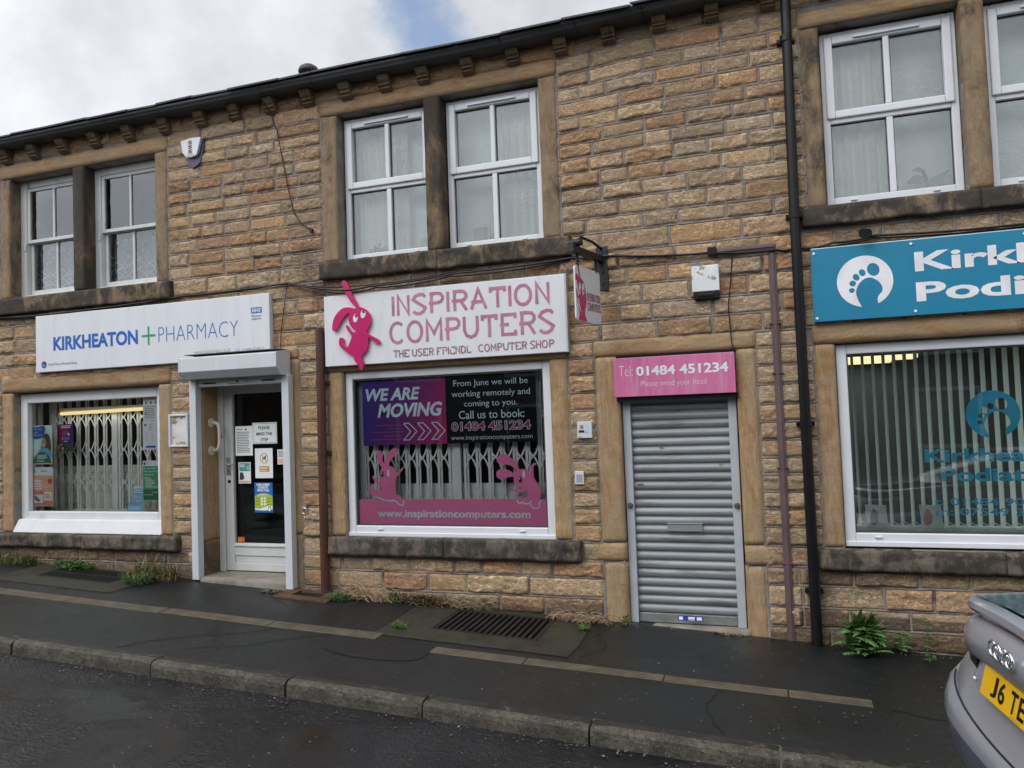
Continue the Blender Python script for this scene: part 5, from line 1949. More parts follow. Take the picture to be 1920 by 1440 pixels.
C_SKIN = mat('print_skin', (0.50, 0.42, 0.30), 0.6)
C_HAIR = mat('print_hair', (0.10, 0.075, 0.045), 0.6)
C_PB = mat('print_blue', (0.015, 0.14, 0.46), 0.5)
C_LB = mat('print_light_blue', (0.20, 0.50, 0.74), 0.5)
C_PG = mat('print_green', (0.015, 0.20, 0.085), 0.5)
C_PG2 = mat('print_mid_green', (0.07, 0.42, 0.21), 0.5)
C_OR = mat('print_orange', (0.72, 0.25, 0.12), 0.5)
C_ORL = mat('print_pale_orange', (0.76, 0.44, 0.31), 0.5)
C_PALE = mat('print_pale_sky', (0.66, 0.80, 0.78), 0.5)
C_PUR = mat('print_purple', (0.075, 0.015, 0.16), 0.5)
C_MAU = mat('print_magenta', (0.24, 0.015, 0.12), 0.5)
C_LIME = mat('print_lime', (0.38, 0.50, 0.02), 0.5)
C_TEAL = mat('print_teal', (0.07, 0.33, 0.31), 0.5)
C_AMB = mat('print_amber', (0.52, 0.27, 0.06), 0.5)
C_BLK = mat('print_black', (0.012, 0.012, 0.014), 0.5)

t = thing('poster', 'poster of a smiling curly haired woman between blue and green panels', 'poster', GW)
y = 6.13
x0, x1, z0, z1 = -7.518, -7.240, 1.372, 1.786
b = MB()
b.rect(x0, x1, z0, z1, y, 0)
b.rect(x0 + .006, x1 - .01, z0 + .006, z1 - .03, y - .001, 1)
b.build('sheet', [M_PAPER, C_PALE], t)
b = MB()
b.poly(smooth_loop([(-7.40, 1.50), (-7.385, 1.60), (-7.37, 1.67), (-7.33, 1.70), (-7.285, 1.68), (-7.262, 1.62), (-7.255, 1.54), (-7.27, 1.48), (-7.33, 1.46)], 3), y - .002, 0)
b.poly(smooth_loop([(-7.45, 1.45), (-7.43, 1.51), (-7.39, 1.54), (-7.31, 1.54), (-7.26, 1.50), (-7.252, 1.45)], 3), y - .003, 2)
b.poly(ellipse(-7.357, 1.60, 0.034, 0.055, 20), y - .004, 1)
b.poly(ellipse(-7.372, 1.615, 0.006, 0.006, 8), y - .005, 0)
b.poly(ellipse(-7.345, 1.615, 0.006, 0.006, 8), y - .005, 0)
b.poly(ellipse(-7.358, 1.575, 0.013, 0.006, 10), y - .005, 3)
b.build('portrait', [C_HAIR, C_SKIN, C_LB, M_PAPER], t)
b = MB()
b.poly([(x0 + .006, z1 - .02)] + [(-7.46 + 0.125 * math.cos(math.radians(a)), 1.745 + 0.105 * math.sin(math.radians(a))) for a in (20, 0, -20, -40, -60, -80, -100, -115)], y - .006, 0)
b.poly([(x0 + .02, z0 + .012)] + [(-7.378 + 0.130 * math.cos(math.radians(a)), 1.378 + 0.125 * math.sin(math.radians(a))) for a in range(170, 5, -15)] + [(x1 - .012, z0 + .012)], y - .007, 1)
b.text('Need a supply', -7.505, -7.375, 1.735, 1.757, y - .008, 2)
b.text('of oral', -7.505, -7.435, 1.703, 1.724, y - .008, 2)
b.text('contraception?', -7.500, -7.372, 1.672, 1.694, y - .008, 2)
lines(b, -7.445, -7.29, 1.425, 1.475, 4, y - .008, 2)
lines(b, -7.445, -7.33, 1.395, 1.415, 2, y - .008, 2)
b.build('print', [C_PB, C_PG, M_PAPER], t)

t = thing('poster', 'orange and white poster with a small red heart in the corner', 'poster', GW)
x0, x1, z0, z1 = -7.521, -7.230, 0.925, 1.340
b = MB()
b.rect(x0, x1, z0, z1, y, 0)
b.rect(x0 + .008, x1 - .006, z0 + .006, z1 - .09, y - .001, 1)
b.rect(x0 + .008, x1 - .006, z0 + .006, z0 + .055, y - .002, 2)
b.rect(x0 + .008, x1 - .006, z0 + .13, z0 + .16, y - .002, 2)
b.build('sheet', [M_PAPER, C_ORL, C_OR], t)
b = MB()
b.poly(smooth_loop([(-7.275, 1.155), (-7.305, 1.19), (-7.300, 1.215), (-7.285, 1.215), (-7.275, 1.203), (-7.265, 1.215), (-7.250, 1.215), (-7.245, 1.19)], 2), y - .003, 0)
b.rect(-7.36, -7.245, 0.985, 1.08, y - .003, 1)
b.rect(-7.51, -7.375, 0.96, 1.045, y - .003, 1)
b.poly([(-7.50, 1.03), (-7.47, 1.035), (-7.41, 0.985), (-7.43, 0.97), (-7.49, 0.99)], y - .004, 3)
b.rect(-7.505, -7.40, 1.185, 1.205, y - .003, 1)
lines(b, -7.50, -7.36, 1.10, 1.175, 3, y - .003, 1)
lines(b, -7.35, -7.26, 1.005, 1.06, 3, y - .004, 2)
b.rect(-7.50, -7.487, 1.275, 1.325, y - .003, 3)
lines(b, -7.40, -7.31, 1.29, 1.305, 1, y - .003, 3)
b.build('print', [mat('print_red', (0.45, 0.05, 0.03), 0.5), M_PAPER, C_OR, M_INK], t)

t = thing('poster', 'small purple poster hung on the folding grille, pharmacy window', 'poster', GW)
x0, x1, z0, z1 = -7.242, -7.036, 1.499, 1.791
y2 = 6.21
b = MB()
b.rect(x0, x1, z0, z1, y2, 0)
b.poly([(x0 + .002, z1 - .002), (x1 - .05, z1 - .002), (x0 + .06, z1 - .17), (x0 + .002, z1 - .19)], y2 - .001, 1)
b.rect(x0, x1, z0, z0 + .085, y2 - .001, 2)
b.build('sheet', [C_PUR, C_MAU, mat('print_dark_green', (0.03, 0.065, 0.035), 0.5)], t)
b = MB()
lines(b, x0 + .035, x1 - .03, z1 - .045, z1 - .012, 2, y2 - .002, 0, 0.1)
lines(b, x0 + .06, x1 - .07, z1 - .115, z1 - .075, 3, y2 - .002, 3, 0.1)
b.poly(ellipse(-7.100, 1.683, 0.014, 0.014), y2 - .002, 0)
for k in range(3):
    b.ribbon([(-7.195 + .04 * k, 1.625), (-7.185 + .04 * k, 1.655), (-7.172 + .04 * k, 1.625)], 0.004, y2 - .002, 0)
b.rect(-7.165, -7.115, 1.605, 1.611, y2 - .002, 0)
b.poly(ellipse(-7.18, 1.54, 0.036, 0.033), y2 - .002, 1)
b.poly(ellipse(-7.185, 1.53, 0.014, 0.02), y2 - .003, 2)
b.ribbon([(-7.235, 1.505), (-7.232, 1.56), (-7.185, 1.58)], 0.01, y2 - .0025, 2)
b.build('print', [M_PAPER, C_BLK, C_SKIN, mat('print_lilac', (0.30, 0.16, 0.40), 0.5)], t)

t = thing('notice_sheet', 'upper white notice sheet with small blue figures, right of pharmacy window', 'notice', GW)
x0, x1, z0, z1 = -6.014, -5.806, 1.790, 2.062
b = MB()
b.rect(x0, x1, z0, z1, y, 0)
b.build('sheet', M_PAPER, t)
b = MB()
lines(b, x0 + .02, x1 - .02, z1 - .055, z1 - .015, 3, y - .001, 1, 0.15, 0.35)
for k, m_ in ((0, 0), (1, 2), (2, 0)):
    b.poly(ellipse(x0 + .04 + k * .062, z1 - .088, 0.009, 0.017, 10), y - .001, m_)
lines(b, x0 + .02, x1 - .02, z0 + .02, z1 - .12, 7, y - .001, 1, 0.3, 0.3)
b.poly(ellipse(x0 + .035, z0 + .07, 0.009, 0.011, 10), y - .002, 1)
b.build('print', [C_PB, M_INK, C_PG], t)
t = thing('notice_sheet', 'lower white notice sheet with a blue strip at its foot', 'notice', GW)
x0, x1, z0, z1 = -6.020, -5.815, 1.496, 1.788
b = MB()
b.rect(x0, x1, z0, z1, y - .003, 0)
b.build('sheet', M_PAPER, t)
b = MB()
b.poly(ellipse(x0 + .035, z1 - .04, 0.014, 0.014), y - .004, 0)
b.rect(x0 + .04, x1 - .04, z0 + .022, z0 + .042, y - .004, 0)
lines(b, x0 + .08, x1 - .08, z1 - .1, z1 - .03, 5, y - .004, 1, 0.2, 0.25)
for k in range(2):
    lines(b, x0 + .035 + .075 * k, x0 + .075 + .075 * k, z0 + .09, z1 - .12, 6, y - .004, 1, 0.4, 0.25)
b.build('print', [C_PB, mat('faint_print', (0.42, 0.45, 0.46), 0.6)], t)
t = thing('poster', 'green poster asking Do you suffer from any of the conditions below', 'poster', GW)
x0, x1, z0, z1 = -6.030, -5.745, 0.985, 1.388
b = MB()
b.rect(x0, x1, z0, z1, y, 0)
b.rect(x0 + .004, x1 - .004, z0 + .006, z1 - .055, y - .001, 1)
b.rect(x0 + .004, x1 - .004, z0 + .006, z0 + .115, y - .002, 2)
b.build('sheet', [M_PAPER, C_PG2, C_PG], t)
b = MB()
for k, s in enumerate(('Do you suffer', 'from any of the', 'conditions', 'below?')):
    wk = (0.155, 0.175, 0.125, 0.085)[k]
    b.text(s, x0 + .014, x0 + .014 + wk, z1 - .090 - k * .030, z1 - .069 - k * .030, y - .003, 0, bold=0.02)
lines(b, x0 + .035, x0 + .19, z0 + .13, z0 + .225, 6, y - .003, 0, 0.5, 0.5)
b.text('confidential', x0 + .012, x0 + .13, z0 + .052, z0 + .070, y - .003, 0)
b.text('consultations and', x0 + .11, x1 - .02, z0 + .078, z0 + .096, y - .003, 0)
b.poly(ellipse(x0 + .028, z1 - .030, 0.014, 0.014), y - .003, 3)
b.rect(x1 - .085, x1 - .012, z1 - .155, z1 - .075, y - .003, 4)
b.rect(x1 - .045, x1 - .032, z1 - .150, z1 - .105, y - .004, 5)
b.build('print', [M_PAPER, C_PG2, C_PG, C_PB, C_PALE, C_BLK], t)
t = thing('leaflet', 'tilted light blue leaflet reading This is a Safe Space', 'leaflet', GW)
b = MB()
V = [(-6.268, 6.145, 0.862), (-6.068, 6.145, 0.862), (-6.020, 6.175, 1.125), (-6.185, 6.175, 1.125)]
b.add(V, [(0, 1, 2, 3)], 0)


def onleaf(u, v_, lift):
    a = [V[0][i] + (V[1][i] - V[0][i]) * u for i in range(3)]
    c = [V[3][i] + (V[2][i] - V[3][i]) * u for i in range(3)]
    return (a[0] + (c[0] - a[0]) * v_, a[1] + (c[1] - a[1]) * v_ - lift, a[2] + (c[2] - a[2]) * v_)


b.add([onleaf(0, 0.92, .001), onleaf(1, 0.92, .001), onleaf(1, 1, .001), onleaf(0, 1, .001)], [(0, 1, 2, 3)], 1)
b.build('sheet', [C_LB, M_PAPER], t)
b = MB()
for s, u0, u1, v0, v1 in (('This is a', .14, .72, .55, .68), ('Safe Space', .14, .80, .38, .52)):
    tv, tf = text_geo(s, 0.02)
    lo_, hi_ = tv.min(0), tv.max(0)
    U_ = (tv - lo_) / (hi_ - lo_)
    b.add([onleaf(u0 + a * (u1 - u0), v0 + c * (v1 - v0), .002) for a, c in U_], tf, 0)
for v_ in (0.76, 0.84, 0.2, 0.13):
    b.add([onleaf(.1, v_, .002), onleaf(.85, v_, .002), onleaf(.85, v_ + .03, .002), onleaf(.1, v_ + .03, .002)], [(0, 1, 2, 3)], 0)
b.build('print', M_PAPER, t)

yd = 6.228
t = thing('notice_sheet', 'white typed letter stuck on the pharmacy door glass', 'notice', GD)
b = MB()
b.rect(-4.970, -4.770, 1.413, 1.702, yd)
b.build('sheet', M_PAPER, t)
b = MB()
lines(b, -4.955, -4.80, 1.44, 1.65, 13, yd - .001, 0, 0.15, 0.4)
b.poly(ellipse(-4.845, 1.668, 0.01, 0.01, 10), yd - .001, 1)
b.rect(-4.955, -4.885, 1.666, 1.672, yd - .001, 0)
b.build('print', [M_INK, C_BLK], t)
t = thing('notice_sheet', 'white sign reading PLEASE MIND THE STEP on door glass', 'notice', GD)
b = MB()
b.rect(-4.770, -4.486, 1.524, 1.730, yd - .002)
b.build('sheet', M_PAPER, t)
b = MB()
for s, a, c, zz in (('PLEASE', -4.695, -4.568, 1.664), ('MIND THE', -4.722, -4.542, 1.605), ('STEP', -4.672, -4.588, 1.549)):
    b.text(s, a, c, zz, zz + 0.030, yd - .003, 1, bold=0.02)
frame4(b, -4.762, -4.494, 1.532, 1.722, yd - .0035, yd - .003, 0.003)
b.build('print', [M_INK, C_BLK], t)
t = thing('notice_sheet', 'white notice with a no dogs symbol in an amber ring', 'notice', GD)
b = MB()
b.rect(-4.745, -4.543, 1.192, 1.480, yd)
b.build('sheet', M_PAPER, t)
b = MB()
R_ = 0.040
b.shape([ellipse(-4.640, 1.383, R_ + .007, R_ + .010, 32), ellipse(-4.640, 1.383, R_, R_ + .003, 32)], yd - .001, 0)
b.poly(smooth_loop([(-4.662, 1.362), (-4.655, 1.392), (-4.632, 1.397), (-4.622, 1.412), (-4.612, 1.405), (-4.622, 1.392), (-4.622, 1.362), (-4.630, 1.362), (-4.634, 1.380), (-4.648, 1.378), (-4.655, 1.36)], 2), yd - .001, 1)
b.ribbon([(-4.670, 1.414), (-4.611, 1.352)], 0.006, yd - .002, 0)
b.rect(-4.695, -4.585, 1.255, 1.308, yd - .001, 0)
lines(b, -4.685, -4.595, 1.26, 1.303, 3, yd - .002, 2, 0.2, 0.4)
b.build('print', [C_AMB, C_BLK, M_PAPER], t)
t = thing('leaflet', 'small teal topped leaflet low on the left of door glass', 'leaflet', GD)
b = MB()
b.rect(-4.941, -4.798, 1.142, 1.348, yd)
b.rect(-4.930, -4.806, 1.262, 1.340, yd - .001, 1)
b.rect(-4.930, -4.806, 1.150, 1.165, yd - .001, 2)
b.build('sheet', [M_PAPER, C_TEAL, C_ORL], t)
b = MB()
b.poly([(-4.930, 1.175), (-4.925, 1.25), (-4.890, 1.25), (-4.868, 1.18)], yd - .001, 0)
b.shape([ellipse(-4.825, 1.293, 0.016, 0.018), ellipse(-4.825, 1.293, 0.010, 0.012)], yd - .002, 1)
b.poly(ellipse(-4.875, 1.178, 0.011, 0.013), yd - .002, 1)
lines(b, -4.925, -4.86, 1.30, 1.33, 2, yd - .002, 1)
b.build('print', [mat('print_plum', (0.06, 0.04, 0.07), 0.5), M_PAPER], t)
t = thing('poster', 'blue and lime poster reading WELLNESS STARTS WITH YOU on door', 'poster', GD)
b = MB()
b.rect(-4.760, -4.551, 0.861, 1.149, yd, 0)
b.poly([(-4.756, 0.905)] + [(-4.756 + 0.201 * u, 1.020 + 0.028 * math.sin(math.pi * u)) for u in [i / 10 for i in range(11)]] + [(-4.555, 0.905)], yd - .001, 1)
b.poly([(-4.756, 0.905), (-4.70, 0.898), (-4.60, 0.925), (-4.555, 0.925), (-4.555, 0.89), (-4.65, 0.88), (-4.756, 0.885)], yd - .002, 2)
b.build('sheet', [C_PB, C_LIME, M_PAPER], t)
b = MB()
for s, a, c, zz in (('WELLNESS', -4.738, -4.585, 1.118), ('STARTS', -4.718, -4.602, 1.090), ('WITH YOU', -4.730, -4.588, 1.062)):
    b.text(s, a, c, zz, zz + 0.023, yd - .003, 0, bold=0.05)
for k in range(2):
    for j in range(3):
        b.poly(ellipse(-4.676 + k * .036, 0.940 + j * .028, 0.013, 0.012, 12), yd - .003, 0)
        b.rect((-4.745, -4.640 + .025)[k], (-4.692, -4.565)[k], 0.939 + j * .028, 0.942 + j * .028, yd - .003, 1)
lines(b, -4.73, -4.59, 1.015, 1.04, 3, yd - .003, 0, 0.2, 0.35)
b.rect(-4.604, -4.572, 0.868, 0.918, yd - .004, 1)
b.rect(-4.600, -4.576, 0.875, 0.911, yd - .005, 0)
b.build('print', [M_PAPER, C_BLK], t)
t = thing('leaflet', 'pale leaflet half hidden at the right edge of door glass', 'leaflet', GD)
b = MB()
b.rect(-4.488, -4.372, 1.322, 1.465, yd)
b.rect(-4.480, -4.38, 1.33, 1.378, yd - .001, 1)
b.build('sheet', [M_PAPER, C_ORL], t)
b = MB()
lines(b, -4.478, -4.385, 1.39, 1.455, 5, yd - .001, 0)
b.build('print', M_INK, t)
t = thing('sticker', 'small orange sticker in the bottom corner of door glass', 'sticker', GD)
b = MB()
b.rect(-4.966, -4.884, 0.570, 0.622, yd)
b.build('sheet', mat('print_bright_orange', (0.60, 0.10, 0.03), 0.5), t)
b = MB()
lines(b, -4.958, -4.90, 0.578, 0.614, 3, yd - .001, 0)
b.build('print', mat('print_yellow', (0.6, 0.4, 0.05), 0.5), t)

# podiatry window ------------------------------------------------------------
M_BLUEV = mat('blue_window_vinyl', (0.02, 0.42, 0.62), 0.5)
t = thing('window_vinyl', 'blue footprint logo and Kirkheaton Podiatry lettering on dark glass', 'window sticker')
yv = 6.070
b = MB()
footprint(b, 1.485 - 0.697, 1.598 - 2.577, 0.90, yv)
b.build('footprint_logo', M_BLUEV, t)
b = MB()
b.text('Kirkheaton', 1.045, 1.93, 1.268, 1.364, yv, 0, bold=0.03)
b.text('Podiatry', 1.142, 1.83, 1.105, 1.228, yv, 0, bold=0.03)
b.text('t: 01484 900', 1.090, 1.70, 0.966, 1.018, yv, 0, bold=0.015)
b.text('m: 07549 38', 1.097, 1.70, 0.896, 0.948, yv, 0, bold=0.015)
b.build('lettering', M_BLUEV, t)
t = thing('vertical_blind', 'pale vertical blind slats turned open behind the podiatry window', 'blind')
M_BLIND, bnt, bbs = newmat('pale_green_blind')
bbs.inputs['Base Color'].default_value = (0.84, 0.88, 0.86, 1)
bbs.inputs['Roughness'].default_value = 0.9
btl = bnt.nodes.new('ShaderNodeBsdfTranslucent')
btl.inputs['Color'].default_value = (0.80, 0.87, 0.85, 1)
bms = bnt.nodes.new('ShaderNodeMixShader')
bms.inputs[0].default_value = 0.5
bnt.links.new(bbs.outputs[0], bms.inputs[1])
bnt.links.new(btl.outputs[0], bms.inputs[2])
bnt.links.new(bms.outputs[0], bnt.nodes['Material Output'].inputs['Surface'])
SL = 0.0690
for i in range(24):
    x = 0.62 + i * SL * 1.03
    a = math.radians(97.5)
    b = MB()
    hx, hy = 0.044 * math.cos(a), 0.044 * math.sin(a)
    b.add([(x - hx, 6.22 - hy, 0.80), (x + hx, 6.22 + hy, 0.80), (x + hx, 6.22 + hy, 2.10), (x - hx, 6.22 - hy, 2.10)], [(0, 1, 2, 3)])
    b.build('slat', M_BLIND, t)
b = MB()
pts = []
for i in range(24 * 6):
    x = 0.62 + i * SL * 1.03 / 6
    ph = (i % 6) / 6
    pts.append((x, 6.175, 0.842 - 0.026 * math.sin(math.pi * ph)))
b.tube(pts, 0.003, 4)
b.box(0.56, 2.46, 6.19, 6.25, 2.10, 2.14)
b.build('bead_chain', M_BLIND, t)
GP = 'cards standing on the podiatry window sill'
for k, (x0, lab) in enumerate(((0.655, 'pale picture card standing left on the podiatry window sill'), (1.012, 'pale card with reddish picture beside window lettering'))):
    t = thing('picture_card', lab, 'card', GP)
    b = MB()
    b.add([(x0, 6.13, 0.80), (x0 + 0.14, 6.13, 0.795), (x0 + 0.135, 6.165, 0.955), (x0 - 0.005, 6.165, 0.96)], [(0, 1, 2, 3)])
    b.build('card', mat('pale_card', (0.42, 0.50, 0.47), 0.6), t)
    b = MB()
    cx = x0 + (0.05 if k == 0 else 0.045)
    V2, F2 = curve2d_geo([smooth_loop([(cx - .025, 0.82), (cx - .02, 0.90), (cx + .005, 0.93), (cx + .028, 0.89), (cx + .02, 0.83)], 3)])
    b.add([(p[0], 6.126 + (p[1] - 0.8) * 0.22, p[1]) for p in V2], F2, 0)
    b.build('picture', mat('card_brown' if k == 0 else 'card_red', (0.16, 0.13, 0.09) if k == 0 else (0.33, 0.14, 0.11), 0.6), t)
t = thing('window_ledge', 'pale inner ledge with clutter behind the podiatry glass', 'ledge')
b = MB()
b.box(0.50, 2.48, 6.11, 6.30, 0.755, 0.793)
b.build('ledge', mat('pale_ledge', (0.45, 0.52, 0.48), 0.6), t)
M_LITP = mat('lit_ceiling_panel', (0.8, 0.8, 0.6), 0.5, emit=((1.0, 0.83, 0.42), 0.95))
for k, (x0, x1, y0, y1, lab) in enumerate(((0.45, 1.50, 8.75, 9.05, 'nearer lit yellowish ceiling light seen through podiatry glass'), (0.45, 1.35, 9.45, 9.62, 'farther lit yellowish ceiling light seen through podiatry glass'),
                                   (2.35, 3.05, 7.3, 8.1, 'broad lit ceiling light added at the right to brighten the podiatry blind'))):  # right-hand light added broad and strong to brighten the blind slats
    t = thing('ceiling_light', lab, 'light', 'ceiling lights inside the podiatry shop')
    b = MB()
    b.box(x0, x1, y0, y1, 2.16, 2.20)
    b.build('diffuser', M_LITP, t)
    b = MB()
    b.box(x0 - .02, x1 + .02, y0 - .02, y1 + .02, 2.201, 2.36)
    b.build('housing', M_DARKROOM, t)
    tube_lamp('panel_glow', t, ((x0 + x1) / 2, (y0 + y1) / 2, 2.15), (0, 0, 0), x1 - x0, y1 - y0, 25.0 if k == 2 else 3.5, (0.95, 1.0, 0.97))

# curtains and small things in the upper windows ----------------------------------
M_NET = mat('white_net', (0.78, 0.80, 0.78), 0.9, var=0.04, trans=0.30)
M_VOILE = mat('cream_voile', (0.80, 0.80, 0.72), 0.9, var=0.03, trans=0.06)


def curtain(name, label, x0, x1, z0, z1, y, material, waves, amp=0.018, group=None, grow=0.0):
    t = thing(name, label, 'curtain', group)
    n = int(waves * 12)
    b = MB()
    for r in range(2):
        for i in range(n + 1):
            u = i / n
            k = (1 + grow) if r == 0 else 1
            b.v.append((x0 + (x1 - x0) * u, y + amp * k * math.sin(2 * math.pi * waves * u + 0.8 * math.sin(7 * u)), z0 if r == 0 else z1))
    for i in range(n):
        b.f.append((i, i + 1, n + 2 + i, n + 1 + i))
        b.m.append(0)
    b.build('fabric', material, t, smooth=True)
    return t


GC = 'curtains in the upper windows'
M_LACE = None
m, nt, bs = newmat('patterned_lace')
tcn = nt.nodes.new('ShaderNodeTexCoord')
wv = nt.nodes.new('ShaderNodeSeparateXYZ')
nt.links.new(tcn.outputs['Object'], wv.inputs[0])
xa = nmath(nt, 'ADD', wv.outputs[0], wv.outputs[2])
xb_ = nmath(nt, 'SUBTRACT', wv.outputs[0], wv.outputs[2])
d1 = nmath(nt, 'ABSOLUTE', nmath(nt, 'SINE', nmath(nt, 'MULTIPLY', xa, 33)))
d2 = nmath(nt, 'ABSOLUTE', nmath(nt, 'SINE', nmath(nt, 'MULTIPLY', xb_, 33)))
lat = nsmooth(nt, nmath(nt, 'MINIMUM', d1, d2), 0.42, 0.25)
low = nsmooth(nt, wv.outputs[2], 3.50, 3.47)
lat = nmath(nt, 'MULTIPLY', lat, low)
vo = nt.nodes.new('ShaderNodeTexVoronoi')
vo.inputs['Scale'].default_value = 17
nt.links.new(tcn.outputs['Object'], vo.inputs['Vector'])
dots = nmath(nt, 'MULTIPLY', nsmooth(nt, vo.outputs['Distance'], 0.3, 0.2), nsmooth(nt, wv.outputs[2], 3.47, 3.52))
den = nmath(nt, 'ADD', nmath(nt, 'MULTIPLY', nmath(nt, 'MAXIMUM', lat, dots), 0.55), 0.34)
bs.inputs['Base Color'].default_value = (0.62, 0.66, 0.70, 1)
bs.inputs['Roughness'].default_value = 0.9
trn = nt.nodes.new('ShaderNodeBsdfTransparent')
msn = nt.nodes.new('ShaderNodeMixShader')
nt.links.new(den, msn.inputs[0])
nt.links.new(trn.outputs[0], msn.inputs[1])
nt.links.new(bs.outputs[0], msn.inputs[2])
nt.links.new(msn.outputs[0], nt.nodes['Material Output'].inputs['Surface'])
M_LACE = m
curtain('net_curtain', 'patterned lace half curtain in the leftmost old sash window', -7.56, -6.80, 3.20, 3.80, 6.24, M_LACE, 6, 0.02, GC)
curtain('net_curtain', 'patterned lace half curtain in the sash window right of the dark mullion', -6.52, -5.75, 3.20, 3.80, 6.24, M_LACE, 6, 0.02, GC)
curtain('voile_curtain', 'pale voile gathered at the left of the window above the rabbit sign', -3.53, -3.02, 3.19, 4.44, 6.26, M_VOILE, 6, 0.016, GC)
curtain('voile_curtain', 'pale voile hanging at the right of the window above COMPUTERS', -2.10, -1.76, 3.19, 4.44, 6.28, M_VOILE, 5, 0.02, GC)
curtain('voile_curtain', 'pale voile at the left of the window over the footprint logo', 0.53, 0.95, 3.20, 4.45, 6.26, M_VOILE, 5, 0.02, GC)
for x0, x1, lab in ((-3.60, -2.70, 'plain pale sheet added to brighten the panes above the rabbit'), (-2.57, -1.69, 'plain pale sheet added to brighten the panes above COMPUTERS'),
                    (0.49, 1.41, 'plain pale sheet added to brighten the panes over the footprint logo'), (1.56, 2.49, 'plain pale sheet added to brighten the panes at the right picture edge')):
    t = thing('fill_sheet', lab, 'blind', 'pale fill sheets in the upper windows')  # pale sheets added behind the panes as bright fill
    b = MB()
    b.box(x0 + 0.01, x1 - 0.01, 6.345, 6.349, 3.10, 4.50)
    b.build('fabric', mat('pale_fill_sheet', (0.80, 0.84, 0.81), 0.9, var=0.03), t)
t = thing('framed_picture', 'small cream picture frame leaning in the window above COMPUTERS', 'picture frame')
b = MB()
frame4(b, -2.40, -2.225, 3.235, 3.39, 6.20, 6.215, 0.022)
b.build('frame', mat('cream_frame', (0.62, 0.58, 0.46), 0.6), t)
b = MB()
b.rect(-2.385, -2.24, 3.25, 3.375, 6.21)
b.build('picture', mat('faded_picture', (0.36, 0.34, 0.29), 0.7), t)
t = thing('card_stand', 'small cream card standing beside the dark mullion in an upper window', 'card')
b = MB()
b.rect(-2.90, -2.80, 3.235, 3.33, 6.19)
b.rect(-2.86, -2.83, 3.33, 3.345, 6.19)
b.build('card', mat('cream_card', (0.58, 0.52, 0.36), 0.7), t)
t = thing('wilted_plant', 'dark wilted pot plant low in the leftmost white upper window', 'plant')
b = MB()
for i in range(90):
    a = random.uniform(0, math.pi)
    r_ = random.uniform(0.01, 0.13)
    c_ = Vector((-3.30 + r_ * math.cos(a), 6.20 + random.uniform(-.015, .03), 3.24 + r_ * math.sin(a) * 0.7))
    d_ = Vector((random.uniform(-1, 1), random.uniform(-.3, .3), random.uniform(-.6, 1))).normalized() * random.uniform(0.012, 0.028)
    e_ = Vector((-d_.z, 0, d_.x)) * 0.4
    b.add([c_ - d_, c_ + e_, c_ + d_, c_ - e_], [(0, 1, 2, 3)])
b.build('leaves', mat('wilted_leaf', (0.045, 0.05, 0.03), 0.8), t)
t = thing('bird_ornament', 'grey glass bird ornament with open wings in the window over the footprint logo', 'ornament')
b = MB()
for lp in ([(1.06, 3.33), (1.12, 3.375), (1.17, 3.36), (1.20, 3.345), (1.17, 3.31), (1.11, 3.31)],
           [(1.19, 3.29), (1.21, 3.33), (1.27, 3.36), (1.345, 3.385), (1.315, 3.34), (1.29, 3.28), (1.25, 3.25), (1.21, 3.25)],
           [(1.10, 3.41), (1.14, 3.43), (1.17, 3.415), (1.19, 3.40), (1.15, 3.395)]):
    b.slab([smooth_loop(lp, 3)], 6.215, 6.225)
b.tube([(1.17, 6.22, 3.40), (1.19, 6.22, 3.34), (1.20, 6.22, 3.25)], 0.012, 8)
b.build('bird', mat('grey_glass', (0.17, 0.21, 0.22), 0.2), t)
t = thing('white_ornament', 'tiny white bird ornament on the sill inside an upper window', 'ornament')
b = MB()
b.slab([smooth_loop([(0.96, 3.245), (0.98, 3.275), (1.005, 3.29), (1.015, 3.33), (1.03, 3.325), (1.025, 3.28), (1.02, 3.245)], 3)], 6.215, 6.235)
b.build('body', M_PAPER, t)

# ------------------------------------------------------------------ ground
M_ROAD = asphalt_mat('wet_road_asphalt', (0.0075, 0.0082, 0.0098), 0.06, 0.48, chip=0.6, chipscale=52, bump=1.0, tint=(0.011, 0.012, 0.015), wet=True)
M_ROAD.node_tree.nodes['Principled BSDF'].inputs['Specular IOR Level'].default_value = 0.62
M_PAVE = asphalt_mat('damp_pavement_asphalt', (0.0115, 0.0132, 0.0138), 0.26, 0.62, chip=0.5, chipscale=170, bump=0.6, tint=(0.009, 0.011, 0.010))
M_PATCH = asphalt_mat('dark_asphalt_patch', (0.008, 0.008, 0.008), 0.45, 0.75, chip=0.3, chipscale=170, bump=0.6)
M_APRON = mat('mossy_concrete', (0.028, 0.024, 0.017), 0.55, var=0.35, vscale=7, bump=0.6, bscale=60, dirt=(0.030, 0.033, 0.022), dlo=0.45, dhi=0.65, dscale=5)
M_SETT = mat('worn_stone_strip', (0.085, 0.071, 0.046), 0.72, var=0.25, vscale=9, bump=0.6, bscale=70, dirt=(0.055, 0.05, 0.04), dlo=0.5, dhi=0.7, dscale=12)


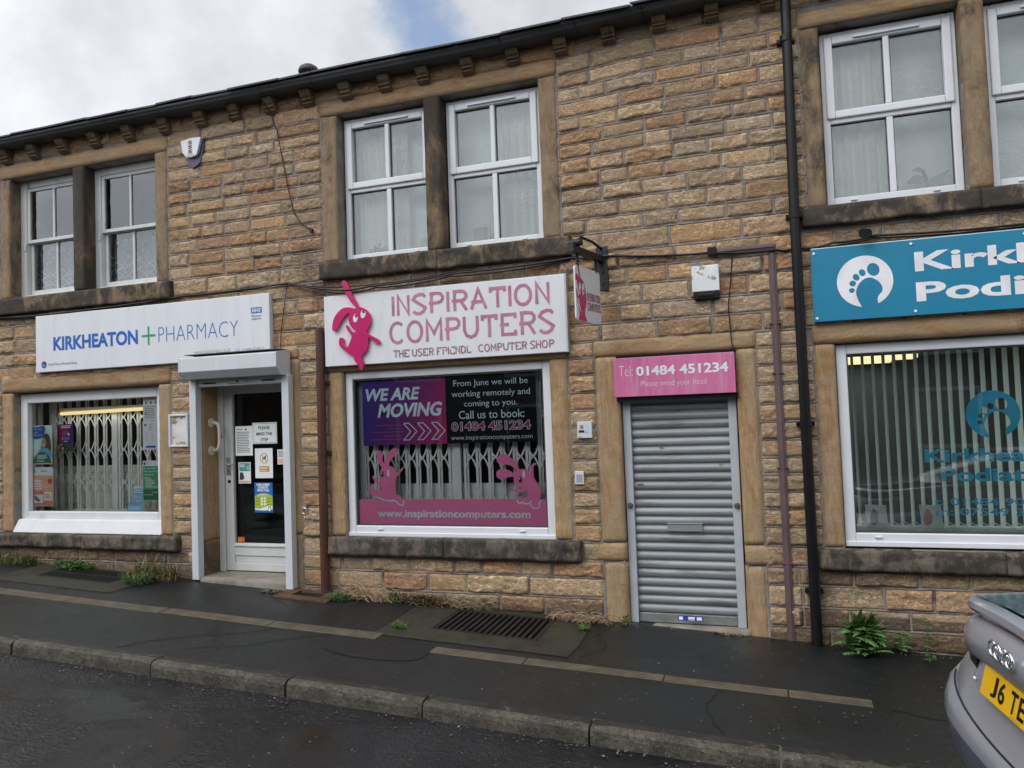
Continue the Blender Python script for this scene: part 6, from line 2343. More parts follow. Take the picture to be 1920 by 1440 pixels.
def kerb_mat():
    m, nt, b = newmat('kerb_concrete')
    f = nnoise(nt, 6, 6, 0.65)
    g = nnoise(nt, 38, 6, 0.75)
    c = nmix(nt, nsmooth(nt, f, 0.35, 0.65), (0.042, 0.037, 0.029), (0.092, 0.082, 0.064))
    c = nmix(nt, nmath(nt, 'MULTIPLY', nsmooth(nt, g, 0.46, 0.62), 0.85), c, (0.022, 0.020, 0.017))
    c = nmix(nt, nmath(nt, 'MULTIPLY', nsmooth(nt, nnoise(nt, 90, 3, 0.6), 0.6, 0.7), 0.6), c, (0.26, 0.24, 0.20))
    nt.links.new(c, b.inputs['Base Color'])
    b.inputs['Roughness'].default_value = 0.75
    n_ = nbump(nt, g, 0.7, 0.012)
    n_ = nbump(nt, nnoise(nt, 120, 3, 0.6), 0.5, 0.003, n_)
    nt.links.new(n_, b.inputs['Normal'])
    return m


M_KERB = kerb_mat()
M_KERBTOP = mat('kerb_top_grime', (0.022, 0.020, 0.017), 0.45, var=0.35, vscale=9, bump=0.6, bscale=90, dirt=(0.09, 0.082, 0.068), dlo=0.55, dhi=0.7, dscale=14)
GR1 = (-2.50, -1.66, 5.33, 5.86)
GR2 = (-6.80, -5.90, 5.56, 5.93)
GUL = (-4.10, -3.72, 5.72, 5.965)
PITS = [GR1, GR2, GUL]
b = MB()
for x0, x1, y0, y1 in cells([-60, 60] + [p[i] for p in PITS for i in (0, 1)], [4.19, 6.05] + [p[i] for p in PITS for i in (2, 3)], PITS):
    b.add([(x0, y0, z_pave(x0, y0)), (x1, y0, z_pave(x1, y0)), (x1, y1, z_pave(x1, y1)), (x0, y1, z_pave(x0, y1))], [(0, 1, 2, 3)])
tag(b.build('pavement', M_PAVE), 'dark damp asphalt pavement sloping along the shops', None, None, 'structure')
b = MB()
for x0, x1, y0, y1 in PITS:
    c4 = [(x0, y0), (x1, y0), (x1, y1), (x0, y1)]
    V = [(x, y, z_pave(x, y)) for x, y in c4] + [(x, y, z_pave(x, y) - 0.35) for x, y in c4]
    b.add(V, [(0, 1, 5, 4), (1, 2, 6, 5), (2, 3, 7, 6), (3, 0, 4, 7), (4, 5, 6, 7)])
tag(b.build('ground_pit', mat('pit_dirt', (0.012, 0.012, 0.011), 0.9)), 'dark pits under the pavement grates', None, None, 'structure')

b = MB()
x = -60.0
YK = [(4.06), (2.0), (0.4), (-1.6)]
for a, c in zip(YK, YK[1:]):
    b.add([(-60, c, z_road(-60, c)), (60, c, z_road(60, c)), (60, a, z_road(60, a)), (-60, a, z_road(-60, a))], [(0, 1, 2, 3)])
tag(b.build('road', M_ROAD), 'wet dark asphalt road in front of the shops', None, None, 'structure')
b = MB()
zf = z_road(0, -1.6)
b.add([(-60, -1.75, z_road(-60, -1.6) + 0.1), (60, -1.75, z_road(60, -1.6) + 0.1), (60, -1.6, z_road(60, -1.6) + 0.1), (-60, -1.6, z_road(-60, -1.6) + 0.1),
       (-60, -1.6, z_road(-60, -1.6) - 0.05), (60, -1.6, z_road(60, -1.6) - 0.05),
       (-60, -5.2, z_road(-60, -1.6) + 0.13), (60, -5.2, z_road(60, -1.6) + 0.13)], [(0, 1, 2, 3), (3, 2, 5, 4), (6, 7, 1, 0)])
tag(b.build('far_pavement', M_PAVE), 'pavement on the other side of the road', None, None, 'structure')
b = MB()
b.add([(-900, -900, -0.0493 * -60 * 0 - 8), (900, -900, -8), (900, 900, -8), (-900, 900, -8)], [(0, 1, 2, 3)])
tag(b.build('ground', mat('far_ground', (0.05, 0.055, 0.04), 0.9)), 'ground beyond the street', None, None, 'structure')

# kerb: separate stones with worn arris
b = MB()
joints = [-60, -20, -12.0, -9.2, -8.2, -7.1, -6.15, -5.22, -3.97, -2.92, -1.985, -0.995, -0.02, 0.9, 1.85, 2.8, 6, 20, 60]
for a, c in zip(joints, joints[1:]):
    a += 0.005 + random.uniform(0, 0.006)
    c -= 0.005
    n = max(2, min(40, int((c - a) / 0.05)))
    prof = [(4.19, 0.0), (4.115, 0.004), (4.085, -0.002), (4.070, -0.016), (4.064, -0.04), (4.060, -0.12), (4.19, -0.12)]
    dz = random.uniform(-0.004, 0.004)
    dy = random.uniform(-0.006, 0.006)
    base_i = len(b.v)
    m_ = len(prof)
    xs_ = [a + (c - a) * i / n for i in range(n + 1)]
    for i, x in enumerate(xs_):
        e = 0.006 if i in (0, n) else 0
        for j, (y, z) in enumerate(prof):
            q = (vnoise([[x * 14, j * 1.7, 3.3]], 5)[0] - 0.5) * 0.010 if 0 < j < 5 else 0
            b.v.append((x, y + dy * (j not in (0, 6)) + q + e, z_pave(x, 4.19) + 0.003 + z + dz + q * 0.8 - e))
    for i in range(n):
        for j in range(m_):
            k = (j + 1) % m_
            b.f.append((base_i + i * m_ + j, base_i + i * m_ + k, base_i + (i + 1) * m_ + k, base_i + (i + 1) * m_ + j))
            b.m.append(1 if j == 0 else 0)
    b.f.append(tuple(base_i + j for j in range(m_)))
    b.f.append(tuple(base_i + n * m_ + j for j in range(m_)))
    b.m += [0, 0]
tag(b.build('kerb', [M_KERB, M_KERBTOP]), 'worn concrete kerb stones between road and pavement', None, None, 'structure')

# stone strips, aprons and patch laid in the pavement
b = MB()
for y0, y1, js in ((4.975, 5.105, [-14, -12.4, -11, -9.4, -8.1, -6.73, -5.75, -4.76, -3.72, -2.78]), (4.855, 4.965, [-2.30, -1.62, -0.70, 0.04, 0.505])):
    for a, c in zip(js, js[1:]):
        a += 0.004
        c -= 0.004
        q = [random.uniform(-0.008, 0.008) for _ in range(4)]
        V = []
        for (x, y) in ((a, y0 + q[0]), (c, y0 + q[1]), (c, y1 + q[2]), (a, y1 + q[3])):
            V.append((x, y, z_pave(x, y) - 0.01))
        V += [(x, y, z_pave(x, y) + 0.005) for x, y, z in V]
        b.add(V, [(0, 1, 5, 4), (1, 2, 6, 5), (2, 3, 7, 6), (3, 0, 4, 7), (4, 5, 6, 7)])
tag(b.build('paving_strip', M_SETT, bevel=0.003), 'pale worn stone strips set into the asphalt', None, None, 'structure')
b = MB()
for ap, pit in (((-2.86, -1.36, 5.07, 5.97), GR1), ((-7.15, -5.62, 5.30, 5.97), GR2)):
    for x0, x1, y0, y1 in cells([ap[0], ap[1], pit[0], pit[1]], [ap[2], ap[3], pit[2], pit[3]], [pit]):
        def J(x, y):
            e = 0.03
            jx = (vnoise([[x * 7, y * 7, 1]], 3)[0] - .5) * e if abs(x - ap[0]) < .01 or abs(x - ap[1]) < .01 else 0
            jy = (vnoise([[x * 7, y * 7, 8]], 4)[0] - .5) * e if abs(y - ap[2]) < .01 else 0
            return (x + jx, y + jy, z_pave(x, y) + 0.004)
        b.add([J(x0, y0), J(x1, y0), J(x1, y1), J(x0, y1)], [(0, 1, 2, 3)])
tag(b.build('pavement_apron', M_APRON), 'mossy concrete surrounds of the cellar grates', None, None, 'structure')
b = MB()
pp = smooth_loop([(-3.1, 4.72), (-2.75, 4.60), (-2.35, 4.66), (-2.30, 4.85), (-2.34, 5.0), (-2.72, 5.07), (-2.77, 4.96), (-2.95, 4.86)], 4)
V, F = curve2d_geo([pp])
b.add([(p[0], p[1], z_pave(p[0], p[1]) + 0.003) for p in V], F)
tag(b.build('pavement_patch', M_PATCH), 'darker patch of asphalt between the stone strips', None, None, 'structure')
b = MB()
for pl_, wd_ in (([(-3.60, 5.0), (-3.75, 4.80), (-4.05, 4.62), (-4.3, 4.40), (-4.42, 4.22)], 0.010), ([(-3.15, 4.98), (-3.4, 4.75), (-3.62, 4.52), (-3.95, 4.36)], 0.008),
                 ([(-4.2, 5.7), (-3.85, 5.45), (-3.62, 5.12)], 0.008), ([(-1.3, 5.1), (-1.15, 5.35), (-1.28, 5.62), (-1.2, 5.9)], 0.007), ([(-0.35, 4.84), (-0.42, 4.55), (-0.30, 4.22)], 0.009),
                 ([(0.6, 4.85), (0.9, 4.78), (1.4, 4.80)], 0.008), ([(-6.0, 4.9), (-6.4, 4.6), (-6.5, 4.22)], 0.010)):
    q = []
    for (xa, ya), (xb, yb) in zip(pl_, pl_[1:]):
        for k in range(7):
            t_ = k / 7
            q.append((xa + (xb - xa) * t_ + random.uniform(-.012, .012), ya + (yb - ya) * t_ + random.uniform(-.012, .012)))
    q.append(pl_[-1])
    k0 = len(b.v)
    b.ribbon(q, wd_, 0)
    b.v[k0:] = [(v[0], v[2], z_pave(v[0], v[2]) + 0.0025) for v in b.v[k0:]]
tag(b.build('pavement_seam', mat('dark_seam_tar', (0.004, 0.004, 0.005), 0.5)), 'thin dark cracks and trench seams in the asphalt', None, None, 'structure')

# grates -----------------------------------------------------------------------


def grate(label, x0, x1, y0, y1, n, cross, lean, group):
    t = thing('cellar_grate', label, 'grate', group)
    b = MB()

    def bar(xa, ya, xb, yb, w, m=0):
        d = Vector((xb - xa, yb - ya)).normalized()
        nx, ny = -d.y * w / 2, d.x * w / 2
        V = []
        for zz in (-0.03, 0.006):
            for x, y in ((xa + nx, ya + ny), (xb + nx, yb + ny), (xb - nx, yb - ny), (xa - nx, ya - ny)):
                V.append((x, y, z_pave(x, y) + zz))
        b.add(V, [(0, 1, 5, 4), (1, 2, 6, 5), (2, 3, 7, 6), (3, 0, 4, 7), (4, 5, 6, 7)])
    for i in range(n):
        x = x0 + (x1 - x0) * (i + 0.5) / n
        bar(x - lean, y0 + 0.012, x + lean, y1 - 0.012, (x1 - x0) / n * 0.50)
    b.build('bars', M_IRON, t, bevel=0.003)
    b = MB()
    bar(x0, y0 + 0.006, x1, y0 + 0.006, 0.014)
    bar(x0, y1 - 0.006, x1, y1 - 0.006, 0.014)
    bar(x0 + 0.006, y0, x0 + 0.006, y1, 0.014)
    bar(x1 - 0.006, y0, x1 - 0.006, y1, 0.014)
    for c in cross:
        bar(x0, c, x1, c, 0.026)
    b.v = [(x, y, z + 0.002) for x, y, z in b.v]
    b.build('rim', M_IRON, t)
    return t


grate('rusty dark iron cellar grate set under the computer shop window', *GR1, 17, (), 0.0, 'iron grates in the pavement')
grate('dark iron cellar grate with a middle bar by the pharmacy window', *GR2, 24, (5.745,), 0.0, 'iron grates in the pavement')
t = thing('drain_gully', 'rust stained iron gully at the foot of the brown drainpipe', 'drain')
M_RUSTI = mat('rusty_iron', (0.085, 0.040, 0.022), 0.75, var=0.4, bump=0.5, dirt=(0.03, 0.022, 0.018))
b = MB()
for x0, x1, y0, y1 in cells([GUL[0] - .07, GUL[1] + .09, GUL[0] + .05, GUL[1] - .05], [GUL[2] - .05, GUL[3] + 0.015, GUL[2] + .05, GUL[3] - .04], [(GUL[0] + .05, GUL[1] - .05, GUL[2] + .05, GUL[3] - .04)]):
    V = [(x, y, z_pave(x, y) - 0.02) for x, y in ((x0, y0), (x1, y0), (x1, y1), (x0, y1))]
    V += [(x, y, z + 0.032) for x, y, z in V]
    b.add(V, [(0, 1, 5, 4), (1, 2, 6, 5), (2, 3, 7, 6), (3, 0, 4, 7), (4, 5, 6, 7)])
b.build('frame', M_RUSTI, t)
b = MB()
for i in range(5):
    y = GUL[2] + 0.06 + i * 0.03
    b.box(GUL[0] + .05, GUL[1] - .05, y, y + 0.012, z_pave(-3.9, y) - 0.03, z_pave(-3.9, y) + 0.0)
b.build('bars', M_IRON, t)

# ------------------------------------------------------------------ weeds
def leafmat(name, c, c2):
    m, nt, b = newmat(name)
    col = nmix(nt, nsmooth(nt, nnoise(nt, 30, 4), 0.35, 0.65), c, c2)
    nt.links.new(col, b.inputs['Base Color'])
    b.inputs['Roughness'].default_value = 0.5
    b.inputs['Subsurface Weight'].default_value = 0.0
    return m


M_LEAF = leafmat('dock_leaf', (0.045, 0.125, 0.030), (0.085, 0.205, 0.050))
M_LEAF2 = leafmat('nettle_leaf', (0.04, 0.12, 0.02), (0.09, 0.20, 0.04))
M_GRASS = leafmat('weed_green', (0.055, 0.100, 0.025), (0.11, 0.155, 0.05))
M_DRY = leafmat('dry_straw', (0.26, 0.165, 0.085), (0.40, 0.27, 0.15))
M_DRYB = leafmat('dead_weed', (0.13, 0.085, 0.05), (0.21, 0.14, 0.085))


def leaf(b, base, az, length, width, lift, droop, serr=0.0, m=0, n=8, twist=0.0):
    d = Vector((math.cos(az), math.sin(az), 0))
    s = Vector((-d.y, d.x, 0))
    V, F = [], []
    p = Vector(base)
    ang = lift
    for i in range(n + 1):
        u = i / n
        w_ = width * (math.sin(math.pi * min(1, 0.12 + u * 0.88)) ** 0.8) * (1 - 0.25 * u)
        if serr and 0 < i < n:
            w_ *= 1 + serr * (1 if i % 2 else -1)
        if i == n:
            w_ = 0.001
        t_ = d * math.cos(ang) + Vector((0, 0, 1)) * math.sin(ang)
        nn = s.cross(t_)
        V += [p - s * w_ + nn * w_ * 0.25, p, p + s * w_ + nn * w_ * 0.25]
        p = p + t_ * (length / n)
        ang -= droop / n
    for i in range(n):
        a = i * 3
        F += [(a, a + 1, a + 4, a + 3), (a + 1, a + 2, a + 5, a + 4)]
    b.add(V, F, m)


def tuft(name, label, cat, x, y, rad, h, n, mats, mode='grass', group=None, ey=0.5):
    t = thing(name, label, cat, group)
    b = MB()
    for i in range(n):
        a = random.uniform(0, 2 * math.pi)
        r_ = rad * math.sqrt(random.random())
        px, py = x + r_ * math.cos(a), min(5.965, y + r_ * math.sin(a) * ey)
        pz = z_pave(px, py)
        az = random.uniform(0, 2 * math.pi)
        if math.sin(az) > 0 and py > 5.85:
            az = -az
        mi = random.randrange(len(mats)) if random.random() < .7 else 0
        if mode == 'grass':
            leaf(b, (px, py, pz), az, h * random.uniform(0.5, 1.2), 0.0035, random.uniform(0.7, 1.5), random.uniform(0.4, 1.8), 0, mi, 4)
        elif mode == 'broad':
            hh = random.random() * h
            leaf(b, (px, py, pz + hh * 0.9 * (1 - r_ / rad * .6)), az, random.uniform(0.018, 0.045), random.uniform(0.005, 0.011), random.uniform(-0.2, 0.9), random.uniform(0, 1.2), 0, mi, 3)
        elif mode == 'straw':
            az2 = random.choice((0, math.pi)) + random.uniform(-0.7, 0.7)
            L_ = random.uniform(0.10, 0.26) * (1.15 if n > 150 else 0.75)
            st = []
            q = Vector((px, py, pz + 0.01))
            lift = random.uniform(0.6, 1.45)
            for k in range(8):
                st.append(tuple(q))
                q = q + Vector((math.cos(az2) * math.cos(lift), math.sin(az2) * 0.35 * math.cos(lift), math.sin(lift))) * L_ / 7
                q.y = min(q.y, 5.955)
                q.z = max(q.z, z_pave(q.x, q.y) + 0.006)
                lift -= random.uniform(0.25, 0.55)
            b.tube(st, random.uniform(0.0016, 0.003), 4, mi, caps=False)
    b.build('foliage', mats, t)
    return t


GWD = 'weeds along the foot of the wall'
tuft('grass_clump', 'low mixed grass and weeds by the left end of pharmacy window', 'weeds', -7.55, 5.90, 0.40, 0.13, 520, [M_GRASS, M_LEAF2, M_DRY], 'grass', GWD, 0.22)
tuft('grass_clump', 'bright leafy weeds under the middle of the pharmacy sill', 'weeds', -6.72, 5.91, 0.26, 0.12, 620, [M_LEAF2, M_GRASS, M_LEAF], 'broad', GWD, 0.25)
tuft('grass_clump', 'straggly flowering weeds beside the pharmacy door rail', 'weeds', -5.62, 5.86, 0.26, 0.24, 330, [M_GRASS, M_DRYB, M_DRY], 'grass', GWD, 0.35)
tuft('grass_clump', 'small green tuft in front of the straggly weeds, pharmacy', 'weeds', -5.66, 5.66, 0.13, 0.12, 330, [M_GRASS, M_LEAF], 'grass', GWD, 0.6)
tuft('weed_sprig', 'tiny flat weed at the edge of the pharmacy door step', 'weeds', -4.30, 5.80, 0.09, 0.035, 60, [M_GRASS, M_DRYB], 'broad', GWD, 0.4)
tuft('straw_clump', 'domed clump of dry straw beside the brown drainpipe', 'dead grass', -3.38, 5.87, 0.13, 0.2, 330, [M_DRY, M_DRY, M_DRYB], 'straw', GWD, 0.3)
tuft('grass_clump', 'small green grass at the left of the straw clump', 'weeds', -3.58, 5.79, 0.10, 0.09, 240, [M_GRASS, M_LEAF], 'grass', GWD, 0.6)
tuft('weed_sprig', 'green leaves poking from the right of the straw clump', 'weeds', -3.14, 5.93, 0.07, 0.12, 90, [M_LEAF2, M_GRASS], 'broad', GWD, 0.3)
tuft('dead_weed', 'brown dead creeping weed under the computer shop sill', 'dead weed', -2.83, 5.91, 0.26, 0.13, 800, [M_DRYB, M_DRYB, M_GRASS], 'broad', GWD, 0.22)
tuft('dead_weed', 'sprawling dry stalks at the corner of the rusty grate', 'dead weed', -2.44, 5.91, 0.16, 0.1, 130, [M_DRYB, M_DRY, M_GRASS], 'straw', GWD, 0.3)
tuft('dead_weed', 'dry brown stalks between the rusty grate and grey shutter', 'dead weed', -1.47, 5.88, 0.19, 0.1, 140, [M_DRY, M_DRYB], 'straw', GWD, 0.3)
tuft('weed_sprig', 'small green sprig rising from dry stalks near the shutter', 'weeds', -1.42, 5.93, 0.06, 0.13, 70, [M_LEAF2], 'broad', GWD, 0.3)
tuft('weed_sprig', 'tiny green sprig on the apron right of the rusty grate', 'weeds', -1.40, 5.67, 0.035, 0.06, 45, [M_LEAF2], 'broad', GWD, 0.8)
tuft('weed_sprig', 'tiny grass tuft at the apron corner left of the rusty grate', 'weeds', -2.74, 5.27, 0.06, 0.055, 130, [M_GRASS, M_LEAF], 'grass', GWD, 0.5)
tuft('weed_sprig', 'tiny green weed at the foot of the shutter left rail', 'weeds', -1.13, 5.955, 0.03, 0.1, 40, [M_LEAF], 'broad', GWD, 0.3)
tuft('weed_sprig', 'scraps of dead weed along the shutter threshold', 'dead weed', -0.36, 5.95, 0.12, 0.015, 40, [M_DRYB, M_DRY], 'broad', GWD, 0.1)

t = thing('dock_plant', 'big lush jagged leaved weed growing beside the black drainpipe', 'plant', GWD)
b = MB()
for i in range(130):
    az = random.uniform(math.pi * 0.97, math.pi * 2.03)
    L_ = random.uniform(0.11, 0.22)
    px, py = 0.56 + random.uniform(-.09, .09), 5.84 + random.uniform(-.05, .05)
    lf = random.uniform(0.25, 1.55)
    leaf(b, (px, py, z_pave(px, py) + random.uniform(0, 0.17)), az, L_, random.uniform(0.022, 0.038), lf, random.uniform(0.3, 1.2), 0.36, i % 2, 14)
b.build('leaves', [M_LEAF, leafmat('dock_leaf_pale', (0.065, 0.155, 0.045), (0.12, 0.24, 0.075))], t)


def sprig(label, x, y, h, n, size):
    t = thing('nettle_plant', label, 'plant', GWD)
    b = MB()
    z0 = z_pave(x, y)
    b.tube([(x, y, z0 - .01), (x + 0.01, y - 0.005, z0 + h * .6), (x + 0.02, y - .01, z0 + h)], 0.0025, 5, 1)
    for i in range(n):
        u = 0.25 + 0.75 * (i // 2) / max(1, (n // 2 - 1))
        az = random.uniform(-0.6, 0.6) + (0 if i % 2 else math.pi) - 0.5
        leaf(b, (x + 0.015 * u, y - .008 * u, z0 + h * u), az, size * random.uniform(.8, 1.2), size * 0.26, 0.5, 1.3, 0.15, 0, 8)
    b.build('foliage', [M_LEAF2, M_LEAF], t)


sprig('small bright nettle between the dock plant and the car', 0.80, 5.90, 0.15, 14, 0.075)
sprig('thin tall leggy weed against the dark base stones near the car', 0.965, 5.93, 0.24, 10, 0.045)
sprig('tiny low weed on the pavement in front of the leggy weed', 0.955, 5.80, 0.045, 8, 0.045)
# litter specks on the tarmac are countless: one object
b = MB()
for i in range(60):
    x = random.uniform(-8, 1.6)
    y = random.uniform(3.0, 5.9)
    zz = (z_pave(x, y) if y > 4.2 else z_road(x, y) if y < 4.05 else 9)
    if zz == 9 or any(p[0] < x < p[1] and p[2] < y < p[3] for p in PITS):
        continue
    s = random.uniform(0.003, 0.009)
    a = random.uniform(0, 6.28)
    pts = [(x + s * math.cos(a + k * 1.7) * random.uniform(.5, 1), y + s * math.sin(a + k * 1.7), zz + 0.006) for k in range(4)]
    b.add(pts + [(x, y, zz + 0.006 + s * 0.6)], [(0, 1, 4), (1, 2, 4), (2, 3, 4), (3, 0, 4)], 0 if random.random() < .55 else 1)
for i in range(420):
    if random.random() < 0.62:
        x = random.uniform(-8.2, 1.8)
        y = 5.965 - abs(random.gauss(0, 0.05))
        zz = z_pave(x, y)
    else:
        x = random.uniform(-7, 1.0)
        y = 4.05 - abs(random.gauss(0, 0.07))
        zz = z_road(x, y)
    if any(p_[0] < x < p_[1] and p_[2] < y < p_[3] for p_ in PITS) or (-5.2 < x < -4.1 and y > 5.85):
        continue
    s = random.uniform(0.004, 0.014)
    a = random.uniform(0, 6.28)
    pts = [(x + s * math.cos(a + k * 1.6) * random.uniform(.4, 1), min(5.975, y + s * math.sin(a + k * 1.6)), zz + 0.006 + random.uniform(0, .004)) for k in range(4)]
    b.add(pts + [(x, y, zz + 0.006 + s * 0.5)], [(0, 1, 4), (1, 2, 4), (2, 3, 4), (3, 0, 4)], 1 if random.random() < .8 else 0)
tag(b.build('grit', [mat('pale_grit', (0.16, 0.155, 0.14), 0.8), mat('dark_grit', (0.08, 0.07, 0.05), 0.8)]), 'pale grit and leaf scraps scattered on the tarmac', None, None, 'stuff')

# ------------------------------------------------------------------ parked car
t = thing('parked_car', 'grey violet coupe parked at the kerb, seen from its rear corner', 'car')
HD, RO = math.radians(10), math.radians(3.0)
Fv = Vector((math.cos(HD), math.sin(HD), 0))
Lv0 = Vector((-math.sin(HD), math.cos(HD), 0))
Lv = Lv0 * math.cos(RO) + Vector((0, 0, 1)) * math.sin(RO)
Uv = -Lv0 * math.sin(RO) + Vector((0, 0, 1)) * math.cos(RO)
CO = Vector((0.803, 3.18553358, -0.115))


def cw(x, y, z):
    p = CO + Fv * x + Lv * y + Uv * z
    return (p.x, p.y, p.z)


def carpaint():
    m, nt, b = newmat('grey_violet_metallic')
    b.inputs['Base Color'].default_value = (0.39, 0.405, 0.455, 1)
    b.inputs['Metallic'].default_value = 0.5
    b.inputs['Roughness'].default_value = 0.34
    b.inputs['Coat Weight'].default_value = 0.8
    b.inputs['Coat Roughness'].default_value = 0.14
    d = nnoise(nt, 5, 6, 0.65)
    nt.links.new(nmath(nt, 'ADD', nmath(nt, 'MULTIPLY', nsmooth(nt, d, 0.4, 0.7), 0.12), 0.28), b.inputs['Roughness'])
    return m


M_CAR = carpaint()
M_CARB = mat('bumper_dark_plastic', (0.095, 0.10, 0.14), 0.45)
M_CARG = mat('car_dark_glass', (0.008, 0.010, 0.012), 0.03, coat=1.0, var=0.0)
M_CHROME = mat('chrome', (0.85, 0.86, 0.88), 0.08, 1.0, var=0.02)
M_REDL = mat('red_lens', (0.10, 0.006, 0.008), 0.15, coat=1.0)
M_PLATE = mat('yellow_plate', (0.72, 0.42, 0.004), 0.35, var=0.03)
LEN = 4.18
NS = 64


def outline(x0, W, nexp, xd=0.62, x1=LEN, W1=0.86, droop=0.0, z=0.0, xfd=0.8):
    """closed plan outline: rear face at x0, rounded corners, waist W, nose at x1; z droops towards the sides"""
    pts = []
    for i in range(NS):
        a = 2 * math.pi * i / NS
        c, s = math.cos(a), math.sin(a)
        r_ = (abs(c) ** nexp + abs(s) ** nexp) ** (-1 / nexp)
        u, v_ = r_ * c, r_ * s
        y = v_ * W
        if u < 0:
            x = x0 + xd * (1 + u)
        else:
            x = xd + x0 + (x1 - xd - x0) * u
            y *= 1 - 0.08 * max(0, u - 0.3)
        fall = droop * (abs(y) / 0.6) ** 2 * max(0.0, min(1.0, 1 - (x - x0 - 0.3) / 0.9))
        pts.append((x, y, z - fall))
    return pts


SEC = [  # z, x0, W, n, droop, x1
    (0.17, 0.10, 0.80, 4.5, 0.00, 4.02),
    (0.22, 0.02, 0.86, 4.5, 0.00, 4.10),
    (0.30, -0.035, 0.895, 4.2, 0.00, 4.16),
    (0.430, -0.062, 0.918, 4.0, -0.01, 4.18),
    (0.462, -0.060, 0.918, 4.0, -0.025, 4.18),
    (0.482, -0.050, 0.908, 3.9, -0.045, 4.18),
    (0.500, -0.036, 0.890, 3.7, -0.060, 4.17),
    (0.506, -0.030, 0.880, 3.7, -0.060, 4.17),
    (0.67, -0.008, 0.850, 3.6, 0.0, 4.10),
    (0.775, 0.015, 0.815, 3.5, 0.05, 3.98),
    (0.795, 0.020, 0.80, 3.5, 0.05, 3.90),
    (0.800, -0.020, 0.770, 3.5, 0.065, 3.85),
    (0.830, -0.034, 0.765, 3.5, 0.07, 3.75),
    (0.880, -0.036, 0.758, 3.5, 0.07, 3.65),
    (0.930, -0.022, 0.745, 3.5, 0.075, 3.55),
    (0.952, 0.002, 0.735, 3.5, 0.075, 3.50),
    (0.955, 0.018, 0.730, 3.5, 0.075, 3.45),
    (0.974, 0.024, 0.725, 3.5, 0.075, 3.40),
    (0.977, -0.004, 0.735, 3.8, 0.075, 3.38),
    (0.992, -0.014, 0.735, 3.8, 0.075, 3.36),
    (1.014, -0.012, 0.730, 3.8, 0.075, 3.33),
    (1.020, 0.000, 0.715, 3.8, 0.072, 3.25),
    (1.018, 0.045, 0.690, 3.6, 0.068, 3.20),
    (0.985, 0.075, 0.640, 3.6, 0.066, 3.10),
]
b = MB()
rings = []
for (z, x0, W, nx_, dr, x1) in SEC:
    rings.append([cw(*p) for p in outline(x0, W, nx_, droop=dr, z=z, x1=x1)])


def loft(b, rings, cap0=True, cap1=True, mi=None):
    base = len(b.v)
    for r_ in rings:
        b.v.extend(r_)
    n = len(rings[0])
    for i in range(len(rings) - 1):
        for k in range(n):
            b.f.append((base + i * n + k, base + i * n + (k + 1) % n, base + (i + 1) * n + (k + 1) % n, base + (i + 1) * n + k))
            b.m.append(mi[i] if mi else 0)
    if cap0:
        b.f.append(tuple(base + k for k in range(n)))
        b.m.append(0)
    if cap1:
        b.f.append(tuple(base + (len(rings) - 1) * n + k for k in range(n)))
        b.m.append(0)


loft(b, rings[3:], cap0=False)
body = b.build('body', M_CAR, t, smooth=True)
mod = body.modifiers.new('edge', 'EDGE_SPLIT')
mod.split_angle = math.radians(38)
b = MB()
loft(b, rings[:4], cap1=False)
lb_ = b.build('lower_bumper', M_CARB, t, smooth=True)
# bonnet, bootlid camber and cabin
b = MB()
cab = []
for (z, xa, xb, W, n_) in ((1.00, 0.50, 3.00, 0.66, 3.2), (1.08, 0.62, 2.80, 0.665, 3.2), (1.22, 1.00, 2.42, 0.60, 3.0), (1.31, 1.30, 2.15, 0.54, 2.8)):
    ring = []
    for i in range(NS):
        a = 2 * math.pi * i / NS
        c, s = math.cos(a), math.sin(a)
        r_ = (abs(c) ** n_ + abs(s) ** n_) ** (-1 / n_)
        ring.append(cw((xa + xb) / 2 + (xb - xa) / 2 * r_ * c, W * r_ * s, z))
    cab.append(ring)
loft(b, cab)
b.build('cabin_glass', M_CARG, t, smooth=True)
b = MB()
roof = []
for (z, xa, xb, W) in ((1.305, 1.26, 2.20, 0.55), (1.33, 1.32, 2.13, 0.52), (1.345, 1.45, 2.02, 0.42)):
    roof.append([cw((xa + xb) / 2 + (xb - xa) / 2 * math.copysign(abs(math.cos(2 * math.pi * i / NS)) ** .7, math.cos(2 * math.pi * i / NS)), W * math.copysign(abs(math.sin(2 * math.pi * i / NS)) ** .7, math.sin(2 * math.pi * i / NS)), z) for i in range(NS)])
loft(b, roof)
b.build('roof', M_CAR, t, smooth=True)
# rear screen running up from the boot lip, with a film of road dirt
def screen_mat():
    m, nt, b = newmat('dirty_rear_screen')
    d = nnoise(nt, 9, 5, 0.6, (1, 1, 1), 2.5)
    nt.links.new(nmix(nt, nsmooth(nt, d, 0.42, 0.66), (0.035, 0.050, 0.058), (0.13, 0.175, 0.195)), b.inputs['Base Color'])
    b.inputs['Roughness'].default_value = 0.12
    b.inputs['Coat Weight'].default_value = 1.0
    b.inputs['Coat Roughness'].default_value = 0.22
    return m


b = MB()
nx_, ny_ = 14, 18
for i in range(nx_ + 1):
    x = 0.055 + 0.60 * i / nx_
    hw = 0.590 - 0.02 * (i / nx_)
    for j in range(ny_ + 1):
        y = hw * (-1 + 2 * j / ny_)
        s = abs(y) / 0.6
        xx = x + 0.10 * max(0, s - 0.55) ** 1.5
        z = 1.0245 + 0.05 * (x - 0.055) + 0.16 * max(0, x - 0.35) ** 1.35 - 0.070 * s * s
        b.v.append(cw(xx, y, z))
for i in range(nx_):
    for j in range(ny_):
        a = i * (ny_ + 1) + j
        b.f.append((a, a + ny_ + 1, a + ny_ + 2, a + 1))
        b.m.append(0)
b.build('rear_screen', screen_mat(), t, smooth=True)
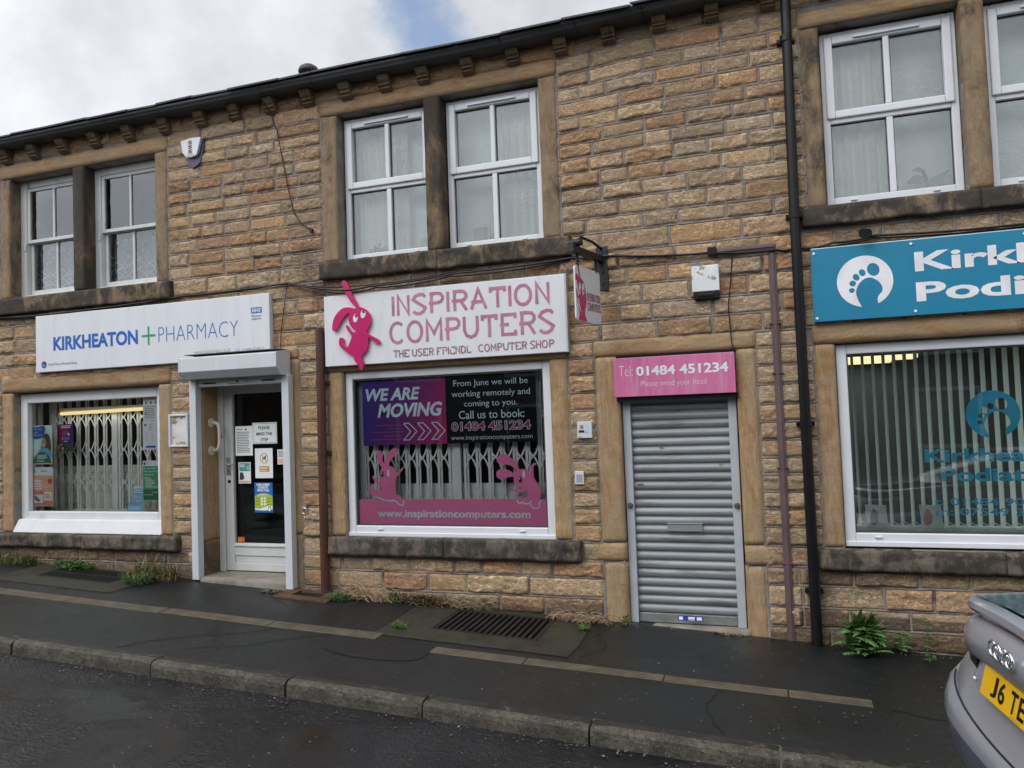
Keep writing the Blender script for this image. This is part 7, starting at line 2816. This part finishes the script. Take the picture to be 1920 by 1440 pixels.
# third brake light strip in the recess under the lip
def strip(b, zlo, zhi, x0, W, nx_, dr, ymax, out_, mi=0, ysign=(-1, 1), xd=0.62):
    ys = [(-1 + 2 * i / 40) * ymax for i in range(41)]
    V = []
    for y in ys:
        s = abs(y) / W
        u = 1 - (1 - s ** nx_) ** (1 / nx_)
        x = x0 + xd * u - out_
        f = dr * (abs(y) / 0.6) ** 2 * max(0.0, min(1.0, 1 - (x - x0 - 0.3) / 0.9))
        V += [cw(x, y, zlo - f), cw(x, y, zhi - f)]
    b.add(V, [(2 * i, 2 * i + 2, 2 * i + 3, 2 * i + 1) for i in range(40)], mi)


b = MB()
strip(b, 0.9555, 0.9745, 0.017, 0.729, 3.5, 0.075, 0.42, 0.004)
b.build('brake_light', M_REDL, t)
b = MB()
strip(b, 0.956, 0.9745, 0.019, 0.728, 3.5, 0.075, 0.56, 0.002)
b.build('light_recess', M_BLACK, t)
# number plate, set on the sloping panel
def plate_pt(y, v_, lift=0.0):
    # v_ 0 bottom .. 1 top
    z = 0.675 + 0.111 * v_
    x = -0.030 + 0.026 * v_ - 0.006 - lift
    return cw(x, y, z)


b = MB()
b.add([plate_pt(0.26, 0), plate_pt(-0.26, 0), plate_pt(-0.26, 1), plate_pt(0.26, 1), plate_pt(0.26, 0, -.03), plate_pt(-0.26, 0, -.03), plate_pt(-0.26, 1, -.03), plate_pt(0.26, 1, -.03)],
      [(0, 1, 2, 3), (0, 1, 5, 4), (1, 2, 6, 5), (2, 3, 7, 6), (3, 0, 4, 7)])
pl = b.build('number_plate', M_PLATE, t)
b = MB()
TV, TF = [], []


def plate_text(s, y0, y1, v0, v1):
    tv, tf = text_geo(s, 0.02)
    lo_, hi_ = tv.min(0), tv.max(0)
    U_ = (tv - lo_) / (hi_ - lo_)
    b.add([plate_pt(y0 + a * (y1 - y0), v0 + c * (v1 - v0), 0.0015) for a, c in U_], tf, 0)


yy = 0.185
for ch, wd_ in (('J', 0.042), ('6', 0.046), (' ', 0.028), ('T', 0.048), ('E', 0.044), ('R', 0.048)):
    if ch != ' ':
        plate_text(ch, yy, yy - wd_, 0.16, 0.86)
    yy -= wd_ + (0.011 if ch != ' ' else 0)
for k in range(6):
    plate_text('-', 0.03 - k * .012, 0.022 - k * .012, 0.06, 0.075)
b.build('registration', M_BLACK, pl)
RINGY, RINGS, RINGZ = 0.118, 0.042, 0.893
# four interlinked chrome rings on the panel above the plate
b = MB()
for k in range(4):
    cy = RINGY - k * RINGS
    pts = []
    for i in range(29):
        a = 2 * math.pi * i / 28
        pts.append(cw(-0.044 - (0.003 if k % 2 else 0.0), cy + 0.0285 * math.cos(a), RINGZ + 0.0285 * math.sin(a)))
    b.tube(pts, 0.0052, 8, 0, caps=False)
b.build('badge_rings', M_CHROME, t, smooth=True)
b = MB()
b.tube([cw(-0.008, 0.345, 0.735), cw(-0.016, 0.348, 0.70), cw(-0.018, 0.34, 0.692), cw(-0.019, 0.325, 0.695)], 0.004, 6)
b.build('model_badge', M_CHROME, t)
# chrome like shut line between bootlid and bumper
b = MB()
pts = []
for i in range(41):
    y = (-1 + i / 20) * 0.60
    s = abs(y) * 1.18 / 0.885
    x = -0.0335 + 0.62 * (1 - (1 - s ** 3.7) ** (1 / 3.7)) - 0.001
    pts.append(cw(x, y * 1.18, 0.5035 + 0.060 * (y * 1.18 / 0.6) ** 2))
b.tube(pts, 0.0045, 6)
b.build('shut_line', mat('dark_seam', (0.012, 0.012, 0.016), 0.5), t)
# dark strips colour in the shaded recess and lamps round the tail corners
for sg in (-1, 1):
    b = MB()
    V = []
    ys = [0.40 + 0.33 * i / 12 for i in range(13)]
    for y in ys:
        s = y / 0.822
        x = 0.012 + 0.62 * (1 - max(0.0, 1 - s ** 3.5) ** (1 / 3.5)) - 0.010
        f = 0.05 * (y / 0.6) ** 2
        V += [cw(x, sg * y, 0.715 - f), cw(x, sg * y, 0.79 - f)]
    b.add(V, [(2 * i, 2 * i + 2, 2 * i + 3, 2 * i + 1) for i in range(12)])
    b.build('dark_tail_strip', mat('tail_recess_dark', (0.012, 0.006, 0.008), 0.12, coat=1.0), t)
# wheels
for x in (0.86, 3.36):
    for sg in (-1, 1):
        b = MB()
        n = 40
        ringp = [(0.20, 0.0), (0.29, 0.0), (0.315, 0.02), (0.32, 0.11), (0.315, 0.20), (0.29, 0.22), (0.20, 0.22)]
        V = []
        for r_, d_ in ringp:
            for k in range(n):
                a = 2 * math.pi * k / n
                V.append(cw(x + r_ * math.cos(a), sg * (0.925 - d_), 0.32 + r_ * math.sin(a)))
        b.add(V, [(i * n + k, i * n + (k + 1) % n, (i + 1) * n + (k + 1) % n, (i + 1) * n + k) for i in range(len(ringp) - 1) for k in range(n)])
        wh = b.build('wheel', mat('tyre_rubber', (0.012, 0.012, 0.012), 0.8), t, smooth=True)
        b = MB()
        for k in range(5):
            a = 2 * math.pi * k / 5
            b.tube([cw(x, sg * 0.895, 0.32), cw(x + 0.19 * math.cos(a), sg * 0.91, 0.32 + 0.19 * math.sin(a))], 0.022, 6)
        b.tube([cw(x + 0.2 * math.cos(2 * math.pi * k / 24), sg * 0.91, 0.32 + 0.2 * math.sin(2 * math.pi * k / 24)) for k in range(25)], 0.014, 6, caps=False)
        b.build('rim', M_ALU, wh)

# ------------------------------------------------------------------ opposite terrace: seen only mirrored in the shop glass
t = thing('opposite_terrace', 'plain stone terrace across the road, mirrored in shop glass', 'building')
M_OPP = mat('opposite_stone', (0.13, 0.105, 0.075), 0.9, var=0.35, vscale=3, bump=0.3)
b = MB()
YO = -6.2
b.box(-34, 14, YO - 6, YO, -2.0, 5.0)
b.build('wall', M_OPP, t)
b = MB()
b.add([(-34.2, YO + .25, 4.95), (14.2, YO + .25, 4.95), (14.2, YO - 3, 6.7), (-34.2, YO - 3, 6.7), (-34.2, YO - 6.2, 4.95), (14.2, YO - 6.2, 4.95)], [(0, 1, 2, 3), (3, 2, 5, 4)])
b.build('roof', M_SLATE, t)
for k in range(8):
    x = -12.5 + k * 3.1
    for z0, z1 in ((0.7, 2.0), (2.7, 3.8)):
        b = MB()
        frame4(b, x, x + 1.3, z0, z1, YO + 0.001, YO + 0.05, 0.08)
        wn = b.build('window', M_UPVC, t)
        b = MB()
        b.rect(x + 0.08, x + 1.22, z0 + .08, z1 - .08, YO + 0.02)
        b.build('pane', M_CARG, wn)
    b = MB()
    b.box(x + 1.75, x + 2.65, YO + .001, YO + .05, 0.1, 2.05)
    b.build('door', mat('opposite_door', (0.05, 0.06, 0.07), 0.5), t)

# ------------------------------------------------------------------ put every Empty at the base of its thing
bpy.context.view_layer.update()
for o in [q for q in COL.objects if q.type == 'EMPTY' and q.parent is None]:
    lo_ = Vector((1e9,) * 3)
    hi_ = Vector((-1e9,) * 3)
    stack = list(o.children)
    while stack:
        c = stack.pop()
        stack += list(c.children)
        if c.type == 'MESH':
            for v in c.bound_box:
                for k in range(3):
                    lo_[k] = min(lo_[k], v[k])
                    hi_[k] = max(hi_[k], v[k])
    fix_base(o, ((lo_.x + hi_.x) / 2, (lo_.y + hi_.y) / 2, lo_.z))
